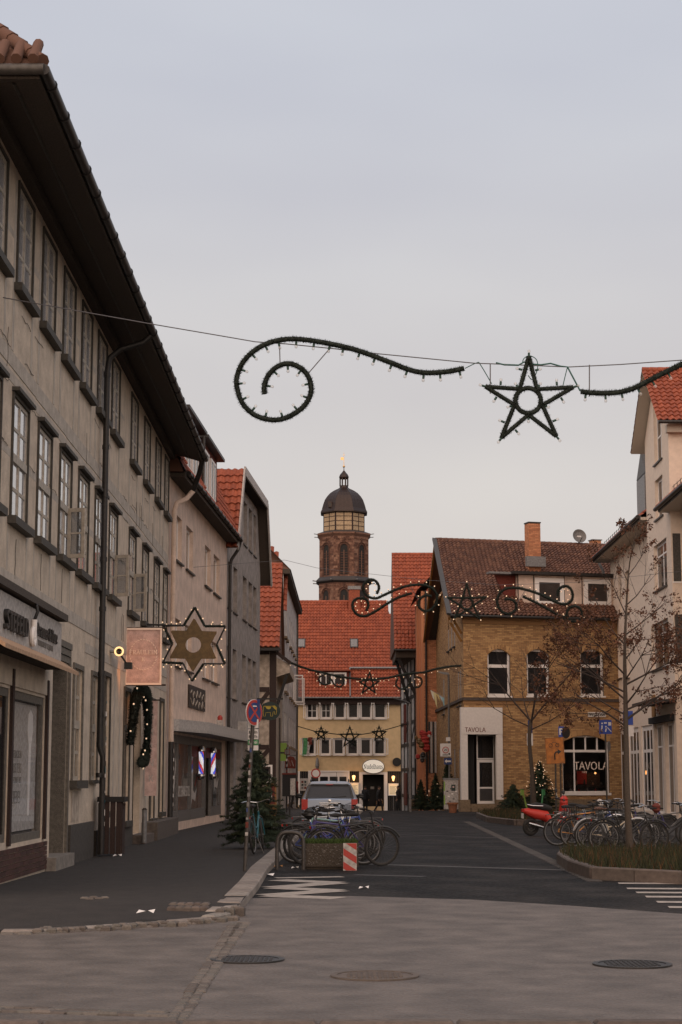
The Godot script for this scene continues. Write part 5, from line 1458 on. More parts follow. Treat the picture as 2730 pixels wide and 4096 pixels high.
	gutter(h, Vector3(-0.8, eh - 0.02, 0.45), Vector3(L + 0.3, eh - 0.02, 0.45), M.zinc_dark, 0.07)
	# dormer
	var dz := -1.1
	bx(h, "dormer", M.plaster_pink, Vector3(db.position.x, db.position.y - 0.1, dz - 3.0), Vector3(L + 0.4, db.end.y, dz - 0.02))
	pris(h, "dormer_cheek", M.cheek_red, [Vector2(db.position.x - 0.02, db.position.y - 0.1), Vector2(db.position.x - 0.02, db.end.y), Vector2(db.position.x - 1.1, db.end.y), Vector2(db.position.x - 0.35, db.position.y - 0.1)], dz - 0.5, dz - 0.35)
	bx(h, "dormer_roof", M.zinc_dark, Vector3(db.position.x - 0.35, db.end.y + 0.02, dz - 3.4), Vector3(L + 0.5, db.end.y + 0.16, dz + 0.3))
	bx(h, "dormer_gutter", M.zinc_light, Vector3(db.position.x - 1.5, db.end.y + 0.03, dz - 0.5), Vector3(db.position.x - 0.36, db.end.y + 0.13, dz + 0.0))
	cur = Transform3D(Basis(), Vector3(0, 0, dz))
	for q in [[2140, 2258], [2335, 2446]]:
		var r := prect(T, q[0], 2312, q[1], 2424, -1.1)
		r.end.y = db.end.y - 0.12
		win(h, r, {name = "dormer_window", cols = [], set = -0.03, fw = 0.22, glass = M.pane_dark})
	cur = Transform3D.IDENTITY
	for q in [2074, 2137, 2259, 2330]:
		var x := uv(T, q, 2380, -1.1).x
		bx(h, "dormer_post", M.wood_black, Vector3(x - 0.02, db.position.y, dz - 0.03), Vector3(x + 0.02, db.end.y, dz))
	# chimneys and dish
	var cp := uv(T, 2141, 2226, -4.2)
	var ctop := uv(T, 2141, 2092, -4.2).y
	wall_brick_box(h, Vector3(cp.x - 0.32, cp.y - 0.9, -4.8), Vector3(cp.x + 0.32, ctop, -4.2), M.brick_orange)
	bx(h, "chimney_flashing", M.zinc_light, Vector3(cp.x - 0.55, cp.y - 0.55, -4.2), Vector3(cp.x + 0.5, cp.y - 0.02, -3.95))
	var c2 := uv(T, 2386, 2180, -8.0)
	bx(h, "chimney", M.brick_orange[2], Vector3(c2.x - 0.25, c2.y - 1, -8.4), Vector3(c2.x + 0.25, c2.y + 0.25, -7.9))
	bx(h, "chimney_cap", M.zinc_light, Vector3(c2.x - 0.3, c2.y + 0.25, -8.45), Vector3(c2.x + 0.3, c2.y + 0.3, -7.85))
	var sd := uv(T, 2317, 2146, -7.6)
	var o := thing("satellite_dish", "grey satellite dish on the ridge of the brown tiled roof", "satellite dish", T * Transform3D(Basis(), Vector3(sd.x, sd.y, -7.6)))
	var m := MB.new(); m.lathe([Vector2(0.39, 0.1), Vector2(0.25, 0.03), Vector2(0.01, 0.0), Vector2(0.01, -0.02), Vector2(0.25, 0.01), Vector2(0.39, 0.08)], 24, Transform3D(Basis(Vector3(1, 0, 0), 1.3), Vector3.ZERO))
	part(o, "dish", m.mesh(), M.grey_paint)
	tub(o, "arm", M.zinc, [Vector3(0, -0.35, 0.02), Vector3(0, -0.1, 0.45)], 0.02); tub(o, "mast", M.zinc, [Vector3(0, 0, -0.05), Vector3(0, -0.75, -0.1)], 0.03)
	bx(o, "dish_print", M.sign_white, Vector3(-0.12, -0.04, 0.02), Vector3(0.12, 0.04, 0.03))
	# gable side
	var T2 := fac(5.47, 102, 5.93, 86)
	cur = T.affine_inverse() * T2
	var L2 := 16.0
	var gh := []
	for q in [[13.1, 5.1, 0.5, 1.7], [14.2, 5.1, 0.5, 1.7], [9.5, 8.2, 0.6, 2.1], [11.2, 8.2, 0.6, 2.1], [7.8, 8.2, 0.6, 2.1], [8.6, 11.2, 0.6, 1.2], [13.3, 0.4, 1.2, 2.5], [10.6, 1.6, 0.7, 1.4], [6.0, 1.4, 0.9, 1.8], [4.5, 5.0, 0.8, 1.9]]: gh.append(Rect2(q[0], q[1], q[2], q[3]))
	var gp := [Vector2(0, -0.2), Vector2(L2, -0.2), Vector2(L2, eh), Vector2(8, rh - 0.15), Vector2(0, eh)]
	wall(h, gp, gh, M.mortar, 0.25)
	bricks(h, gp, gh, M.brick_yellow, 0.25, 0.077, "side_brick", 120)
	for r in gh: win(h, r, {cols = [], set = 0.15, fw = 0.06, glass = M.pane_dark, frame = M.frame_dark, sill = M.black, sill_over = 0.1, sill_z = 0.12})
	bx(h, "string_course", M.kerb_dark[0], Vector3(0, cy, -0.02), Vector3(L2 + 0.06, cy + 0.14, 0.1))
	var S := MB.new()
	S.quad(Vector3(L2 + 0.3, eh - 0.1, 0.7), Vector3(8, rh - 0.08, 0.7), Vector3(8, rh - 0.08, 0), Vector3(L2 + 0.3, eh - 0.1, 0))
	S.quad(Vector3(-0.3, eh - 0.1, 0.7), Vector3(8, rh - 0.08, 0.7), Vector3(8, rh - 0.08, 0), Vector3(-0.3, eh - 0.1, 0))
	part(h, "verge_soffit", S.mesh(), M.soffit)
	for q in [[Vector3(L2 + 0.3, eh - 0.15, 0.7), Vector3(8, rh - 0.15, 0.7)], [Vector3(-0.3, eh - 0.15, 0.7), Vector3(8, rh - 0.15, 0.7)], [Vector3(12.2, 11.2, 0.4), Vector3(3.8, 11.2, 0.4)]]: bar(h, "barge_rafter", M.orange_wood, q[0], q[1], 0.16, 0.1)
	for y in [eh - 0.6, eh - 0.2]: bar(h, "rafter_bracket", M.orange_wood, Vector3(L2 - 0.4, y - 0.6, 0.05), Vector3(L2 - 0.2, y + 0.3, 0.6), 0.12, 0.12)
	cur = Transform3D.IDENTITY
func arch_fill(h: Node, r: Rect2, rise: float, mats: Array):
	# brick pieces that round off the top of an opening and the arch over it
	for s in 2:
		var pl := []
		var x0 := r.position.x if s == 0 else r.end.x
		pl.append(Vector2(x0, r.end.y + 0.001))
		for k in 6:
			var t := k / 5.0
			var x := lerpf(x0, r.get_center().x, t)
			pl.append(Vector2(x, r.end.y - rise * pow(1 - t, 2)))
		pris(h, "arch_shoulder", mats[2], pl, -0.2, 0.006)
	for k in 9:
		var t := (k + 0.5) / 9.0
		var x := lerpf(r.position.x - 0.05, r.end.x + 0.05, t)
		var e := 2 * t - 1
		var a: Vector3 = Vector3(x, r.end.y - rise * e * e + 0.02, -0.02)
		bar(h, "arch_brick", mats[(k * 5) % mats.size()], a, a + Vector3(e * 0.09, 0.24, 0), r.size.x / 9.0 - 0.015, 0.07)
func wall_brick_box(h: Node3D, a: Vector3, b: Vector3, mats: Array):
	bx(h, "chimney", M.mortar_red, a, b)
	var keep := cur
	cur = keep * Transform3D(Basis(), Vector3(a.x, 0, b.z))
	bricks(h, [Vector2(0, a.y), Vector2(b.x - a.x, a.y), Vector2(b.x - a.x, b.y), Vector2(0, b.y)], [], mats, 0.22, 0.077, "chimney_brick", 120)
	cur = keep * Transform3D(Basis(UP, -PI / 2), Vector3(a.x, 0, a.z))
	bricks(h, [Vector2(0, a.y), Vector2(b.z - a.z, a.y), Vector2(b.z - a.z, b.y), Vector2(0, b.y)], [], mats, 0.22, 0.077, "chimney_brick", 60)
	cur = keep
	bx(h, "chimney_cap", M.zinc_dark, Vector3(a.x - 0.03, b.y, a.z - 0.03), Vector3(b.x + 0.03, b.y + 0.06, b.z + 0.03))

func brick_side_house():
	var g := gy(104)
	var T := fac(4.76, 102, 5.47, 102, g)
	var h := thing("orange_brick_house", "narrow orange brick house between the corner house and the half-timbered gable", "house", T)
	var top := 12.6
	var ol := [Vector2(0, -0.1), Vector2(0.75, -0.1), Vector2(0.75, top), Vector2(0, top)]
	wall(h, ol, [], M.mortar_red)
	bricks(h, ol, [], M.brick_orange, 0.25, 0.077, "brick", 150)
	cur = T.affine_inverse() * fac(4.7, 112, 4.76, 102, g)
	var holes := [Rect2(8.2, 6.0, 1.0, 2.2), Rect2(8.2, 2.6, 1.0, 2.4), Rect2(5.0, 6.0, 1.0, 2.2), Rect2(5.0, 2.6, 1.0, 2.4), Rect2(8.2, 9.3, 1.0, 2.0)]
	var o2 := [Vector2(0, -0.1), Vector2(10, -0.1), Vector2(10, top), Vector2(0, top)]
	wall(h, o2, holes, M.mortar_red)
	bricks(h, o2, holes, M.brick_orange, 0.25, 0.077, "side_brick", 60)
	for r in holes: win(h, r, {cols = [0.5], set = 0.1})
	for x in [9.6, 7.2, 4.0]: bx(h, "pilaster", M.brick_orange[3], Vector3(x, -0.1, -0.02), Vector3(x + 0.4, top, 0.14))
	cur = Transform3D.IDENTITY
	var mb := MB.new()
	mb.quad(Vector3(-0.4, top, 0.3), Vector3(0.75, top + 1.2, 0.3), Vector3(0.75, top + 1.2, -10), Vector3(-0.4, top, -10))
	mb.quad(Vector3(0.75, -0.1, 0), Vector3(0.75, top + 1.2, 0), Vector3(0.75, top + 1.2, -10), Vector3(0.75, -0.1, -10))
	part(h, "roof", mb.mesh(), M.roof_under)
	tub(h, "downpipe", M.zinc_dark, [Vector3(0.12, top, 0.1), Vector3(0.12, -0.1, 0.1)], 0.06)
	bx(h, "shop_sign", M.grey_paint, Vector3(-0.6, 3.0, 0.05), Vector3(0.1, 3.25, 0.12))
	for k in 4: bx(h, "window_grille", M.black if k % 2 == 0 else M.white_dirty, Vector3(0.22 + k * 0.12, 2.2, 0.01), Vector3(0.32 + k * 0.12, 5.1, 0.06))

func timber_right_house():
	var g := gy(114)
	var T := fac(4.1, 122, 4.66, 112.2, g)
	var h := thing("black_timbered_house", "half-timbered house with black posts and a steep bright red tiled roof", "house", T)
	var L := 9.8
	wall(h, [Vector2(0, -0.2), Vector2(L, -0.2), Vector2(L, 10.0), Vector2(0, 10.0)], [], M.plaster_white)
	for x in [0.0, 2.4, 4.8, 7.2, 9.5]: bx(h, "timber_post", M.wood_black, Vector3(x, -0.2, -0.05), Vector3(x + 0.3, 10.0, 0.04))
	for y in [0.9, 2.6, 4.2, 5.6, 7.2, 8.7, 9.7]: bx(h, "timber_beam", M.wood_black, Vector3(0, y, -0.05), Vector3(L, y + 0.22, 0.035))
	for q in [[7.3, 4.4, 9.4, 5.5], [4.9, 7.3, 7.1, 8.6], [2.5, 4.4, 4.7, 5.5]]: bar(h, "timber_brace", M.wood_black, Vector3(q[0], q[1], 0), Vector3(q[2], q[3], 0), 0.2, 0.07)
	for k in 6: bx(h, "shutter_slat", M.cheek_red, Vector3(2.6 + k * 0.32, 4.5, 0.04), Vector3(2.75 + k * 0.32, 7.0, 0.07))
	bx(h, "shutter_board", M.cheek_red, Vector3(2.5, 0.4, 0.04), Vector3(4.6, 2.5, 0.08))
	for q in [[-0.1, 3.0], [4.9, 3.2]]: bx(h, "plinth_stone", M.sandstone, Vector3(L - 0.5 + q[0] * 0.05, -0.2, 0.0), Vector3(L + 0.05, 0.85, 0.3))
	# wall that faces the street end
	cur = T.affine_inverse() * fac(4.66, 112.2, 7.5, 112.2, g)
	wall(h, [Vector2(0, -0.2), Vector2(2.8, -0.2), Vector2(2.8, 10.0), Vector2(0, 10.0)], [], M.plaster_white)
	for x in [0.0, 1.2]: bx(h, "timber_post", M.wood_black, Vector3(x, -0.2, -0.05), Vector3(x + 0.16, 10.0, 0.04))
	for y in [1.0, 2.3, 3.6, 5.0, 6.6, 7.9, 9.2]: bx(h, "timber_beam", M.wood_black, Vector3(0, y, -0.05), Vector3(2.8, y + 0.18, 0.035))
	# jettied top floor and roof
	cur = T.affine_inverse() * fac(3.35, 111.6, 7.5, 111.6, g)
	var ey := 10.15
	bx(h, "jetty_soffit", M.soffit, Vector3(0.1, ey - 0.5, -8), Vector3(4.1, ey - 0.1, 0.1))
	bar(h, "jetty_bracket", M.wood_black, Vector3(1.4, 7.2, -0.3), Vector3(0.2, 9.7, -0.1), 0.2, 0.2)
	bar(h, "jetty_bracket", M.wood_black, Vector3(1.3, 6.0, -3), Vector3(0.2, 9.7, -3), 0.2, 0.2)
	var V := Vector3(0, 6.6, -5.2)
	var R := MB.new()
	R.quad(Vector3(0, ey, 0.2), Vector3(0, ey + 6.6, -5), Vector3(4.1, ey + 6.6, -5), Vector3(4.1, ey, 0.2))
	R.quad(Vector3(0, ey, -10), Vector3(0, ey + 6.6, -5), Vector3(4.1, ey + 6.6, -5), Vector3(4.1, ey, -10))
	R.tri(Vector3(0, ey, 0.2), Vector3(0, ey + 6.6, -5), Vector3(0, ey, -10))
	part(h, "roof", R.mesh(), M.roof_under)
	tiles(h, Vector3(0, ey, 0.22), Vector3(1, 0, 0), V, 4.1, V.length(), M.tile_red, 0.23, 0.32)
	for k in 13: tub(h, "ridge_tile", M.tile_red[k % 6], [Vector3(k * 0.31, ey + 6.65, -5), Vector3(k * 0.31 + 0.34, ey + 6.65, -5)], [0.12, 0.13], 8)
	for k in 10: tub(h, "snow_hook", M.zinc_dark, [Vector3(0.2 + k * 0.36, ey + 1.0, -0.5), Vector3(0.2 + k * 0.36, ey + 1.25, -0.4)], 0.02, 4)
	gutter(h, Vector3(-0.05, ey - 0.05, 0.3), Vector3(4.1, ey - 0.05, 0.3), M.zinc_dark, 0.07)
	cur = Transform3D.IDENTITY

func cream_building():
	var T := fac(13.75, 90, 13.6, 75)
	var h := thing("cream_building", "modern cream rendered building with a tall gabled bay and red tiled roofs", "house", T)
	var L := 15.0
	var eh := 12.6
	var hs := []
	for q in [[2472, 2490], [2500, 2520]]:
		for y in [[2290, 2450], [2575, 2710]]:
			var r := prect(T, q[0], y[0], q[1], y[1]); hs.append(r)
	var gs := []
	for k in 3: gs.append(Rect2(0.8 + k * 3.9, 0.15, 3.1, 3.75))
	wall(h, [Vector2(0, -0.1), Vector2(L, -0.1), Vector2(L, eh), Vector2(0, eh)], hs + gs, M.plaster_cream, 0.3)
	shell(h, L, eh, 8)
	for r in hs: win(h, r, {cols = [0.5], set = 0.22, fw = 0.09, sill = M.zinc, sill_h = 0.05, blind = M.curtain, blind_f = 0.6})
	for r in gs: win(h, r, {name = "glazed_front", cols = [0.33, 0.66], rows = [0.7], set = 0.06, fw = 0.22, mw = 0.2, glass = M.pane_dark})
	roofbit(h, L, eh)
	# bay with gable
	cur = T.affine_inverse() * fac(13.05, 75, 12.98, 69.2)
	var B := 5.8
	var top := 15.9
	var bh := [Rect2(0.4, 6.0, 4.2, 1.9), Rect2(1.6, 9.2, 3.1, 1.9), Rect2(2.3, 12.1, 1.9, 1.65), Rect2(2.4, 14.4, 1.9, 2.5), Rect2(0.5, 0.15, 2.1, 3.6), Rect2(3.1, 0.15, 2.1, 3.6)]
	wall(h, [Vector2(0, -0.1), Vector2(B, -0.1), Vector2(B, top), Vector2(2.9, 18.1), Vector2(0, top)], bh, M.plaster_cream, 0.3)
	for i in bh.size(): win(h, bh[i], {cols = [0.5], rows = [0.75] if i < 2 or i > 3 else ([0.45] if i == 3 else []), set = 0.14, fw = 0.1, mw = 0.1, sill = M.zinc, sill_h = 0.06, sill_z = 0.08, glass = M.pane_dark})
	for y in [6.0, 9.2]:
		bx(h, "side_pane", M.zinc, Vector3(B + 0.002, y, -0.36), Vector3(B + 0.012, y + 1.9, -0.06))
		bx(h, "side_frame", M.frame_white, Vector3(B + 0.002, y - 0.06, -0.4), Vector3(B + 0.03, y, -0.02))
	for s in 2:
		var mb := MB.new()
		var x := 0.0 if s == 0 else B
		mb.quad(Vector3(x, -0.1, 0), Vector3(x, top, 0), Vector3(x, top, -7), Vector3(x, -0.1, -7))
		part(h, "bay_side", mb.mesh(), M.plaster_cream)
	bx(h, "canopy", M.zinc_dark, Vector3(1.2, 4.5, 0.0), Vector3(B + 0.2, 4.6, 1.0))
	bx(h, "shutter_box", M.black_rough, Vector3(0.3, 3.8, 0.0), Vector3(B - 0.3, 4.05, 0.2))
	bx(h, "wall_picture", M.orange_wood, Vector3(0.3, 4.1, 0.0), Vector3(1.1, 5.0, 0.05))
	var R := MB.new()
	R.quad(Vector3(-0.65, top - 0.45, 0.5), Vector3(2.9, 18.25, 0.5), Vector3(2.9, 18.25, -7), Vector3(-0.65, top - 0.45, -7))
	R.quad(Vector3(B + 0.65, top - 0.45, 0.5), Vector3(2.9, 18.25, 0.5), Vector3(2.9, 18.25, -7), Vector3(B + 0.65, top - 0.45, -7))
	part(h, "bay_roof", R.mesh(), M.soffit_pale)
	var V := Vector3(-3.55, 2.8, 0)
	tiles(h, Vector3(B + 0.67, top - 0.43, 0.52), Vector3(0, 0, -1), V, 7.4, V.length(), M.tile_red, 0.24, 0.34, [], [], 200)
	var V0 := Vector3(3.55, 2.8, 0)
	tiles(h, Vector3(-0.67, top - 0.43, -6.88), Vector3(0, 0, 1), V0, 7.4, V0.length(), M.tile_red, 0.24, 0.34, [], [], 0)
	for k in 22: tub(h, "ridge_tile", M.tile_red[k % 6], [Vector3(2.9, 18.35, 0.5 - k * 0.33), Vector3(2.9, 18.35, 0.15 - k * 0.33)], [0.13, 0.12], 8)
	gutter(h, Vector3(B + 0.74, top - 0.47, 0.5), Vector3(B + 0.74, top - 0.47, -7), M.zinc_dark, 0.07)
	bx(h, "eaves_moulding", M.soffit_pale, Vector3(B + 0.01, top - 0.8, -7), Vector3(B + 0.35, top - 0.5, 0.1))
	# wing nearer the crossing
	cur = T.affine_inverse() * fac(13.4, 69.2, 13.2, 46)
	var W := 23.2
	eh = 12.1
	var wh := []
	for k in 6:
		for y in [5.2, 8.6]: wh.append(Rect2(3.0 + k * 3.2, y, 1.5, 2.0))
	wall(h, [Vector2(0, -0.1), Vector2(W, -0.1), Vector2(W, eh), Vector2(0, eh)], wh, M.plaster_cream, 0.25)
	for r in wh: win(h, r, {cols = [0.5], set = 0.2, fw = 0.09, sill = M.zinc, sill_h = 0.05})
	var Rw := MB.new()
	Rw.quad(Vector3(0, -0.1, 0), Vector3(0, eh, 0), Vector3(0, eh, -8), Vector3(0, -0.1, -8)); Rw.quad(Vector3(W, -0.1, 0), Vector3(W, eh, 0), Vector3(W, eh, -8), Vector3(W, -0.1, -8))
	Rw.quad(Vector3(0, -0.1, -8), Vector3(0, eh, -8), Vector3(W, eh, -8), Vector3(W, -0.1, -8))
	part(h, "wing_wall", Rw.mesh(), M.plaster_cream)
	roofbit(h, W, eh)
	bx(h, "wall_sign", M.teal, Vector3(1.6, 2.9, 0.0), Vector3(2.0, 3.4, 0.03))
	for j in 8:
		for k in 3: bx(h, "letterbox", M.white, Vector3(1.5 + k * 0.32, 0.9 + j * 0.17, 0.0), Vector3(1.78 + k * 0.32, 1.04 + j * 0.17, 0.1))
	cur = Transform3D.IDENTITY
	# steep glazed dormer on the main roof
	eh = 12.6
	bx(h, "roof_dormer", M.zinc_dark, Vector3(7.6, 12.9, -3.0), Vector3(10.3, 15.4, -0.25))
	bx(h, "dormer_window", M.zinc_light, Vector3(7.8, 13.1, -0.25), Vector3(10.1, 15.3, -0.2))
	pris(h, "dormer_gable", M.zinc, [Vector2(7.6, 15.4), Vector2(10.3, 15.4), Vector2(8.95, 16.5)], -3.0, -0.23)
	# corner downpipe
	tub(h, "downpipe", M.grey_paint, [Vector3(-0.9, eh + 0.0, 0.5), Vector3(-0.6, eh - 0.5, 0.3), Vector3(-0.1, eh - 1.6, 0.2), Vector3(0.0, eh - 2.0, 0.18), Vector3(0.0, -0.1, 0.18)], 0.07, 10)
func roofbit(h: Node3D, L: float, eh: float):
	bx(h, "soffit", M.soffit_pale, Vector3(-0.4, eh - 0.12, 0.0), Vector3(L, eh, 0.8))
	bx(h, "fascia", M.grey_paint, Vector3(-0.4, eh - 0.1, 0.8), Vector3(L, eh + 0.1, 0.84))
	gutter(h, Vector3(-0.5, eh + 0.02, 0.93), Vector3(L, eh + 0.02, 0.93), M.zinc_dark, 0.085)
	var mb := MB.new()
	mb.quad(Vector3(-0.4, eh + 0.02, 0.85), Vector3(-0.4, eh + 3.6, -4), Vector3(L, eh + 3.6, -4), Vector3(L, eh + 0.02, 0.85))
	mb.quad(Vector3(-0.4, eh + 0.02, -8), Vector3(-0.4, eh + 3.6, -4), Vector3(L, eh + 3.6, -4), Vector3(L, eh + 0.02, -8))
	part(h, "roof", mb.mesh(), M.roof_under)
	var V := Vector3(0, 3.6, -4.85)
	tiles(h, Vector3(-0.4, eh + 0.03, 0.88), Vector3(1, 0, 0), V, minf(L + 0.4, 13.4), V.length(), M.tile_red, 0.25, 0.35, [], [], 120)
	for k in 10:
		tub(h, "snow_guard_post", M.zinc, [Vector3(0.3 + k * 0.7, eh + 0.5, 0.3), Vector3(0.3 + k * 0.7, eh + 0.9, 0.3)], 0.015, 4)
	for y in [0.6, 0.72, 0.86]: tub(h, "snow_guard_rail", M.zinc, [Vector3(0, eh + y, 0.3), Vector3(7, eh + y, 0.3)], 0.012, 4)
func smooth(pts: Array, n := 6) -> Array:
	var out := []
	for i in pts.size() - 1:
		var p0: Vector3 = pts[maxi(i - 1, 0)]
		var p1: Vector3 = pts[i]
		var p2: Vector3 = pts[i + 1]
		var p3: Vector3 = pts[mini(i + 2, pts.size() - 1)]
		for k in n:
			var t := k / float(n)
			out.append(0.5 * (2.0 * p1 + (p2 - p0) * t + (2.0 * p0 - 5.0 * p1 + 4.0 * p2 - p3) * t * t + (3.0 * p1 - p0 - 3.0 * p2 + p3) * t * t * t))
	out.append(pts[-1])
	return out
func pxs(list: Array, ox, oy, s, D) -> Array:
	var out := []
	for q in list: out.append(P(ox + q[0] * s, oy + q[1] * s, D))
	return out
func rope(o: Node, pts: Array, r: float, dens := 900.0, nm := "garland"):
	var mb := MB.new()
	var ln := 0.0
	for i in pts.size() - 1: ln += (pts[i + 1] - pts[i]).length()
	mb.tube(pts, r * 0.8, 7)
	mb.fuzz(pts, r, int(ln * dens), r * 0.75, r * 0.16, rng)
	part(o, nm, mb.mesh(), M.garland)
func bulb(o: Node, p: Vector3, d: Vector3, lit: bool, s := 1.0):
	var key := "bulb%.2f" % s
	if not cache.has(key):
		var a := MB.new(); a.lathe([Vector2(0.012, 0), Vector2(0.017, 0.004), Vector2(0.017, 0.05), Vector2(0.012, 0.055)], 8, Transform3D(Basis.from_scale(Vector3.ONE * s), Vector3.ZERO))
		var b := MB.new(); b.lathe([Vector2(0.012, 0.052), Vector2(0.021, 0.066), Vector2(0.023, 0.08), Vector2(0.017, 0.096), Vector2(0.001, 0.102)], 10, Transform3D(Basis.from_scale(Vector3.ONE * s), Vector3.ZERO))
		cache[key] = [a.mesh(), b.mesh()]
	var y := d.normalized()
	var x := y.cross(Vector3(0.1, 0.2, 0.97)).normalized()
	var sk := part(o, "bulb_socket", cache[key][0], M.socket, Transform3D(Basis(x, y, x.cross(y)), p))
	sub(sk, "light_bulb", cache[key][1], M.bulb_lit if lit else M.bulb_clear)
func bulbs_along(o: Node, pts: Array, off: float, side: float, n: int, lit: bool, s := 1.0):
	# evenly along the rope, on the side that the sign gives (turned in the plane that faces the street)
	var ln := []
	var tot := 0.0
	for i in pts.size() - 1:
		tot += (pts[i + 1] - pts[i]).length(); ln.append(tot)
	for k in n:
		var want := tot * (k + 0.5) / n
		var i := 0
		while i < ln.size() - 1 and ln[i] < want: i += 1
		var t: Vector3 = (pts[i + 1] - pts[i]).normalized()
		var d := Vector3(-t.y, t.x, 0) * side
		bulb(o, pts[i] + d * off, d, lit, s)
func star(label: String, c: Array, tips: Array, rr: float, ox, oy, s, D, r: float, lit: bool, group: String, bs := 1.0) -> Node3D:
	var cc := P(ox + c[0] * s, oy + c[1] * s, D)
	var o := thing("christmas_star", label, "star", at(cc.x, cc.y, cc.z), group)
	var tp := []
	for p in pxs(tips, ox, oy, s, D): tp.append(p - cc)
	var ir: float = rr * s / 7180.0 * D
	var ring := []
	for k in 25: ring.append(Vector3(cos(TAU * k / 24), sin(TAU * k / 24), 0) * ir)
	rope(o, ring, r, 700, "ring")
	for k in tp.size():
		var t: Vector3 = tp[k]
		var a := atan2(t.y, t.x)
		for e in [-1.0, 1.0]:
			var b: Vector3 = Vector3(cos(a + e * 0.72), sin(a + e * 0.72), 0) * ir * 1.05
			rope(o, [t, t.lerp(b, 0.5), b], r * 0.9, 800, "arm")
			if k != 2 or e > 0:
				var n: Vector3 = Vector3(-(b - t).y, (b - t).x, 0).normalized() * -e
				bulb(o, t.lerp(b, 0.42) + n * r * 0.9, n, lit, bs)
		bulb(o, t, t.normalized(), lit, bs)
	for k in 5:
		var a := TAU * (k + 0.5) / 5 + PI / 2
		bulb(o, Vector3(cos(a), sin(a), 0) * (ir + r), Vector3(cos(a), sin(a), 0), lit, bs)
	return o
func wire(label: String, pts: Array, r: float, m: Material) -> Node3D:
	var b: Vector3 = pts[0]
	var loc := []
	for p in pts: loc.append(p - b)
	var o := thing("hanging_wire", label, "wire", at(b.x, b.y, b.z), "wires across the street")
	tub(o, "cable", m, loc, r, 5)
	return o
func swirl(label: String, paths: Array, D: float, r: float, lit: bool, group: String, sides: Array, counts: Array, struts := [], bs := 1.0):
	var c: Vector3 = paths[0][paths[0].size() / 2]
	var o := thing("christmas_swirl", label, "christmas light", at(c.x, c.y, c.z), group)
	for i in paths.size():
		var loc := []
		for p in paths[i]: loc.append(p - c)
		loc = smooth(loc, 5)
		rope(o, loc, r, 900)
		bulbs_along(o, loc, r * 0.8, sides[i], counts[i], lit, bs)
	for q in struts: tub(o, "strut", M.wire, [q[0] - c, q[1] - c], 0.008, 5)
	return o
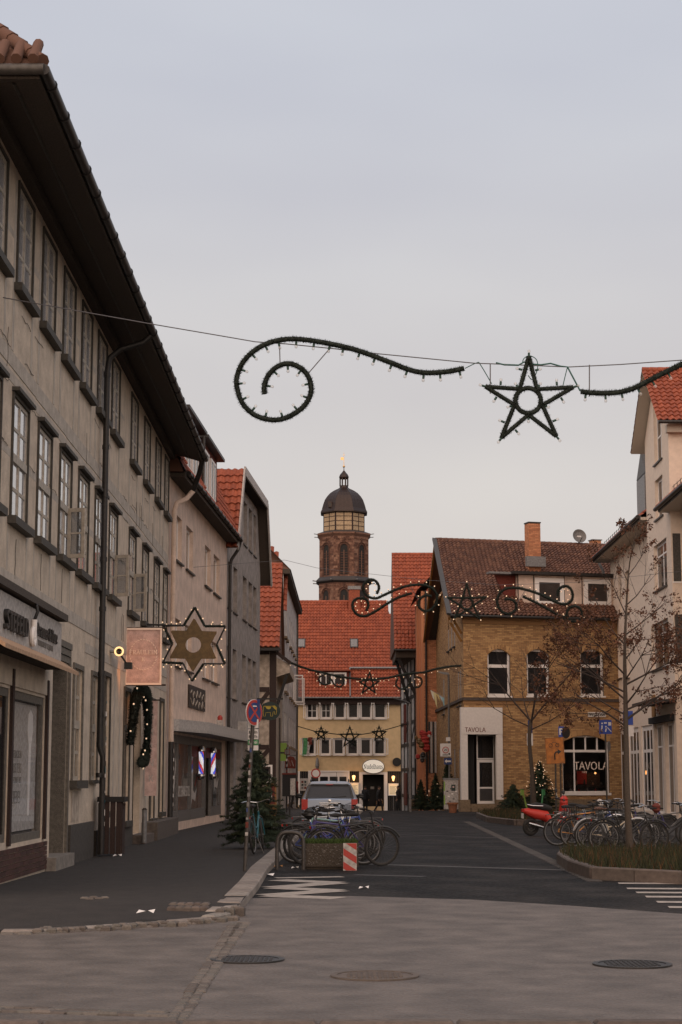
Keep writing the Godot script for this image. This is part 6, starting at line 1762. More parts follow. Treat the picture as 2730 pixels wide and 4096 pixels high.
func garlands():
	var D := 25.0
	var s := 0.638
	var sp := [[1500, 272], [1400, 292], [1270, 300], [1170, 285], [1050, 240], [920, 190], [800, 150], [660, 118], [500, 92], [380, 90], [270, 115], [180, 165], [110, 240], [75, 330], [78, 400], [110, 490], [180, 560], [270, 592], [350, 592], [430, 560], [500, 505], [540, 430], [535, 350], [495, 285], [430, 248], [370, 245], [310, 275], [265, 330], [247, 390], [250, 432]]
	var p1 := pxs(sp, 900, 1300, s, D)
	swirl("large dark fir garland swirl ending in a spiral, bulbs unlit", [p1], D, 0.046, false, "near garland pieces", [1.0], [27], [[P(900 + 343 * s, 1300 + 105 * s, D), P(900 + 347 * s, 1300 + 240 * s, D)], [P(900 + 665 * s, 1300 + 140 * s, D), P(900 + 527 * s, 1300 + 300 * s, D)]])
	# its mirror image on the other side of the star, tilted up a little
	var p2 := []
	var o0 := P(2324, 1566, D)
	for p in p1:
		var v: Vector3 = p - p1[0]
		p2.append(o0 + Vector3(-v.x, v.y, 0).rotated(Vector3(0, 0, 1), 0.1))
	swirl("large dark fir garland swirl rising in front of the cream building", [p2], D, 0.046, false, "near garland pieces", [-1.0], [27])
	star("large dark fir star with a ring in its middle, bulbs unlit", [470, 450], [[475, 135], [790, 355], [672, 705], [280, 715], [165, 350]], 95, 1850, 1350, 0.561, D, 0.043, false, "near garland pieces")
	wire("long wire that carries the near star and swirls", [P(-60, 1178, D), P(0, 1188, D), P(583, 1292, D), P(900, 1346, D), P(1021, 1367, D), P(1149, 1376, D), P(1347, 1396, D), P(1493, 1413, D), P(1900, 1453, D), P(1964, 1455, D), P(2275, 1468, D), P(2480, 1458, D), P(2735, 1440, D), P(5000, 1300, D)], 0.008, M.wire)
	var gc: Node3D = wire("green cable tangled round the tip of the near star", pxs([[240, 180], [300, 195], [400, 198], [440, 175], [500, 190], [560, 195], [630, 185], [700, 205], [750, 210], [840, 380]], 1850, 1350, 0.561, D), 0.012, M.cable_green)
	for q in [[[20, 220], [105, 180], [130, 195], [210, 330]], [[750, 210], [735, 270], [715, 355]], [[430, 180], [440, 150], [480, 130], [530, 160], [535, 230], [500, 300], [470, 270]]]:
		var l := []
		for p in smooth(pxs(q, 1850, 1350, 0.561, D), 4): l.append(p - gc.position)
		tub(gc, "cable", M.cable_green, l, 0.007, 5)
	for q in [[[200, 185], [200, 400]], [[907, 195], [907, 420]]]:
		var l := []
		for p in pxs(q, 1850, 1350, 0.561, D): l.append(p - gc.position)
		tub(gc, "chain", M.wire, l, 0.009, 5)
	# second row, lit
	D = 56.0
	var A := [[200, 150], [215, 110], [195, 70], [155, 60], [120, 90], [118, 130], [145, 165], [195, 178], [250, 155], [330, 120], [400, 98], [480, 92], [540, 110], [575, 150], [575, 200], [545, 245], [500, 258], [465, 230], [470, 185], [505, 160], [545, 165]]
	var B := [[135, 255], [148, 220], [135, 185], [95, 175], [55, 195], [50, 240], [80, 280], [130, 288], [190, 260], [260, 215], [330, 175], [420, 145]]
	var C := [[1000, 185], [1045, 185], [1075, 215], [1065, 255], [1020, 275], [975, 250], [955, 200], [970, 150], [1010, 118], [1070, 112], [1140, 125], [1230, 155], [1310, 195], [1370, 215], [1415, 200], [1430, 160], [1415, 115], [1375, 100], [1340, 125], [1335, 165]]
	var E := [[1115, 165], [1200, 205], [1290, 255], [1365, 295], [1400, 285]]
	var F := []
	for k in 17: F.append([1440 + 48 * cos(TAU * k / 16 + 2.6), 275 + 48 * sin(TAU * k / 16 + 2.6)])
	swirl("lit double garland swirl in front of the red steep roof", [pxs(A, 1380, 2280, s, D), pxs(B, 1380, 2280, s, D)], D, 0.05, true, "middle garland pieces", [1.0, 1.0], [22, 14], [[P(1380 + 415 * s, 2280 + 110 * s, D), P(1380 + 460 * s, 2280 + 185 * s, D)]], 0.8)
	swirl("lit double garland swirl in front of the wide dormer", [pxs(C, 1380, 2280, s, D), pxs(E, 1380, 2280, s, D), pxs(F, 1380, 2280, s, D)], D, 0.05, true, "middle garland pieces", [1.0, 1.0, 1.0], [22, 7, 7], [[P(1380 + 1130 * s, 2280 + 130 * s, D), P(1380 + 1080 * s, 2280 + 210 * s, D)]], 0.8)
	star("lit fir star in front of the brown tiled roof of the corner house", [765, 210], [[765, 85], [885, 170], [845, 305], [690, 300], [645, 172]], 38, 1380, 2280, s, D, 0.045, true, "middle garland pieces", 0.8)
	wire("thin wire that carries the lit middle star", [P(700, 2275, D), P(1140, 2240, D), P(1270, 2272, D), P(1700, 2320, D), P(2000, 2340, D), P(2300, 2330, D), P(2730, 2285, D), P(3115, 2250, D)], 0.006, M.wire)
	# third row: a drooping rope from the half-timbered house to the corner house
	D = 85.4
	var T3 := [[345, 105], [500, 165], [640, 200], [820, 240], [1010, 262], [1200, 255], [1350, 225], [1440, 210], [1560, 200], [1650, 175], [1780, 150], [1900, 140]]
	var r3 := smooth(pxs(T3, 1000, 2600, 0.446, D), 4)
	var c3: Vector3 = r3[0]
	var o3 := thing("drooping_garland", "drooping lit fir rope strung between the half-timbered house and the corner house", "garland", at(c3.x, c3.y, c3.z))
	var l3 := []
	for p in r3: l3.append(p - c3)
	rope(o3, l3, 0.06, 700); bulbs_along(o3, l3, 0.05, -1.0, 26, true, 0.9)
	for q in [[[640, 230], [620, 260], [640, 300], [690, 310], [720, 280], [710, 240]], [[730, 260], [760, 310], [810, 330], [840, 300], [840, 260]], [[1330, 250], [1310, 300], [1340, 345], [1390, 345], [1430, 300], [1440, 250]], [[1470, 240], [1530, 250], [1545, 290], [1520, 330], [1480, 335]]]:
		var l := []
		for p in smooth(pxs(q, 1000, 2600, 0.446, D), 4): l.append(p - c3)
		rope(o3, l, 0.05, 500, "garland_loop"); bulbs_along(o3, l, 0.04, -1.0, 6, true, 0.9)
	star("small lit fir star under the drooping rope by the restaurant's red roof", [1070, 300], [[1075, 200], [1160, 280], [1125, 385], [1010, 385], [985, 285]], 36, 1000, 2600, 0.446, D - 0.1, 0.05, true, "far garland stars", 0.9)
	# fourth row: three wire stars before the restaurant
	D = 117.0
	var k4 := 0
	for q in [[640, 752, 58], [897, 785, 88], [1160, 752, 62]]:
		var tips := []
		for k in 5: tips.append([q[0] + cos(PI / 2 + TAU * k / 5) * q[2] * 1.05, q[1] - sin(PI / 2 + TAU * k / 5) * q[2] * 1.1])
		star(["dark wire star near the restaurant's flag window", "larger dark wire star between two restaurant windows", "dark wire star above the last restaurant window"][k4], [q[0], q[1]], tips, q[2] * 0.38, 1000, 2600, 0.446, D, 0.055, false, "stars before the restaurant", 1.2)
		k4 += 1
	wire("dark string with three stars before the yellow restaurant", pxs([[330, 660], [450, 690], [590, 730], [700, 745], [800, 757], [1000, 757], [1100, 742], [1220, 715], [1360, 675], [1420, 660]], 1000, 2600, 0.446, D), 0.03, M.garland)

func left_wall_things():
	# gold star sign framed with lit garland
	var D := 43.8
	var X := func_off(450, 2350)
	var c := P(450 + 727 * 0.446, 2350 + 515 * 0.446, D)
	var o := thing("gold_star_sign", "brass six-pointed star with a round hole inside a lit garland frame on the beige house", "star sign", at(c.x, c.y, c.z))
	var outer := [[735, 270], [805, 390], [945, 395], [880, 512], [935, 640], [800, 640], [722, 760], [655, 640], [510, 635], [580, 510], [520, 385], [665, 388]]
	var pl := PackedVector2Array()
	for p in pxs(outer, 450, 2350, 0.446, D): pl.append(Vector2(p.x - c.x, p.y - c.y))
	# plate with hole: fan of quads between hole and outline
	var mb := MB.new()
	var hr := 70 * 0.446 / 7180.0 * D
	var n := 96
	for k in n:
		var q := []
		for e in 2:
			var a := TAU * (k + e) / n
			var dir := Vector2(cos(a), sin(a))
			var hit := dir * 0.3
			for i in pl.size():
				var h = Geometry2D.segment_intersects_segment(Vector2.ZERO, dir * 5.0, pl[i], pl[(i + 1) % pl.size()])
				if h != null: hit = h
			q.append([dir * hr, hit])
		for z in [0.015, -0.015]:
			mb.quad(Vector3(q[0][0].x, q[0][0].y, z), Vector3(q[0][1].x, q[0][1].y, z), Vector3(q[1][1].x, q[1][1].y, z), Vector3(q[1][0].x, q[1][0].y, z))
		mb.quad(Vector3(q[0][1].x, q[0][1].y, -0.015), Vector3(q[1][1].x, q[1][1].y, -0.015), Vector3(q[1][1].x, q[1][1].y, 0.015), Vector3(q[0][1].x, q[0][1].y, 0.015))
		mb.quad(Vector3(q[0][0].x, q[0][0].y, -0.015), Vector3(q[1][0].x, q[1][0].y, -0.015), Vector3(q[1][0].x, q[1][0].y, 0.015), Vector3(q[0][0].x, q[0][0].y, 0.015))
	part(o, "star_plate", mb.mesh(), M.brass)
	var fr := [[740, 178], [830, 347], [1015, 347], [935, 515], [1010, 685], [820, 683], [715, 840], [635, 680], [455, 672], [540, 505], [460, 345], [640, 342], [740, 178]]
	var fp := []
	for p in pxs(fr, 450, 2350, 0.446, D + 0.06): fp.append(p - c)
	for i in fp.size() - 1:
		tub(o, "frame_bar", M.black, [fp[i], fp[i + 1]], 0.022, 6)
		if i % 2 == 1 or i == 0: rope(o, [fp[i], fp[i].lerp(fp[i + 1], 0.5), fp[i + 1]], 0.038, 700)
		for t in [0.25, 0.72]:
			var p: Vector3 = fp[i].lerp(fp[i + 1], t)
			bulb(o, p, Vector3(p.x, p.y, 0), true, 0.8)
	for q in [[240, 330, 640, 342], [235, 672, 460, 672]]:
		var a := P(450 + q[0] * 0.446, 2350 + q[1] * 0.446, D + 0.06) - c
		tub(o, "arm", M.black, [a, P(450 + q[2] * 0.446, 2350 + q[3] * 0.446, D + 0.06) - c], 0.025, 6)
	for x in [450, 530, 610, 900, 980]: bulb(o, P(450 + x * 0.446, 2350 + 335 * 0.446, D + 0.06) - c, UP, true, 0.8)
	for x in [460, 530, 610, 840, 910, 990]: bulb(o, P(450 + x * 0.446, 2350 + 690 * 0.446, D + 0.06) - c, -UP, true, 0.8)
	# pink banner with lamp
	D = 40.8
	c = P(499, 2740, D)
	o = thing("pink_banner", "pale pink cloth banner with a round wreath print projecting from the beige house", "banner", at(c.x, c.y, c.z))
	var b1 := P(650, 2512, D) - c
	var m := MB.new()
	for i in 8:
		for j in 8:
			var q := []
			for e in [[0, 0], [1, 0], [1, 1], [0, 1]]:
				var u: float = (i + e[0]) / 8.0
				var v: float = (j + e[1]) / 8.0
				q.append(Vector3(b1.x * u, b1.y * v, 0.02 * sin(u * 5.0) * sin(v * PI) + 0.012 * sin(v * 9.0)))
			m.quad(q[0], q[1], q[2], q[3])
	part(o, "cloth", m.mesh(), M.banner_pink)
	for q in [[0.0, 0.0, 1.0, 0.035], [0.0, 0.965, 1.0, 1.0], [0.0, 0.035, 0.05, 0.965], [0.95, 0.035, 1.0, 0.965]]:
		bx(o, "border", M.banner_edge, Vector3(b1.x * q[0], b1.y * q[1], 0.026), Vector3(b1.x * q[2], b1.y * q[3], 0.03))
	for y in [0.0, b1.y]: tub(o, "rod", M.wood_old, [Vector3(-0.22, y, 0), Vector3(b1.x + 0.1, y, 0)], 0.02)
	for k in 30:
		var a := TAU * k / 30
		var p := Vector3(b1.x * 0.5 + cos(a) * 0.3, b1.y * 0.53 + sin(a) * 0.34, 0.032)
		bar(o, "wreath_leaf", M.banner_edge, p, p + Vector3(cos(a + 1.2), sin(a + 1.2), 0) * 0.045, 0.014, 0.004)
	text(o, "banner_lettering", "FRÄULEIN", 0.13, M.banner_edge, at(b1.x * 0.5, b1.y * 0.57, 0.034), "Droid Serif", 0.004)
	text(o, "banner_lettering", "K", 0.12, M.banner_edge, at(b1.x * 0.5, b1.y * 0.45, 0.034), "Droid Serif", 0.004)
	var T := fac(-4.9, 23, -4.95, 50.5)
	var lp := uv(T, 440, 2606)
	var L := thing("wall_lamp", "small round lit lamp on an arm beside the pink banner", "wall lamp", T * Transform3D(Basis(), Vector3(lp.x, lp.y, 0)))
	tub(L, "arm", M.zinc_light, [Vector3(0, 0, 0), Vector3(0.1, 0.0, 0.16), Vector3(0.5, -0.02, 0.2)], 0.03)
	var lm := MB.new(); lm.torus(0.085, 0.02, 20, 6, Transform3D(Basis(Vector3(0, 0, 1), PI / 2), Vector3(-0.02, 0.0, 0.2)))
	part(L, "light_ring", lm.mesh(), M.lamp_lit)
	var lh := MB.new(); lh.lathe([Vector2(0.09, 0.0), Vector2(0.1, 0.1), Vector2(0.06, 0.22), Vector2(0.03, 0.3)], 14, Transform3D(Basis(Vector3(0, 0, 1), -PI / 2), Vector3(0.0, 0, 0.2)))
	part(L, "lamp_housing", lh.mesh(), M.zinc_light)
	var sl := SpotLight3D.new(); sl.light_energy = 0.55; sl.light_color = Color(1.0, 0.62, 0.32); sl.spot_angle = 50; sl.spot_range = 8; sl.light_size = 0.08; sl.shadow_enabled = true
	# second lamp head on the same arm shines on the banner
	L.add_child(sl); sl.position = Vector3(1.0, -0.25, 0.3); sl.rotation = Vector3(-0.15, -PI / 2, 0)
	bx(L, "spot_housing", M.black, Vector3(0.75, -0.32, 0.22), Vector3(0.98, -0.18, 0.38))
	tub(L, "spot_arm", M.black, [Vector3(0.2, -0.02, 0.18), Vector3(0.85, -0.2, 0.26)], 0.02)
	# garland over the shop door
	var gd := uv(T, 560, 2760)
	var go := thing("door_garland", "thick fir garland with fairy lights hanging over the shop door", "garland", T * Transform3D(Basis(), Vector3(19.5, 0, 0.1)))
	var gpts := smooth([Vector3(-1.7, 2.35, 0.02), Vector3(-1.6, 2.7, 0.05), Vector3(-1.3, 3.3, 0.08), Vector3(-0.6, 3.62, 0.1), Vector3(0.4, 3.65, 0.12), Vector3(1.2, 3.35, 0.1), Vector3(1.5, 2.8, 0.08), Vector3(1.5, 2.3, 0.05), Vector3(1.2, 2.05, 0.05), Vector3(0.5, 1.95, 0.06)], 4)
	rope(go, gpts, 0.1, 1100); bulbs_along(go, gpts, 0.1, -1.0, 12, true, 0.9); bulbs_along(go, gpts, 0.1, 1.0, 10, true, 0.9)
	# narrow vertical banner
	var bn := thing("vertical_banner", "narrow dusty pink hanging banner with white letters beside the shop door", "banner", T * Transform3D(Basis(), Vector3(21.7, 1.15, 0.05)))
	bx(bn, "cloth", M.banner_pink, Vector3(0, 0, 0.0), Vector3(0.02, 2.35, 0.3))
	tub(bn, "rod", M.wood_old, [Vector3(0.01, 2.37, -0.05), Vector3(0.01, 2.37, 0.36)], 0.018)
	for k in 5: text(bn, "banner_lettering", "DRINK"[k], 0.24, M.white_dirty, Transform3D(Basis(UP, -PI / 2), Vector3(-0.004, 1.95 - k * 0.38, 0.15)), "Droid Sans", 0.004)
	# worn timber guard round the downpipe
	var gu := thing("timber_guard", "weathered dark plank box round the foot of the downpipe", "plank box", T * Transform3D(Basis(), Vector3(12.75, 0.1, 0.08)))
	for k in 4: bx(gu, "plank", M.wood_brown, Vector3(0.0, 0.0, 0.02 + k * 0.12), Vector3(0.04, 1.0 + 0.05 * ((k * 3) % 4), 0.12 + k * 0.12))
	for k in 4: bx(gu, "plank", M.wood_brown, Vector3(0.05 + k * 0.12, 0.0, 0.46), Vector3(0.16 + k * 0.12, 1.05 - 0.06 * ((k * 3) % 4), 0.5))
	bx(gu, "top_board", M.wood_black, Vector3(-0.03, 1.02, 0.0), Vector3(0.55, 1.12, 0.54))
	var st := thing("door_bollard", "short pale metal post beside the shop door step", "post", T * Transform3D(Basis(), Vector3(19.0, 0.1, 0.35)))
	tub(st, "post", M.zinc_light, [Vector3(0, 0, 0), Vector3(0, 0.75, 0)], 0.06); tub(st, "cap", M.zinc, [Vector3(0, 0.75, 0), Vector3(0, 0.8, 0)], [0.07, 0.03])
	# elephant sign
	c = P(1081, 2844, 76)
	var es := thing("elephant_sign", "oval dark green hanging sign with a yellow elephant outline", "sign", at(c.x, c.y, c.z))
	var el := []
	for k in 28: el.append(Vector2(cos(TAU * k / 28) * 0.44, sin(TAU * k / 28) * 0.39))
	pris(es, "board", M.dark_green, el, -0.03, 0.03)
	bx(es, "bracket_beam", M.black, Vector3(-0.56, 0.48, -0.03), Vector3(0.55, 0.55, 0.03))
	for x in [-0.36, 0.36]: bx(es, "hanger", M.black, Vector3(x - 0.015, 0.2, -0.01), Vector3(x + 0.015, 0.48, 0.01))
	var ep := [[-0.27, 0.2], [-0.29, 0.0], [-0.28, -0.22], [-0.2, -0.22], [-0.18, -0.08], [0.02, -0.06], [0.03, -0.22], [0.11, -0.22], [0.13, -0.04], [0.18, -0.02], [0.2, -0.14], [0.26, -0.14], [0.28, 0.0], [0.28, 0.15], [0.2, 0.22], [0.05, 0.2], [-0.27, 0.2]]
	var e3 := []
	for q in ep: e3.append(Vector3(q[0], q[1], 0.035))
	tub(es, "elephant_outline", M.yellow, e3, 0.012, 5)
	pris(es, "elephant_blanket", M.yellow, [Vector2(-0.2, 0.2), Vector2(0.02, 0.2), Vector2(0.04, 0.12), Vector2(-0.04, 0.07), Vector2(-0.14, 0.09)], 0.03, 0.036)
	pris(es, "elephant_head", M.yellow, [Vector2(0.1, 0.2), Vector2(0.2, 0.21), Vector2(0.27, 0.12), Vector2(0.26, 0.04), Vector2(0.18, 0.1)], 0.03, 0.036)
func func_off(a, b) -> Vector2: return Vector2(a, b)

func disc_poly(r: float, n := 28) -> Array:
	var out := []
	for k in n: out.append(Vector2(cos(TAU * k / n), sin(TAU * k / n)) * r)
	return out
func post(o: Node, h: float, r := 0.03, m: Material = null, lean := Vector3.ZERO):
	tub(o, "post", m if m else M.zinc, [Vector3.ZERO, Vector3(0, h, 0) + lean], r, 10)
func street_things():
	# no stopping sign
	var b := G(980, 3483, 0.12)
	var o := thing("no_stopping_sign", "leaning signpost with a round blue and red no stopping sign by the kerb", "road sign", at(b.x, 0.115, b.z))
	var lean := Vector3(0.13, 0, 0)
	post(o, 2.75, 0.032, M.zinc, lean)
	for k in 13:
		var y := 0.55 + k * 0.12 + rng.randf_range(-0.04, 0.04)
		bx(o, "sticker", [M.white_dirty, M.grey_paint, M.zinc_light, M.white_dirty, M.grey_paint, M.cheek_red, M.zinc_light, M.sign_blue_dark][(k * 5) % 8], Vector3(y * 0.047 - 0.024, y, 0.0), Vector3(y * 0.047 + rng.randf_range(0.0, 0.026), y + rng.randf_range(0.03, 0.09), 0.036))
	cur = Transform3D(Basis(UP, 0.95), Vector3(0.128, 2.53, 0.04))
	pris(o, "rim", M.sign_white, disc_poly(0.212), 0.0, 0.012)
	pris(o, "red_disc", M.sign_red, disc_poly(0.205), 0.012, 0.016)
	pris(o, "blue_disc", M.sign_blue_dark, disc_poly(0.16), 0.016, 0.02)
	for a in [PI / 4, -PI / 4]: bar(o, "red_bar", M.sign_red, Vector3(cos(a), sin(a), 0.021) * Vector3(0.17, 0.17, 1), Vector3(-cos(a) * 0.17, -sin(a) * 0.17, 0.021), 0.035, 0.006 + 0.001 * a)
	bar(o, "arrow", M.sign_white, Vector3(-0.05, 0.1, 0.021), Vector3(0.05, 0.1, 0.021), 0.02, 0.004)
	cur = Transform3D(Basis(UP, -0.3), Vector3(0.13, 2.58, -0.03))
	bx(o, "blue_plate", M.sign_blue_dark, Vector3(-0.09, 0.0, 0.0), Vector3(0.1, 0.16, 0.01))
	for q in [[2.28, 2.42, M.sign_white], [2.1, 2.26, M.sign_white], [2.01, 2.09, M.sign_green], [1.92, 2.0, M.sign_white]]:
		cur = Transform3D(Basis(UP, -0.3), Vector3(0.1, 0, -0.03))
		var pq := bx(o, "plate", q[2], Vector3(-0.07, q[0], 0.0), Vector3(0.11, q[1], 0.008))
	cur = Transform3D(Basis(UP, -0.3), Vector3(0.1, 0, -0.03))
	for k in 3: text(o, "plate_lettering", ["8-18h", "8-17h", "P frei"][k], 0.06, M.black if k < 2 else M.sign_white, cur * at(0.02, [2.21, 2.14, 2.05][k], 0.01), "Droid Sans", 0.003, 700)
	# signposts before the half-timbered house
	o = spost("signpost", "grey signpost with blue pedestrian sign and white plates before the half-timbered house", 1102, 3240, 2893, 0.03)
	splate(o, 1100, 2909, 15, 40, M.sign_white); splate(o, 1100, 2909, 10, 34, M.sign_blue_dark, 0.02); splate(o, 1100, 2965, 14, 30, M.sign_white); splate(o, 1099, 2995, 14, 26, M.sign_white)
	bx(o, "light_tube", M.tube_lit, Vector3(-0.06, o.get_meta("h") * 0.555, 0.03), Vector3(0.0, o.get_meta("h") * 0.64, 0.06))
	spost("lamp_pole", "plain thick grey pole beside the pedestrian signpost", 1118, 3245, 2872, 0.045)
	o = spost("dark_signpost", "dark signpost with small square plate and stickers on the left pavement", 1147, 3258, 2990, 0.035, M.black_rough)
	splate(o, 1150, 3008, 22, 22, M.cheek_red); splate(o, 1150, 3008, 17, 17, M.grey_paint, 0.02)
	for k in 6: splate(o, 1148, 3040 + k * 22, 6, 10, [M.white_dirty, M.zinc_light, M.cheek_red][k % 3], 0.03)
	# green shop flag, red heart sign
	var c := P(1130, 3008, 90)
	o = thing("green_sign", "lime green hanging shop sign on the white house", "sign", at(c.x, c.y, c.z))
	bx(o, "board", M.lime, Vector3(-0.26, -0.45, -0.02), Vector3(0.22, 0.45, 0.02)); bx(o, "band", M.black, Vector3(-0.26, -0.08, 0.02), Vector3(0.22, 0.0, 0.025)); tub(o, "arm", M.black, [Vector3(-0.5, 0.5, 0), Vector3(0.3, 0.5, 0)], 0.02)
	c = P(1162, 3050, 96)
	o = thing("red_sign", "round-topped red hanging sign with pale lettering beside the white house", "sign", at(c.x, c.y, c.z))
	pris(o, "board", M.cheek_red, [Vector2(-0.3, -0.3), Vector2(0.28, -0.32), Vector2(0.3, 0.1), Vector2(0.18, 0.3), Vector2(0.0, 0.34), Vector2(-0.2, 0.26), Vector2(-0.3, 0.05)], -0.03, 0.03)
	tub(o, "lettering", M.white_dirty, [Vector3(-0.15, -0.2, 0.035), Vector3(-0.08, 0.15, 0.035), Vector3(0.0, -0.18, 0.035), Vector3(0.08, 0.12, 0.035), Vector3(0.18, -0.2, 0.035)], 0.018, 5)
	tub(o, "arm", M.black, [Vector3(-0.3, 0.4, 0), Vector3(0.3, 0.38, 0)], 0.02)
	# A-board
	c = G(1085, 3262, 0.12)
	o = thing("pavement_board", "orange wooden advertising board standing on the left pavement", "advertising board", at(c.x, 0.115, c.z, 0.2))
	for e in [1.0, -1.0]:
		var t := Transform3D(Basis(Vector3(1, 0, 0), -0.13 * e), Vector3(0, 0, 0.16 * e))
		var f := bx(o, "board", M.orange_wood, Vector3(-0.2, 0.0, -0.02), Vector3(0.2, 1.25, 0.02), t)
		bx(o, "poster", M.cheek_red, Vector3(-0.14, 0.45, 0.022 * e - 0.002), Vector3(0.14, 1.15, 0.022 * e + 0.002), t)
		bx(o, "poster_print", M.white_dirty, Vector3(-0.05, 0.6, 0.026 * e - 0.002), Vector3(0.03, 0.8, 0.026 * e + 0.002), t)
	# newspaper box
	c = G(1160, 3262, 0.12)
	o = thing("notice_box", "red-topped notice box with pale poster beside the walking man", "notice box", at(c.x, 0.115, c.z))
	bx(o, "case", M.black_rough, Vector3(-0.3, 0.75, -0.15), Vector3(0.25, 1.6, 0.15)); bx(o, "poster", M.white_dirty, Vector3(0.02, 0.8, 0.15), Vector3(0.22, 1.45, 0.16)); bx(o, "top", M.cheek_red, Vector3(-0.31, 1.6, -0.16), Vector3(0.26, 1.66, 0.17)); post(o, 0.75, 0.03, M.black)
	# no entry sign before the restaurant
	o = spost("no_vehicles_sign", "round white sign with red rim on a pole behind the parked car", 1264, 3246, 3085, 0.03)
	cur = Transform3D(Basis(), Vector3(0, o.get_meta("h") - 0.1, 0.04))
	pris(o, "red_disc", M.sign_red, disc_poly(0.23), 0, 0.01); pris(o, "white_disc", M.sign_white, disc_poly(0.17), 0.01, 0.014)
	cur = Transform3D.IDENTITY
	# lamp post with zone sign at the corner
	o = spost("street_lamp", "grey street lamp with bent flat head, zone 20 sign and one-way arrow below", 1800, 3240, 2700, 0.055, M.grey_paint)
	var hh: float = o.get_meta("h")
	pris(o, "lamp_head", M.zinc_light, [Vector2(0.03, hh), Vector2(0.0, hh + 0.12), Vector2(-0.3, hh + 0.16), Vector2(-0.55, hh + 0.18), Vector2(-0.5, hh + 0.12), Vector2(-0.25, hh + 0.04)], -0.1, 0.1)
	splate(o, 1783, 3000, 43, 52, M.sign_white, 0.07)
	var sc := P(1783, 3000, -b.z * 0 + (-o.position.z)) - o.position
	cur = at(sc.x, sc.y, sc.z + 0.09)
	pris(o, "red_ring", M.sign_red, disc_poly(0.165), 0.0, 0.004); pris(o, "white_disc", M.sign_white, disc_poly(0.125), 0.004, 0.008)
	text(o, "sign_number", "20", 0.17, M.black, at(0, 0, 0.0) * Transform3D(Basis(), Vector3(sc.x, sc.y, sc.z + 0.1)), "Droid Sans", 0.006, 700)
	text(o, "sign_word", "ZONE", 0.1, M.black, Transform3D(Basis(), Vector3(sc.x - 0.02, sc.y - 0.24, sc.z + 0.095)), "Droid Sans", 0.004, 700)
	bx(o, "sign_mark", M.black, Vector3(0.14, -0.24, 0.0), Vector3(0.22, -0.15, 0.006))
	cur = Transform3D.IDENTITY
	splate(o, 1792, 3045, 31, 26, M.sign_blue_dark, 0.07)
	sc = P(1792, 3045, -o.position.z) - o.position
	pris(o, "arrow", M.sign_white, [Vector2(-0.16, 0), Vector2(-0.06, 0.1), Vector2(-0.06, 0.04), Vector2(0.15, 0.04), Vector2(0.15, -0.04), Vector2(-0.06, -0.04), Vector2(-0.06, -0.1)], 0, 0.005, at(sc.x, sc.y, sc.z + 0.09))
	splate(o, 1793, 2957, 18, 16, M.sign_white, 0.07)
	# second lamp post farther on
	o = spost("street_lamp", "dark street lamp with arm before the black half-timbered house", 1642, 3248, 2815, 0.06, M.grey_paint)
	hh = o.get_meta("h")
	tub(o, "lamp_arm", M.black, [Vector3(0, hh, 0), Vector3(-0.2, hh + 0.1, 0), Vector3(-0.75, hh + 0.25, 0)], [0.06, 0.05, 0.03])
	# cabinet, pot
	c = G(1806, 3244)
	o = thing("utility_cabinet", "grey graffiti-covered utility cabinet beside the shop portal", "utility cabinet", at(c.x, 0.01, c.z))
	bx(o, "body", M.white_dirty, Vector3(-0.35, 0.08, -0.2), Vector3(0.35, 1.48, 0.2)); bx(o, "lid", M.zinc_light, Vector3(-0.38, 1.48, -0.23), Vector3(0.38, 1.56, 0.23)); bx(o, "base", M.plinth, Vector3(-0.33, 0, -0.18), Vector3(0.33, 0.08, 0.18))
	bx(o, "poster", M.dark_green, Vector3(0.0, 0.95, 0.2), Vector3(0.2, 1.25, 0.207)); bx(o, "poster_print", M.banner_pink, Vector3(0.06, 1.1, 0.207), Vector3(0.14, 1.18, 0.21))
	for k in 9: bx(o, "graffiti_tag", [M.grey_paint, M.zinc, M.white][k % 3], Vector3(-0.3 + 0.06 * k, 0.3 + 0.12 * ((k * 5) % 7), 0.2), Vector3(-0.2 + 0.06 * k, 0.36 + 0.12 * ((k * 5) % 7), 0.204))
	for y in [0.95, 0.3]: bx(o, "green_tape", M.lime, Vector3(-0.354, y, -0.02), Vector3(-0.3, y + 0.45, 0.203))
	c = G(1812, 3252)
	o = thing("terracotta_pot", "terracotta flower pot in front of the utility cabinet", "flower pot", at(c.x, 0.01, c.z))
	var m := MB.new(); m.lathe([Vector2(0.16, 0), Vector2(0.22, 0.38), Vector2(0.26, 0.38), Vector2(0.26, 0.46), Vector2(0.22, 0.46), Vector2(0.2, 0.4), Vector2(0.01, 0.4)], 20)
	part(o, "pot", m.mesh(), M.terracotta)
	m = MB.new(); m.fuzz([Vector3(-0.15, 0.4, 0), Vector3(0.15, 0.4, 0)], 0.05, 60, 0.15, 0.006, rng); part(o, "dry_plant", m.mesh(), M.twig)
	# red cloth figure decoration
	c = P(1697, 2965, 100)
	o = thing("red_cloth_bundle", "red cloth climbing figure with golden sack tied to the downpipe", "decoration", at(c.x, c.y, c.z))
	for q in [[0.0, 0.35, 0.2], [0.05, 0.05, 0.26], [0.12, -0.35, 0.22], [-0.1, 0.45, 0.16], [0.3, 0.42, 0.14], [-0.35, -0.85, 0.13]]: lump(o, "cloth", M.red_cloth, Vector3(q[0], q[1], 0), q[2])
	for q in [[-0.28, 0.0, 0.15], [-0.15, -0.2, 0.17], [-0.45, 0.2, 0.1]]: lump(o, "sack", M.brass, Vector3(q[0], q[1], 0.1), q[2])
	lump(o, "trim", M.white_dirty, Vector3(0.3, 0.3, 0.05), 0.1); lump(o, "boot", M.black, Vector3(-0.05, -0.75, 0), 0.14); lump(o, "boot", M.black, Vector3(-0.1, -1.05, 0), 0.12)
	# pastel bunting cloths
	c = P(1722, 2760, 97)
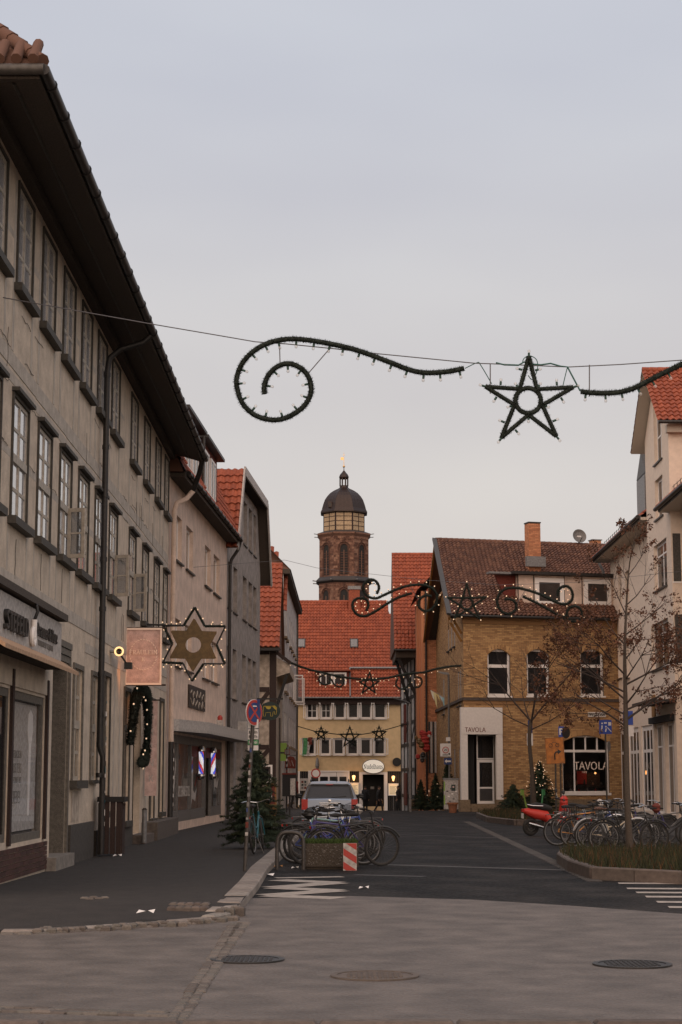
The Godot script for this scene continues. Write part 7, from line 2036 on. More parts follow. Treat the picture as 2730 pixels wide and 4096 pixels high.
	o = thing("pastel_bunting", "pale pastel cloths hanging on the side wall of the corner house", "bunting", at(c.x, c.y, c.z))
	var hold := P(1790, 2800, 97) - c
	tub(o, "cord", M.white_dirty, [Vector3.ZERO, hold * 0.5 + Vector3(0, 0.05, 0), hold], 0.01, 4)
	for k in 6:
		var mb := MB.new()
		var x0 := hold * (k / 6.0)
		var x1 := hold * ((k + 1.1) / 6.0)
		var dr: float = [0.5, 0.8, 0.35, 0.3, 0.7, 0.8][k]
		mb.quad(x0, x1, x1 + Vector3(0.05, -dr, 0.1), x0 + Vector3(0.12, -dr * 0.8, 0.02))
		if not M.has("pastel%d" % k): mat("pastel%d" % k, [0.6, 0.6, 0.55, 0.4, 0.25, 0.4][k], [0.6, 0.55, 0.45, 0.5, 0.45, 0.35][k], [0.5, 0.3, 0.2, 0.55, 0.5, 0.6][k], 0.9)
		part(o, "cloth", mb.mesh(), M["pastel%d" % k])
	# fir trees on the pavements
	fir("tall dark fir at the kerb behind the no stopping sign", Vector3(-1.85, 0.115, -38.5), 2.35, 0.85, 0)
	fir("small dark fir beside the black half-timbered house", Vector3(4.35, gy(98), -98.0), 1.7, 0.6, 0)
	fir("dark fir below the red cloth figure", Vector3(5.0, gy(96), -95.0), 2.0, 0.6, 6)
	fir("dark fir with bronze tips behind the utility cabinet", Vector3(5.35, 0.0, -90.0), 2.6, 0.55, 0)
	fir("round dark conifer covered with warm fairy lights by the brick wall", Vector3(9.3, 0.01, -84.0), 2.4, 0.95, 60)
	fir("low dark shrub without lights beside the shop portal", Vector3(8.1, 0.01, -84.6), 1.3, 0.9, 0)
	# orange detour sign
	c = P(2222, 3003, 65)
	o = thing("orange_detour_sign", "tilted orange detour sign with bicycle and black bent arrow", "road sign", at(c.x, 0.0, c.z))
	post(o, c.y + 0.3, 0.03)
	cur = Transform3D(Basis(Vector3(0, 0, 1), 0.06), Vector3(-0.02, c.y, 0.05))
	bx(o, "plate", M.sign_orange, Vector3(-0.34, -0.47, 0), Vector3(0.34, 0.47, 0.01))
	for k in 4: bx(o, "border", M.black, [Vector3(-0.33, -0.46, 0.01), Vector3(-0.33, 0.45, 0.01), Vector3(-0.33, -0.45, 0.01), Vector3(0.32, -0.45, 0.01)][k], [Vector3(0.33, -0.45, 0.012), Vector3(0.33, 0.46, 0.012), Vector3(-0.32, 0.45, 0.012), Vector3(0.33, 0.45, 0.012)][k])
	tub(o, "arrow_shaft", M.black, [Vector3(-0.02, -0.32, 0.012), Vector3(-0.02, -0.12, 0.012), Vector3(0.03, -0.05, 0.012), Vector3(0.12, -0.04, 0.012)], 0.025, 6)
	pris(o, "arrow_head", M.black, [Vector2(0.1, 0.06), Vector2(0.23, -0.04), Vector2(0.1, -0.14)], 0.01, 0.014)
	for x in [-0.14, 0.1]:
		var tm := MB.new(); tm.torus(0.065, 0.008, 16, 4, Transform3D(Basis(Vector3(1, 0, 0), PI / 2), Vector3(x, 0.2, 0.012))); part(o, "bicycle_symbol", tm.mesh(), M.black)
	tub(o, "bicycle_symbol", M.black, [Vector3(-0.14, 0.2, 0.012), Vector3(-0.06, 0.3, 0.012), Vector3(0.06, 0.3, 0.012), Vector3(0.1, 0.2, 0.012)], 0.008, 4)
	cur = Transform3D.IDENTITY
	# parking sign with round sign behind
	o = spost("parking_sign", "blue parking sign with white P in front of the shop window edge", 2247, 3285, 2900, 0.03)
	splate(o, 2245, 2927, 22, 42, M.sign_blue, 0.04)
	sc = P(2245, 2927, -o.position.z) - o.position
	text(o, "sign_letter", "P", 0.34, M.sign_white, at(sc.x, sc.y, sc.z + 0.06), "Droid Sans", 0.005, 700)
	cur = Transform3D(Basis(UP, 0.7), P(2265, 2930, -o.position.z) - o.position)
	pris(o, "round_back", M.zinc_dark, disc_poly(0.22), -0.005, 0.005)
	cur = Transform3D.IDENTITY
	o = spost("play_street_sign", "blue home zone sign with white walking figures beside the shop window", 2430, 3265, 2880, 0.035)
	splate(o, 2422, 2908, 50, 56, M.sign_blue, 0.05)
	sc = P(2422, 2908, -o.position.z) - o.position
	cur = at(sc.x, sc.y, sc.z + 0.065)
	for q in [[-0.17, -0.2, 0.1, 0.26], [0.0, -0.2, -0.02, 0.14]]: bar(o, "figure", M.sign_white, Vector3(q[0], q[1], 0), Vector3(q[0] + 0.03, q[1] + q[3], 0), 0.05, 0.004)
	for q in [[-0.14, 0.12], [0.02, -0.02]]: pris(o, "figure_head", M.sign_white, [Vector2(q[0] - 0.03, q[1]), Vector2(q[0] + 0.03, q[1]), Vector2(q[0] + 0.03, q[1] + 0.06), Vector2(q[0] - 0.03, q[1] + 0.06)], 0, 0.004)
	bx(o, "house_symbol", M.sign_white, Vector3(0.12, 0.06, 0), Vector3(0.24, 0.2, 0.004)); bar(o, "road_symbol", M.sign_white, Vector3(0.08, -0.02, 0), Vector3(0.24, -0.2, 0), 0.03, 0.004); bx(o, "car_symbol", M.sign_white, Vector3(-0.06, 0.14, 0), Vector3(0.06, 0.2, 0.004))
	cur = Transform3D(Basis(UP, 1.1), P(2432, 2985, -o.position.z) - o.position)
	pris(o, "round_sign", M.zinc_light, disc_poly(0.22), 0.05, 0.06)
	cur = Transform3D.IDENTITY
	o = spost("blue_sign", "blue sign with white plate behind the leafy tree trunk", 2512, 3290, 2835, 0.035)
	splate(o, 2512, 2872, 40, 56, M.sign_blue, 0.05); splate(o, 2522, 2925, 26, 40, M.sign_white, 0.05)
	o = spost("blue_sign", "small blue round sign with white plate behind the bare tree trunk", 2126, 3260, 2880, 0.03)
	splate(o, 2121, 2906, 18, 50, M.sign_blue_dark, 0.05); splate(o, 2120, 2958, 24, 48, M.sign_white, 0.05)
	# planter with hazard plate
	var p0 := G(1210, 3478)
	var p1 := G(1436, 3482)
	var w := p1.x - p0.x
	o = thing("concrete_planter", "exposed aggregate concrete planter box with grass in front of the bicycles", "planter", at(p0.x, 0, p0.z))
	m = MB.new()
	m.box(Vector3(0, 0.05, -0.45), Vector3(w, 0.45, 0)); m.box(Vector3(0.05, 0, -0.4), Vector3(w - 0.05, 0.05, -0.05))
	part(o, "box", m.mesh(), M.concrete)
	for k in 260:
		lump_small(o, Vector3(rng.randf_range(0.02, w - 0.02), rng.randf_range(0.08, 0.43), 0.0))
	m = MB.new()
	for k in 2600:
		var q := Vector3(rng.randf_range(0.02, w - 0.02), 0.44, rng.randf_range(-0.43, -0.01))
		var g := rng.randf_range(0.6, 1.3)
		m.col = Color(0.05 * g, 0.085 * g, 0.018 * g)
		var a := rng.randf() * TAU
		var s := Vector3(cos(a), 0, sin(a)) * 0.007
		m.tri(q - s, q + Vector3(rng.randf_range(-0.04, 0.04), rng.randf_range(0.04, 0.11), rng.randf_range(-0.04, 0.05)), q + s)
	part(o, "grass", m.mesh(), M.vcol_rough).set_meta("kind", "stuff")
	var hp := thing("hazard_plate", "red and white striped warning plate on the planter's corner", "warning plate", at(p1.x - 0.27, 0.0, p1.z + 0.03))
	bx(hp, "board", M.white_dirty, Vector3(0, -0.0, 0), Vector3(0.235, 0.47, 0.012))
	for k in 3:
		var y := -0.1 + k * 0.23
		var poly := Geometry2D.intersect_polygons(PackedVector2Array([Vector2(-0.1, y + 0.2), Vector2(0.4, y - 0.12), Vector2(0.4, y - 0.0), Vector2(-0.1, y + 0.32)]), PackedVector2Array([Vector2(0.004, 0.004), Vector2(0.231, 0.004), Vector2(0.231, 0.466), Vector2(0.004, 0.466)]))
		for pc in poly: pris(hp, "red_stripe", M.sign_red, pc, 0.012, 0.016)
	# bicycle racks
	var rk := 0
	for q in [[-1.0, 31.7], [-0.35, 36.4], [-0.2, 39.2]]:
		o = thing("bicycle_rack", ["wide tubular bicycle hoop beside the concrete planter", "tubular bicycle hoop among the bicycles behind the planter", "tubular bicycle hoop nearest the parked car"][rk], "bicycle rack", at(q[0], 0.0, -q[1]), "bicycle hoops behind the planter")
		tub(o, "hoop", M.zinc, smooth([Vector3(-0.12, 0, 0), Vector3(-0.12, 0.45, 0), Vector3(-0.08, 0.58, 0), Vector3(0.0, 0.64, 0), Vector3(0.2, 0.64, 0), Vector3(0.3, 0.58, 0), Vector3(0.34, 0.45, 0), Vector3(0.34, 0, 0)], 4), 0.035, 10)
		for x in [-0.12, 0.34]: tub(o, "foot_plate", M.zinc_dark, [Vector3(x, 0.0, 0), Vector3(x, 0.012, 0)], 0.07, 10)
		rk += 1
	# shared e-scooters
	rk = 0
	for q in [[2112, 3262, 0.25], [2166, 3262, -0.12]]:
		c = G(q[0], q[1])
		o = thing("electric_scooter", ["bright green e-scooter leaning towards the shop portal", "teal green e-scooter standing beside the bare tree trunk"][rk], "scooter", at(c.x, 0.0, c.z, 0.4))
		var gm: Material = [M.lime, M.sign_green][rk]
		tub(o, "stem", gm, [Vector3(0, 0.15, 0), Vector3(-q[2], 1.1, 0)], 0.035); bx(o, "deck", M.black, Vector3(0, 0.1, -0.08), Vector3(0.8, 0.17, 0.08))
		tub(o, "handlebar", M.black, [Vector3(-q[2], 1.1, -0.22), Vector3(-q[2], 1.12, 0.22)], 0.02)
		bx(o, "head_box", gm, Vector3(-q[2] - 0.06, 0.85, -0.05), Vector3(-q[2] + 0.06, 1.1, 0.05))
		for x in [-0.02, 0.82]:
			var tm := MB.new(); tm.torus(0.08, 0.035, 16, 6, Transform3D(Basis(Vector3(1, 0, 0), PI / 2), Vector3(x, 0.115, 0))); part(o, "wheel", tm.mesh(), M.rubber)
		rk += 1
func spost(nm: String, label: String, px, ground_py, top_py, r: float, m: Material = null) -> Node3D:
	var b := G(px, ground_py)
	b.y = gy(-b.z)
	var t := P(px, top_py, -b.z)
	var o := thing(nm, label, "road sign" if nm.contains("sign") else "pole", at(b.x, b.y, b.z))
	if nm == "street_lamp": o.set_meta("category", "street lamp")
	o.set_meta("h", t.y - b.y)
	post(o, t.y - b.y, r, m if m else M.zinc)
	return o
func splate(o: Node3D, px, py, w, h, m: Material, z := 0.012):
	var c := P(px, py, -o.position.z) - o.position
	var s := -o.position.z / 7180.0
	bx(o, "plate", m, Vector3(c.x - w * s * 0.5, c.y - h * s * 0.5, c.z + z), Vector3(c.x + w * s * 0.5, c.y + h * s * 0.5, c.z + z + 0.012))
func lump(o: Node, nm: String, m: Material, p: Vector3, r: float):
	if not cache.has("lump"):
		var mb := MB.new()
		var pr := []
		for i in 9: pr.append(Vector2(sin(PI * i / 8.0) * (1.0 + 0.12 * sin(i * 2.7)), -cos(PI * i / 8.0)))
		mb.lathe(pr, 12)
		cache.lump = mb.mesh()
	part(o, nm, cache.lump, m, Transform3D(Basis.from_scale(Vector3(r, r * 1.15, r * 0.8)), p))
func lump_small(o: Node, p: Vector3):
	if not cache.has("pebble"):
		var mb := MB.new(); mb.lathe([Vector2(0.001, -0.014), Vector2(0.014, -0.004), Vector2(0.013, 0.006), Vector2(0.001, 0.014)], 6)
		cache.pebble = mb.mesh()
	part(o, "pebble", cache.pebble, M.granite[rng.randi() % 4] if rng.randf() < 0.4 else M.concrete, Transform3D(Basis(Vector3(0, 0, 1), rng.randf() * TAU).scaled(Vector3(1.2, 0.9, 0.5)), p))
func fir(label: String, p: Vector3, h: float, r: float, lights: int):
	var o := thing("fir_tree", label, "fir tree", at(p.x, p.y, p.z), "firs on the pavements")
	var mt := MB.new(); mt.tube([Vector3.ZERO, Vector3(0.02, h * 0.5, 0), Vector3(0, h, 0)], [0.05, 0.035, 0.008], 7)
	part(o, "trunk", mt.mesh(), M.bark)
	var mb := MB.new()
	var layers := int(h * 15)
	for l in layers:
		var y := h * (0.06 + 0.92 * l / layers)
		var rad := r * pow(1.0 - l / float(layers), 0.8) * rng.randf_range(0.85, 1.1)
		var n := 5 + int(7 * rad / r)
		for k in n:
			var a := TAU * (k + rng.randf()) / n
			var rr := rad * rng.randf_range(0.65, 1.15)
			var d := Vector3(cos(a), 0, sin(a))
			var s := [Vector3(0, y, 0), Vector3(0, y + 0.03, 0) + d * rr * 0.5, Vector3(0, y - 0.02 + rng.randf_range(-0.1, 0.12), 0) + d * rr]
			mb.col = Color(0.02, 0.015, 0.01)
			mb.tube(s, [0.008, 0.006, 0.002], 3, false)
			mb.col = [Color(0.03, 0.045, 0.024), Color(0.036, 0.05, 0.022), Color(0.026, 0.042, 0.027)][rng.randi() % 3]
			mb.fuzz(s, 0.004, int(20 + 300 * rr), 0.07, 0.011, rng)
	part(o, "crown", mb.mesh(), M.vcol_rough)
	for k in lights:
		var y := h * rng.randf_range(0.3, 0.98)
		var rad := r * pow(1.0 - (y / h - 0.06) / 0.92, 0.8)
		var a := rng.randf() * TAU
		bulb(o, Vector3(cos(a) * rad, y, sin(a) * rad), Vector3(cos(a), 0.3, sin(a)), true, 0.8)
func limb(mb: MB, tips: Array, p: Vector3, d: Vector3, ln: float, r: float, depth: int, up: float):
	var pts := [p]
	var rs := [r]
	var q := p
	var dd := d
	for k in 3:
		dd = (dd + Vector3(rng.randf_range(-0.16, 0.16), rng.randf_range(-0.08, 0.12) + up * 0.08, rng.randf_range(-0.16, 0.16))).normalized()
		q += dd * ln / 3.0
		pts.append(q); rs.append(r * (1.0 - 0.22 * (k + 1)))
	mb.tube(pts, rs, 6 if depth > 1 else 4, false)
	if depth == 0:
		tips.append([pts[1], pts[2], pts[3]])
		return
	var n := 3 if depth > 1 else 4
	for k in n:
		var t := 0.35 + 0.6 * k / (n - 1.0)
		var b: Vector3 = pts[1 + int(t * 1.99)]
		var ax := dd.cross(Vector3(rng.randf() - 0.5, rng.randf() - 0.5, rng.randf() - 0.5)).normalized()
		limb(mb, tips, b, dd.rotated(ax, rng.randf_range(0.4, 0.85)), ln * rng.randf_range(0.55, 0.75), r * 0.45, depth - 1, up)
	tips.append([pts[2], pts[3], q + dd * ln * 0.2])
func tree(label: String, p: Vector3, trunk: Array, limbs: Array, leaves: int, leaf_size: float, group: String):
	var o := thing("street_tree", label, "tree", at(p.x, p.y, p.z), group)
	var mt := MB.new()
	var pts := []
	var rs := []
	for q in trunk:
		pts.append(q[0]); rs.append(q[1])
	mt.tube(smooth(pts, 3), lerp_list(rs, 3), 12)
	part(o, "trunk", mt.mesh(), M.bark)
	var mb := MB.new()
	var tips := []
	for q in limbs: limb(mb, tips, q[0], q[1].normalized(), q[2], q[3], 3, q[4])
	part(o, "crown", mb.mesh(), M.twig)
	if leaves > 0:
		var ml := MB.new()
		for t in tips:
			if rng.randf() > (0.92 if t[1].y < 4.3 else (0.4 if t[1].y < 5.2 else 0.13)): continue
			for k in leaves:
				var c: Vector3 = t[rng.randi() % 2].lerp(t[2], rng.randf()) + Vector3(rng.randf_range(-0.05, 0.05), rng.randf_range(-0.08, 0.03), rng.randf_range(-0.05, 0.05))
				var g := rng.randf_range(0.5, 1.25)
				ml.col = Color(0.105 * g, 0.042 * g, 0.02 * g)
				var a := Vector3(rng.randf() - 0.5, rng.randf() - 0.5, rng.randf() - 0.5).normalized() * leaf_size * rng.randf_range(0.7, 1.3)
				var b := a.cross(Vector3(rng.randf() - 0.5, rng.randf() - 0.5, rng.randf() - 0.5)).normalized() * leaf_size * 0.6
				ml.quad(c - a, c + b, c + a, c - b)
		var lf := part(o, "leaves", ml.mesh(), M.vcol)
		lf.set_meta("kind", "stuff")
func lerp_list(r: Array, n: int) -> Array:
	var out := []
	for i in r.size() - 1:
		for k in n: out.append(lerpf(r[i], r[i + 1], k / float(n)))
	out.append(r[-1])
	return out
func trees():
	rng.seed = 11
	# leafy oak beside the bicycles
	var D := 35.6
	var b := P(2522, 3440, D); b.y = 0.13
	var tr := []
	for q in [[2522, 3450, 0.078], [2510, 3200, 0.064], [2506, 3000, 0.056], [2503, 2800, 0.046], [2500, 2600, 0.032], [2508, 2400, 0.02], [2520, 2250, 0.013], [2545, 2130, 0.008]]:
		var w := P(q[0], q[1], D) - b
		tr.append([w, q[2]])
	tr[0][0] = Vector3.ZERO
	var lm := []
	for q in [[2905, -1.0, 0.55, 0.35, 1.15, 0.024], [2880, 0.9, 0.7, -0.3, 1.25, 0.026], [2860, -0.6, 0.5, -0.9, 1.2, 0.02], [2840, 1.0, 0.35, 0.1, 1.3, 0.022], [2770, -1.0, 0.5, 0.1, 1.3, 0.022], [2720, 0.3, 0.6, 0.9, 1.0, 0.018], [2820, 0.5, 0.6, 0.8, 1.1, 0.022], [2800, -0.95, 0.75, -0.4, 1.2, 0.022], [2740, 1.0, 0.5, 0.3, 1.25, 0.022], [2700, -0.8, 0.65, 0.6, 1.15, 0.02], [2640, 0.7, 0.65, -0.7, 0.95, 0.018], [2580, -0.8, 0.8, -0.2, 0.95, 0.016], [2540, 0.9, 0.55, 0.2, 0.95, 0.016], [2460, -0.6, 0.9, 0.4, 0.8, 0.013], [2420, 0.9, 0.55, -0.3, 0.75, 0.013], [2330, -0.5, 0.9, -0.3, 0.6, 0.01], [2300, 0.7, 0.7, 0.3, 0.6, 0.01], [2210, 0.4, 0.9, 0.1, 0.45, 0.007], [2190, -0.4, 0.9, 0.0, 0.4, 0.007]]:
		var base := Vector3.ZERO
		var wy: float = (P(2505, q[0], D) - b).y
		for i in tr.size() - 1:
			if tr[i][0].y <= wy and tr[i + 1][0].y >= wy: base = tr[i][0].lerp(tr[i + 1][0], (wy - tr[i][0].y) / (tr[i + 1][0].y - tr[i][0].y))
		lm.append([base, Vector3(q[1], q[2], q[3]), q[4] * 1.15, q[5], 0.25])
	tree("young oak with clinging brown leaves in the kerbed grass bed", b, tr, lm, 20, 0.028, "trees in the kerbed beds")
	# nearly bare tree by the shop
	D = 74.0
	b = P(2140, 3268, D); b.y = 0.13
	tr = []
	for q in [[2140, 3270, 0.11], [2130, 3100, 0.09], [2118, 2960, 0.08], [2125, 2885, 0.075]]: tr.append([P(q[0], q[1], D) - b, q[2]])
	tr[0][0] = Vector3.ZERO
	var top: Vector3 = tr[-1][0]
	lm = [[top, Vector3(-0.75, 0.75, 0.1), 2.9, 0.045, 0.6], [top, Vector3(0.75, 0.7, 0.2), 2.9, 0.045, 0.6], [top + Vector3(0, -0.1, 0), Vector3(0.05, 1, -0.1), 3.0, 0.05, 0.8], [top + Vector3(0, -0.25, 0), Vector3(-1, 0.35, -0.3), 2.6, 0.03, 0.5], [top + Vector3(0, -0.35, 0), Vector3(1.0, 0.3, 0.3), 2.6, 0.03, 0.5], [top + Vector3(0, -0.1, 0), Vector3(0.2, 0.7, 0.8), 2.4, 0.03, 0.5], [top + Vector3(0, -0.15, 0), Vector3(-0.3, 0.8, -0.7), 2.4, 0.03, 0.5]]
	tree("bare spreading tree in front of the yellow brick wall", b, tr, lm, 0, 0.03, "trees in the kerbed beds")

func wheel(o: Node, p: Vector3, rim: Material, r := 0.34, turn := 0.0):
	var rot := Basis(UP, turn) * Basis(Vector3(1, 0, 0), PI / 2)
	if not cache.has("tyre"):
		var a := MB.new(); a.torus(0.325, 0.02, 32, 8); cache.tyre = a.mesh()
		var b := MB.new(); b.torus(0.298, 0.011, 32, 6); cache.rim = b.mesh()
		var c := MB.new()
		for k in 24:
			var t := TAU * k / 24
			c.tube([Vector3(0.02 * cos(t + 1), 0.03 * (1 if k % 2 else -1), 0.02 * sin(t + 1)), Vector3(0.295 * cos(t), 0, 0.295 * sin(t))], 0.0016, 3, false)
		c.tube([Vector3(0, -0.05, 0), Vector3(0, 0.05, 0)], 0.02, 8)
		cache.spokes = c.mesh()
	var w := part(o, "wheel", cache.tyre, M.rubber, cur * Transform3D(rot * Basis.from_scale(Vector3.ONE * (r / 0.345)), p))
	sub(w, "rim", cache.rim, rim); sub(w, "spokes", cache.spokes, M.steel)
func bike(label: String, p: Vector3, yaw: float, fm: Material, o2 := {}):
	# forward is +x, wheels at x = -0.52 and 0.55
	var lean: float = o2.get("lean", 0.07)
	var B := Basis(UP, yaw) * Basis(Vector3(1, 0, 0), lean)
	var o := thing("bicycle", label, "bicycle", Transform3D(B, p), o2.get("group", "bicycles parked in a row beside the bed"))
	var turn: float = o2.get("turn", 0.15)
	wheel(o, Vector3(-0.52, 0.345, 0), o2.get("rim", M.zinc_light)); wheel(o, Vector3(0.55, 0.345, 0), o2.get("rim", M.zinc), 0.345, turn)
	var bb := Vector3(-0.08, 0.29, 0)
	var st := Vector3(-0.25, 0.78, 0)
	var hd := Vector3(0.36, 0.82, 0)
	var hb := Vector3(0.4, 0.7, 0)
	var low: bool = o2.get("step", false)
	var m := MB.new()
	m.tube([bb, st], 0.017, 7); m.tube([bb, hb], 0.019, 7); m.tube([hb, hd], 0.02, 7)
	if low: m.tube([Vector3(-0.15, 0.5, 0), Vector3(0.1, 0.52, 0), hb + Vector3(0, 0.06, 0)], 0.016, 7)
	else: m.tube([st + Vector3(0.01, -0.06, 0), hd + Vector3(0, -0.03, 0)], 0.016, 7)
	for z in [-0.06, 0.06]:
		m.tube([Vector3(-0.52, 0.345, z), bb + Vector3(0, 0, z * 0.4)], 0.009, 5); m.tube([Vector3(-0.52, 0.345, z), st + Vector3(0.02, -0.08, z * 0.2)], 0.008, 5)
		m.tube([Vector3(0.55, 0.345, z), Vector3(0.44, 0.66, z * 0.8), hb], 0.011, 5)
	part(o, "frame", m.mesh(), fm)
	var sd := MB.new()
	sd.tube([st, st + Vector3(-0.03, 0.12, 0)], 0.013, 6)
	part(o, "seat_post", sd.mesh(), M.chrome)
	var sm := MB.new(); sm.tube([st + Vector3(-0.17, 0.14, 0), st + Vector3(-0.06, 0.15, 0), st + Vector3(0.04, 0.145, 0), st + Vector3(0.13, 0.135, 0)], [0.05, 0.085, 0.05, 0.02], 8)
	var smi := part(o, "saddle", sm.mesh(), o2.get("saddle", M.black_rough), cur * Transform3D(Basis.from_scale(Vector3(1, 0.5, 1)), Vector3(0, (st.y + 0.145) * 0.5, 0)))
	var hm := MB.new()
	var top := hd + Vector3(-0.03, 0.17, 0)
	hm.tube([hd, top], 0.013, 6)
	var hbp := [top + Vector3(-0.16, 0.02, -0.29), top + Vector3(-0.02, 0.04, -0.2), top + Vector3(0.05, 0.0, 0), top + Vector3(-0.02, 0.04, 0.2), top + Vector3(-0.16, 0.02, 0.29)] if low else [top + Vector3(-0.06, 0.01, -0.3), top + Vector3(0.03, 0.0, -0.1), top + Vector3(0.03, 0.0, 0.1), top + Vector3(-0.06, 0.01, 0.3)]
	hm.tube(smooth(hbp, 3), 0.012, 6)
	part(o, "handlebar", hm.mesh(), M.chrome if low else M.black)
	for z in [-0.29, 0.29]: tub(o, "grip", M.black_rough, [top + Vector3(-0.17 if low else -0.07, 0.015, z), top + Vector3(-0.07 if low else -0.02, 0.02, z * 0.78)], 0.017, 6)
	var cm := MB.new(); cm.torus(0.085, 0.006, 20, 4, Transform3D(Basis(Vector3(1, 0, 0), PI / 2), bb + Vector3(0, 0, 0.05)))
	cm.tube([bb + Vector3(0, 0, 0.07), bb + Vector3(0.12, -0.12, 0.08)], 0.01, 5); cm.tube([bb + Vector3(0, 0, -0.07), bb + Vector3(-0.12, 0.12, -0.08)], 0.01, 5)
	part(o, "crank", cm.mesh(), M.steel)
	for q in [[0.12, -0.12, 0.13], [-0.12, 0.12, -0.13]]: bx(o, "pedal", M.black, bb + Vector3(q[0] - 0.04, q[1] - 0.012, q[2] - 0.04), bb + Vector3(q[0] + 0.04, q[1] + 0.012, q[2] + 0.04))
	var ch := MB.new(); ch.tube([Vector3(-0.52, 0.385, 0.05), bb + Vector3(0, 0.085, 0.05)], 0.006, 4); ch.tube([Vector3(-0.52, 0.305, 0.05), bb + Vector3(0, -0.085, 0.05)], 0.006, 4)
	part(o, "chain", ch.mesh(), M.black)
	if o2.get("guards", true):
		for x in [-0.52, 0.55]:
			var gp := []
			for k in 13: gp.append(Vector3(x + cos(0.15 + 2.7 * k / 12.0 if x < 0 else 0.5 + 2.2 * k / 12.0) * 0.372 * (1), 0.345 + sin(0.15 + 2.7 * k / 12.0 if x < 0 else 0.5 + 2.2 * k / 12.0) * 0.372, 0))
			tub(o, "mudguard", o2.get("guard", M.black), gp, 0.021, 5)
	if o2.get("carrier", true):
		var km := MB.new()
		for z in [-0.05, 0.05]: km.tube([st + Vector3(0.0, -0.1, z), Vector3(-0.45, 0.74, z), Vector3(-0.78, 0.74, z)], 0.006, 4); km.tube([Vector3(-0.52, 0.345, z * 1.3), Vector3(-0.6, 0.74, z)], 0.006, 4)
		for k in 4: km.tube([Vector3(-0.45 - 0.1 * k, 0.74, -0.05), Vector3(-0.45 - 0.1 * k, 0.74, 0.05)], 0.005, 4)
		part(o, "carrier", km.mesh(), M.steel)
		bx(o, "rear_light", M.tail_red, Vector3(-0.8, 0.69, -0.03), Vector3(-0.78, 0.73, 0.03))
	if o2.has("basket"):
		var bm := MB.new()
		var bc: Vector3 = o2.basket
		for k in 5:
			var y := bc.y + 0.05 * k
			bm.tube([bc + Vector3(-0.17, 0.05 * k, -0.13), bc + Vector3(0.17, 0.05 * k, -0.13), bc + Vector3(0.17, 0.05 * k, 0.13), bc + Vector3(-0.17, 0.05 * k, 0.13), bc + Vector3(-0.17, 0.05 * k, -0.13)], 0.006, 4)
		for k in 14:
			var x := -0.17 + 0.34 * (k % 7) / 6.0
			var z := -0.13 if k < 7 else 0.13
			bm.tube([bc + Vector3(x, 0, z), bc + Vector3(x, 0.2, z)], 0.005, 4)
		for k in 6: bm.tube([bc + Vector3(-0.17 + 0.068 * k, 0, -0.13), bc + Vector3(-0.17 + 0.068 * k, 0, 0.13)], 0.005, 4)
		part(o, "basket", bm.mesh(), o2.get("basket_mat", M.black))
	if o2.has("bag"): lump(o, "saddle_cover", o2.bag, st + Vector3(-0.03, 0.15, 0), 0.1)
	tub(o, "kickstand", M.steel, [Vector3(-0.3, 0.3, 0.05), Vector3(-0.36, 0.01 + lean * 0.1, 0.16)], 0.009, 5)
	return o
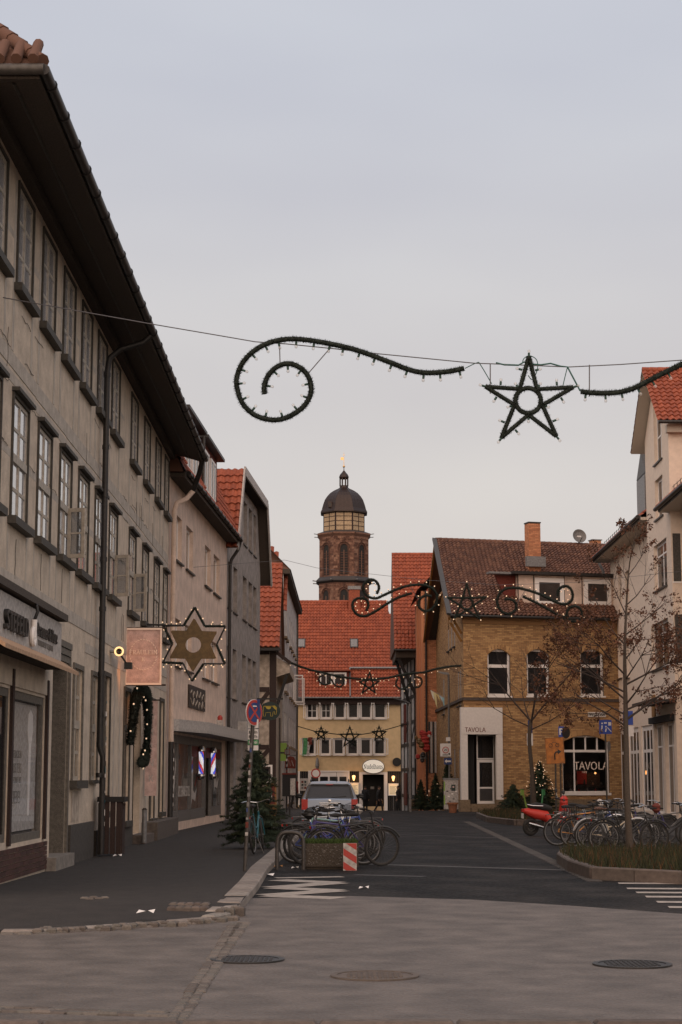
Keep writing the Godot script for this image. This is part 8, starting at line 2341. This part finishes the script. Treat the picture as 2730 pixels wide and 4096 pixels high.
func bikes():
	if not M.has("bike_cream"):
		mat("bike_cream", 0.5, 0.42, 0.3, 0.4); mat("bike_orange", 0.45, 0.2, 0.05, 0.45); mat("bike_blue", 0.03, 0.06, 0.25, 0.4); mat("bike_violet", 0.05, 0.04, 0.16, 0.4); mat("bike_mint", 0.2, 0.35, 0.33, 0.4); mat("bike_silver", 0.4, 0.4, 0.4, 0.35, null, 1, 0.5); mat("saddle_brown", 0.16, 0.07, 0.04, 0.7)
	var r := [
		["black upright bicycle standing just behind the oak trunk", 6.1, 38.3, 0.0, M.black, {step = true, turn = 0.25, basket = Vector3(-0.6, 0.75, 0)}],
		["black bicycle with a worn brown saddle behind the upright black one", 5.95, 39.5, 0.08, M.black, {saddle = M.saddle_brown, guard = M.bike_silver}],
		["cream step-through bicycle in the row beside the bed", 6.15, 40.5, -0.1, M.bike_cream, {step = true, guard = M.bike_silver}],
		["dark bicycle with a wire basket in the row beside the bed", 5.85, 41.4, 0.12, M.black, {basket = Vector3(-0.6, 0.75, 0)}],
		["bicycle with orange frame and fork near the red scooter", 5.6, 42.4, 0.05, M.bike_orange, {guards = false, turn = -0.2}],
		["blue city bicycle with chrome handlebar in the row", 6.1, 43.5, -0.05, M.bike_blue, {step = true, guard = M.chrome}],
		["silver bicycle with front basket farther along the row", 6.5, 44.6, 0.1, M.bike_silver, {basket = Vector3(0.5, 0.78, 0), basket_mat = M.steel}],
		["dark green bicycle next to the red scooter", 6.2, 45.9, 0.0, M.dark_green, {guard = M.bike_silver}],
		["black bicycle with a black saddle cover behind the dark green one", 7.2, 46.4, -0.1, M.black, {bag = M.black}],
		["violet step-through bicycle in the second row beside the paving", 7.4, 44.0, 0.2, M.bike_violet, {step = true}],
		["tall grey bicycle with black basket by the paving edge", 7.6, 42.2, -0.15, M.grey_paint, {basket = Vector3(0.5, 0.78, 0)}],
		["dark bicycle with red saddle bag near the oak", 7.3, 40.2, 0.1, M.black, {bag = M.cheek_red, step = true}],
		["black bicycle with white saddle cover behind the others", 7.1, 47.6, 0.15, M.black, {step = true, bag = M.white_dirty}]]
	for q in r: bike(q[0], Vector3(q[1], 0.0, -q[2]), q[3], q[4], q[5])
	var l := [
		["violet bicycle without mudguards directly behind the concrete planter", -0.1, 33.2, PI + 0.06, M.bike_violet, {guards = false, turn = 0.3}],
		["black bicycle with black rims behind the planter", -0.25, 34.3, 0.1, M.black, {rim = M.black, guard = M.black_rough}],
		["violet step-through bicycle among the hoops behind the planter", -0.15, 35.3, PI - 0.1, M.bike_violet, {step = true}],
		["mint green bicycle leaning among the hoops", -0.2, 36.3, PI + 0.1, M.bike_mint, {lean = 0.12}],
		["blue bicycle with grey mudguards among the hoops", 0.0, 37.4, 0.05, M.bike_blue, {guard = M.zinc}],
		["dark bicycle with a pale saddle cover close to the parked car", 0.1, 38.7, PI, M.black, {bag = M.white_dirty, step = true}],
		["black trekking bicycle squeezed in close to the planter's grass", 0.2, 32.9, 0.18, M.black, {lean = 0.1}],
		["dark blue bicycle with high handlebar behind the planter", -0.35, 33.8, -0.2, M.bike_blue, {step = true, lean = -0.12, bag = M.black}],
		["grey bicycle with a black basket close to the parked car", -0.3, 40.0, 0.1, M.bike_silver, {basket = Vector3(0.5, 0.78, 0)}]]
	for q in l:
		q[5].group = "bicycles at the hoops behind the planter"
		bike(q[0], Vector3(q[1], 0.0, -q[2]), q[3], q[4], q[5])
	bike("teal step-through bicycle standing on the kerb beside the fir", Vector3(-1.62, 0.12, -35.6), PI / 2 - 0.12, M.teal, {lean = -0.1, carrier = true, group = "bicycles at the hoops behind the planter", step = true})

func loft(secs: Array) -> ArrayMesh:
	var mb := MB.new()
	for i in secs.size() - 1:
		var a: Array = secs[i]
		var b: Array = secs[i + 1]
		for k in a.size() - 1: mb.quad(a[k], b[k], b[k + 1], a[k + 1])
	return mb.mesh()
func vehicles():
	# estate car seen from behind; local x right, y up, z towards the camera (rear at z = 0)
	var o := thing("estate_car", "silver blue estate car parked behind the bicycles, seen from behind", "car", at(-0.33, 0, -52.0))
	var W := 0.83
	# side profile stations along z: [z, floor, belt, roof, half width low, belt, roof]
	var st := [[0.0, 0.42, 0.92, 0.95, 0.74, 0.72, 0.68], [-0.06, 0.3, 0.95, 1.0, 0.8, 0.78, 0.69], [-0.12, 0.28, 0.96, 1.08, 0.82, 0.8, 0.68], [-0.3, 0.27, 0.97, 1.4, 0.83, 0.81, 0.6], [-0.42, 0.27, 0.97, 1.45, 0.83, 0.81, 0.59], [-1.2, 0.25, 0.96, 1.48, 0.83, 0.82, 0.6], [-2.0, 0.25, 0.95, 1.46, 0.83, 0.82, 0.59], [-2.35, 0.25, 0.95, 1.4, 0.83, 0.81, 0.57], [-3.0, 0.25, 0.92, 0.98, 0.83, 0.8, 0.7], [-3.9, 0.27, 0.8, 0.82, 0.8, 0.76, 0.6], [-4.2, 0.35, 0.66, 0.68, 0.72, 0.68, 0.55]]
	var secs := []
	for q in st:
		var s := []
		for e in [[-q[4] * 0.9, q[1]], [-q[4], q[1] + 0.15], [-q[4], q[2] - 0.15], [-q[5], q[2]], [-q[6] - 0.02, q[3] - 0.06], [-q[6] + 0.06, q[3]], [0, q[3] + 0.02], [q[6] - 0.06, q[3]], [q[6] + 0.02, q[3] - 0.06], [q[5], q[2]], [q[4], q[2] - 0.15], [q[4], q[1] + 0.15], [q[4] * 0.9, q[1]]]: s.append(Vector3(e[0], e[1], q[0]))
		secs.append(s)
	part(o, "body", loft(secs), M.car_silver)
	var back := MB.new()
	var f: Array = secs[0]
	for k in range(1, f.size() - 1): back.tri(f[0], f[k + 1], f[k])
	part(o, "tailgate", back.mesh(), M.car_silver)
	# rear window lies on the sloping tail
	var rw := MB.new()
	rw.quad(Vector3(-0.66, 1.01, -0.035), Vector3(0.66, 1.01, -0.035), Vector3(0.56, 1.38, -0.24), Vector3(-0.56, 1.38, -0.24))
	var rwn := part(o, "rear_window", rw.mesh(), M.pane_dark)
	bx(o, "window_trim", M.black, Vector3(-0.56, 1.37, -0.31), Vector3(0.56, 1.4, -0.24))
	for s in [-1.0, 1.0]:
		bar(o, "window_trim", M.black, Vector3(s * 0.68, 1.0, -0.035), Vector3(s * 0.58, 1.38, -0.24), 0.05, 0.03)
		var sw := MB.new()
		for q in [[-0.5, -1.15], [-1.22, -1.9], [-1.97, -2.5]]: sw.quad(Vector3(s * 0.825, 0.985, q[0]), Vector3(s * 0.825, 0.985, q[1]), Vector3(s * 0.645, 1.36, minf(q[1], -0.2)), Vector3(s * 0.645, 1.36, q[0]))
		part(o, "side_window", sw.mesh(), M.pane_dark)
		bx(o, "rear_light", M.tail_red, Vector3(s * 0.72 - 0.09, 0.68, -0.06), Vector3(s * 0.72 + 0.09, 0.98, 0.02))
		tub(o, "roof_rail", M.black, [Vector3(s * 0.56, 1.49, -0.45), Vector3(s * 0.56, 1.53, -0.6), Vector3(s * 0.56, 1.54, -1.9), Vector3(s * 0.56, 1.48, -2.1)], 0.018)
		var mi := part(o, "wing_mirror", cache.lump if cache.has("lump") else unit_box, M.black, Transform3D(Basis.from_scale(Vector3(0.09, 0.075, 0.05)), Vector3(s * 0.93, 1.05, -2.45)))
		for z in [-0.75, -3.3]:
			var wm := MB.new(); wm.lathe([Vector2(0.18, 0.09), Vector2(0.28, 0.1), Vector2(0.31, 0.06), Vector2(0.31, -0.06), Vector2(0.28, -0.1), Vector2(0.18, -0.09)], 24, Transform3D(Basis(Vector3(0, 0, 1), PI / 2), Vector3(s * 0.74, 0.31, z)))
			var wn := part(o, "wheel", wm.mesh(), M.rubber)
			var rm := MB.new(); rm.lathe([Vector2(0.18, 0.085), Vector2(0.001, 0.07), Vector2(0.001, -0.07), Vector2(0.18, -0.085)], 16, Transform3D(Basis(Vector3(0, 0, 1), PI / 2), Vector3(s * 0.74, 0.31, z)))
			sub(wn, "rim", rm.mesh(), M.steel)
	bx(o, "bumper", M.car_silver, Vector3(-0.8, 0.36, -0.1), Vector3(0.8, 0.58, 0.07)); bx(o, "bumper_strip", M.black_rough, Vector3(-0.79, 0.5, 0.07), Vector3(0.79, 0.55, 0.085))
	bx(o, "number_plate", M.sign_white, Vector3(-0.26, 0.72, 0.02), Vector3(0.26, 0.83, 0.032))
	text(o, "plate_lettering", "MIV AF 10", 0.1, M.black, at(0.0, 0.775, 0.034), "Droid Sans", 0.004, 700)
	var bd := MB.new(); bd.lathe([Vector2(0.045, 0), Vector2(0.045, 0.012), Vector2(0.001, 0.016)], 16, Transform3D(Basis(Vector3(1, 0, 0), PI / 2), Vector3(0, 0.93, 0.0))); part(o, "badge", bd.mesh(), M.chrome)
	bx(o, "grip_bar", M.chrome, Vector3(-0.3, 0.86, 0.0), Vector3(0.3, 0.885, 0.02))
	bar(o, "rear_wiper", M.black, Vector3(0.05, 1.02, -0.07), Vector3(0.48, 1.06, -0.09), 0.02, 0.02)
	bx(o, "roof_spoiler", M.car_silver, Vector3(-0.56, 1.41, -0.4), Vector3(0.56, 1.45, -0.22)); bx(o, "brake_light", M.tail_red, Vector3(-0.1, 1.385, -0.24), Vector3(0.1, 1.405, -0.215))
	tub(o, "antenna", M.black, [Vector3(0.2, 1.46, -0.4), Vector3(0.2, 1.75, -0.55)], 0.006, 4)
	for x in [-0.4, 0.35]: lump(o, "headrest", M.black, Vector3(x, 1.1, -0.75), 0.14)
	# motor scooter, heading +x
	var c := G(2124, 3343)
	o = thing("motor_scooter", "red motor scooter with black seat parked at the end of the bicycle row", "motor scooter", Transform3D(Basis(UP, 0.25) * Basis(Vector3(1, 0, 0), 0.08), Vector3(c.x, 0, c.z)))
	for x in [0.0, 1.25]:
		var wm := MB.new(); wm.torus(0.19, 0.055, 24, 8, Transform3D(Basis(Vector3(1, 0, 0), PI / 2), Vector3(x, 0.245, 0))); var wn := part(o, "wheel", wm.mesh(), M.rubber)
		var rm := MB.new(); rm.torus(0.1, 0.03, 20, 6, Transform3D(Basis(Vector3(1, 0, 0), PI / 2), Vector3(x, 0.245, 0))); rm.tube([Vector3(x, 0.245, -0.06), Vector3(x, 0.245, 0.06)], 0.05, 10); sub(wn, "rim", rm.mesh(), M.steel)
	var tl := MB.new(); tl.tube([Vector3(-0.22, 0.7, 0), Vector3(-0.1, 0.66, 0), Vector3(0.15, 0.6, 0), Vector3(0.42, 0.55, 0), Vector3(0.55, 0.4, 0)], [0.05, 0.11, 0.15, 0.15, 0.1], 12)
	part(o, "tail_body", tl.mesh(), M.red)
	var se := MB.new(); se.tube([Vector3(-0.05, 0.8, 0), Vector3(0.15, 0.82, 0), Vector3(0.38, 0.78, 0), Vector3(0.6, 0.74, 0)], [0.07, 0.1, 0.1, 0.06], 10)
	part(o, "seat", se.mesh(), M.black_rough)
	bx(o, "foot_board", M.black_rough, Vector3(0.5, 0.28, -0.15), Vector3(0.95, 0.36, 0.15))
	var sh := MB.new(); sh.tube([Vector3(0.92, 0.34, 0), Vector3(1.0, 0.6, 0), Vector3(0.97, 0.9, 0)], [0.12, 0.18, 0.11], 12)
	part(o, "leg_shield", sh.mesh(), M.red)
	tub(o, "fork", M.black, [Vector3(0.98, 0.8, 0), Vector3(1.25, 0.25, 0)], 0.035)
	tub(o, "mudguard", M.red, smooth([Vector3(1.02, 0.4, 0), Vector3(1.15, 0.5, 0), Vector3(1.32, 0.5, 0), Vector3(1.47, 0.4, 0)], 3), 0.06)
	tub(o, "handlebar", M.black, [Vector3(0.85, 1.0, -0.33), Vector3(0.95, 1.0, 0), Vector3(0.85, 1.0, 0.33)], 0.025); lump(o, "headset", M.red, Vector3(0.97, 0.97, 0), 0.12)
	for z in [-0.26, 0.26]:
		tub(o, "mirror_arm", M.chrome, [Vector3(0.88, 1.0, z), Vector3(0.84, 1.2, z * 1.1)], 0.008, 5); lump(o, "mirror", M.black, Vector3(0.84, 1.22, z * 1.1), 0.05)
	tub(o, "exhaust", M.chrome, [Vector3(0.32, 0.24, 0.14), Vector3(0.1, 0.3, 0.15), Vector3(-0.12, 0.36, 0.15)], [0.04, 0.06, 0.05])
	bx(o, "engine", M.zinc_dark, Vector3(0.0, 0.2, -0.13), Vector3(0.4, 0.42, -0.03)); bx(o, "rear_light", M.tail_red, Vector3(-0.27, 0.66, -0.06), Vector3(-0.22, 0.74, 0.06)); bx(o, "number_plate", M.sign_white, Vector3(-0.26, 0.48, -0.08), Vector3(-0.25, 0.62, 0.08))
	tub(o, "grab_rail", M.chrome, [Vector3(0.3, 0.83, 0.13), Vector3(0.0, 0.84, 0.12), Vector3(-0.12, 0.86, 0)], 0.014)

# ---- people: one skin from a smooth distance field of tapered bones
func person(label: String, p: Vector3, yaw: float, J: Dictionary, coat: Color, legs: Color, skin: Color, hair: Color):
	var o := thing("person", label, "person", at(p.x, p.y, p.z, yaw))
	var bones := [
		["pelvis", "waist", 0.155, 0.145, coat], ["waist", "chest", 0.15, 0.165, coat], ["chest", "neck", 0.15, 0.07, coat], ["sl", "sr", 0.075, 0.075, coat], ["neck", "head", 0.055, 0.06, skin], ["head", "crown", 0.085, 0.09, skin], ["nose0", "nose", 0.02, 0.014, skin],
		["sl", "el", 0.062, 0.052, coat], ["el", "wl", 0.052, 0.042, coat], ["wl", "hl", 0.033, 0.036, skin], ["sr", "er", 0.062, 0.052, coat], ["er", "wr", 0.052, 0.042, coat], ["wr", "hr", 0.033, 0.036, skin],
		["pl", "kl", 0.095, 0.07, legs], ["kl", "al", 0.068, 0.05, legs], ["al", "tl", 0.045, 0.04, Color(0.012, 0.012, 0.012)], ["pr", "kr", 0.095, 0.07, legs], ["kr", "ar", 0.068, 0.05, legs], ["ar", "tr", 0.045, 0.04, Color(0.012, 0.012, 0.012)]]
	var lo := Vector3(1e9, 1e9, 1e9)
	var hi := -lo
	for k in J:
		lo = lo.min(J[k]); hi = hi.max(J[k])
	lo -= Vector3.ONE * 0.22; hi += Vector3.ONE * 0.22
	lo.y = -0.06
	var cs := 0.03
	var nx := int((hi.x - lo.x) / cs) + 1
	var ny := int((hi.y - lo.y) / cs) + 1
	var nz := int((hi.z - lo.z) / cs) + 1
	var fld := PackedFloat32Array(); fld.resize(nx * ny * nz); fld.fill(1.0)
	for b in bones:
		var a: Vector3 = J[b[0]]
		var e: Vector3 = J[b[1]]
		var ra: float = b[2]
		var rb: float = b[3]
		var mx := maxf(ra, rb) + 0.09
		var i0 := ((a.min(e) - Vector3.ONE * mx - lo) / cs).floor()
		var i1 := ((a.max(e) + Vector3.ONE * mx - lo) / cs).ceil()
		var ae := e - a
		var l2 := maxf(ae.length_squared(), 1e-6)
		for z in range(maxi(0, int(i0.z)), mini(nz - 1, int(i1.z)) + 1):
			for y in range(maxi(0, int(i0.y)), mini(ny - 1, int(i1.y)) + 1):
				for x in range(maxi(0, int(i0.x)), mini(nx - 1, int(i1.x)) + 1):
					var q := lo + Vector3(x, y, z) * cs
					var t := clampf((q - a).dot(ae) / l2, 0, 1)
					var d := (q - a - ae * t).length() - lerpf(ra, rb, t)
					var ix := (z * ny + y) * nx + x
					var g := fld[ix]
					var hk := clampf(0.5 + 0.5 * (g - d) / 0.04, 0, 1)
					fld[ix] = lerpf(g, d, hk) - 0.04 * hk * (1 - hk)
	var vid := {}
	var vs := []
	for z in nz - 1:
		for y in ny - 1:
			for x in nx - 1:
				var s := Vector3.ZERO
				var n := 0
				var inside := 0
				var base := (z * ny + y) * nx + x
				var c8 := [fld[base], fld[base + 1], fld[base + nx], fld[base + nx + 1], fld[base + nx * ny], fld[base + nx * ny + 1], fld[base + nx * ny + nx], fld[base + nx * ny + nx + 1]]
				for k in 8:
					if c8[k] < 0: inside += 1
				if inside == 0 or inside == 8: continue
				for ed in [[0, 1], [2, 3], [4, 5], [6, 7], [0, 2], [1, 3], [4, 6], [5, 7], [0, 4], [1, 5], [2, 6], [3, 7]]:
					if (c8[ed[0]] < 0) != (c8[ed[1]] < 0):
						var t: float = c8[ed[0]] / (c8[ed[0]] - c8[ed[1]])
						var A := Vector3(ed[0] & 1, (ed[0] >> 1) & 1, ed[0] >> 2)
						var E := Vector3(ed[1] & 1, (ed[1] >> 1) & 1, ed[1] >> 2)
						s += A.lerp(E, t); n += 1
				vid[base] = vs.size(); vs.append(lo + (Vector3(x, y, z) + s / n) * cs)
	var mb := MB.new()
	var cols := []
	for v in vs:
		var best := 1e9
		var cc := coat
		for b in bones:
			var a: Vector3 = J[b[0]]
			var ae: Vector3 = J[b[1]] - a
			var t := clampf((v - a).dot(ae) / maxf(ae.length_squared(), 1e-6), 0, 1)
			var d: float = (v - a - ae * t).length() - lerpf(b[2], b[3], t)
			if d < best:
				best = d; cc = b[4]
		if v.y > J.head.y + 0.05 and (v.y > J.crown.y + 0.01 or v.x < J.head.x + 0.02): cc = hair
		cols.append(cc)
	for key in vid:
		var x: int = key % nx
		var y: int = (key / nx) % ny
		var z: int = key / (nx * ny)
		for ax in 3:
			var st: int = [1, nx, nx * ny][ax]
			var u: int = [nx, nx * ny, 1][ax]
			var w: int = [nx * ny, 1, nx][ax]
			if [x, y, z][(ax + 1) % 3] == 0 or [x, y, z][(ax + 2) % 3] == 0: continue
			if key + st >= fld.size() or (fld[key] < 0) == (fld[key + st] < 0): continue
			if not (vid.has(key - u) and vid.has(key - w) and vid.has(key - u - w)): continue
			var q := [vid[key], vid[key - u], vid[key - u - w], vid[key - w]]
			if fld[key] < 0: q.reverse()
			for tr in [[0, 1, 2], [0, 2, 3]]:
				var a: Vector3 = vs[q[tr[0]]]
				var b2: Vector3 = vs[q[tr[1]]]
				var c2: Vector3 = vs[q[tr[2]]]
				var nn := (c2 - a).cross(b2 - a).normalized()
				for i in tr:
					mb.col = cols[q[i]]; mb.vert(vs[q[i]], nn)
	# fingers
	for s in ["l", "r"]:
		var h: Vector3 = J["h" + s]
		var d: Vector3 = (h - J["w" + s]).normalized()
		var sd := d.cross(Vector3(0, 0, 1)).normalized()
		mb.col = skin
		for k in 4: mb.tube([h + sd * (k - 1.5) * 0.019, h + sd * (k - 1.5) * 0.019 + d * 0.05, h + sd * (k - 1.5) * 0.018 + d * (0.075 + 0.01 * (k % 2)) + Vector3(0.015, 0, 0)], [0.01, 0.009, 0.007], 5)
		mb.tube([h - d * 0.04 + sd * 0.03, h + sd * 0.05 + d * 0.01, h + sd * 0.05 + d * 0.04], [0.011, 0.01, 0.008], 5)
	part(o, "body", mb.mesh(), M.vcol)
	return o
func pose(stride: float, arm: float) -> Dictionary:
	# faces +x
	return {pelvis = Vector3(0, 0.92, 0), waist = Vector3(0.0, 1.08, 0), chest = Vector3(0.02, 1.3, 0), neck = Vector3(0.02, 1.48, 0), head = Vector3(0.04, 1.58, 0), crown = Vector3(0.03, 1.66, 0), nose0 = Vector3(0.1, 1.6, 0), nose = Vector3(0.145, 1.59, 0),
		sl = Vector3(0.01, 1.41, -0.17), sr = Vector3(0.01, 1.41, 0.17), el = Vector3(-0.04 + arm * 0.5, 1.14, -0.23), er = Vector3(-0.04 - arm * 0.5, 1.14, 0.23), wl = Vector3(0.05 + arm, 0.92, -0.22), wr = Vector3(0.03 - arm * 0.6, 0.91, 0.23), hl = Vector3(0.08 + arm * 1.1, 0.84, -0.21), hr = Vector3(0.06 - arm * 0.6, 0.83, 0.23),
		pl = Vector3(0, 0.88, -0.09), pr = Vector3(0, 0.88, 0.09), kl = Vector3(0.05 - stride * 0.35, 0.49, -0.1), kr = Vector3(0.07 + stride * 0.5, 0.5, 0.1), al = Vector3(-stride, 0.1 + absf(stride) * 0.12, -0.1), ar = Vector3(stride * 0.9, 0.08, 0.1), tl = Vector3(0.13 - stride, 0.05 + absf(stride) * 0.02, -0.11), tr = Vector3(0.15 + stride * 0.9, 0.05, 0.11)}
func people():
	var sk := Color(0.35, 0.2, 0.14)
	person("person in a dark red jacket with fair hair walking on the left pavement", Vector3(-2.55, gy(98) + 0.115, -98.0), PI / 2 - 0.5, pose(0.15, 0.06), Color(0.13, 0.02, 0.017), Color(0.02, 0.02, 0.022), sk, Color(0.16, 0.09, 0.04))
	person("person in black standing before the restaurant portal", Vector3(1.62, gy(120), -120.0), PI / 2, pose(0.03, 0.02), Color(0.015, 0.015, 0.016), Color(0.012, 0.012, 0.014), sk, Color(0.03, 0.02, 0.015))
	person("person in dark clothes striding past the restaurant portal", Vector3(2.5, gy(119.5), -119.5), 0.2, pose(0.27, 0.15), Color(0.022, 0.02, 0.02), Color(0.025, 0.025, 0.028), sk, Color(0.04, 0.03, 0.02))
	person("person in dark clothes beside the menu case by the timbered house", Vector3(3.75, gy(117), -117.0), PI, pose(0.1, 0.05), Color(0.02, 0.018, 0.018), Color(0.02, 0.02, 0.02), sk, Color(0.03, 0.02, 0.015))
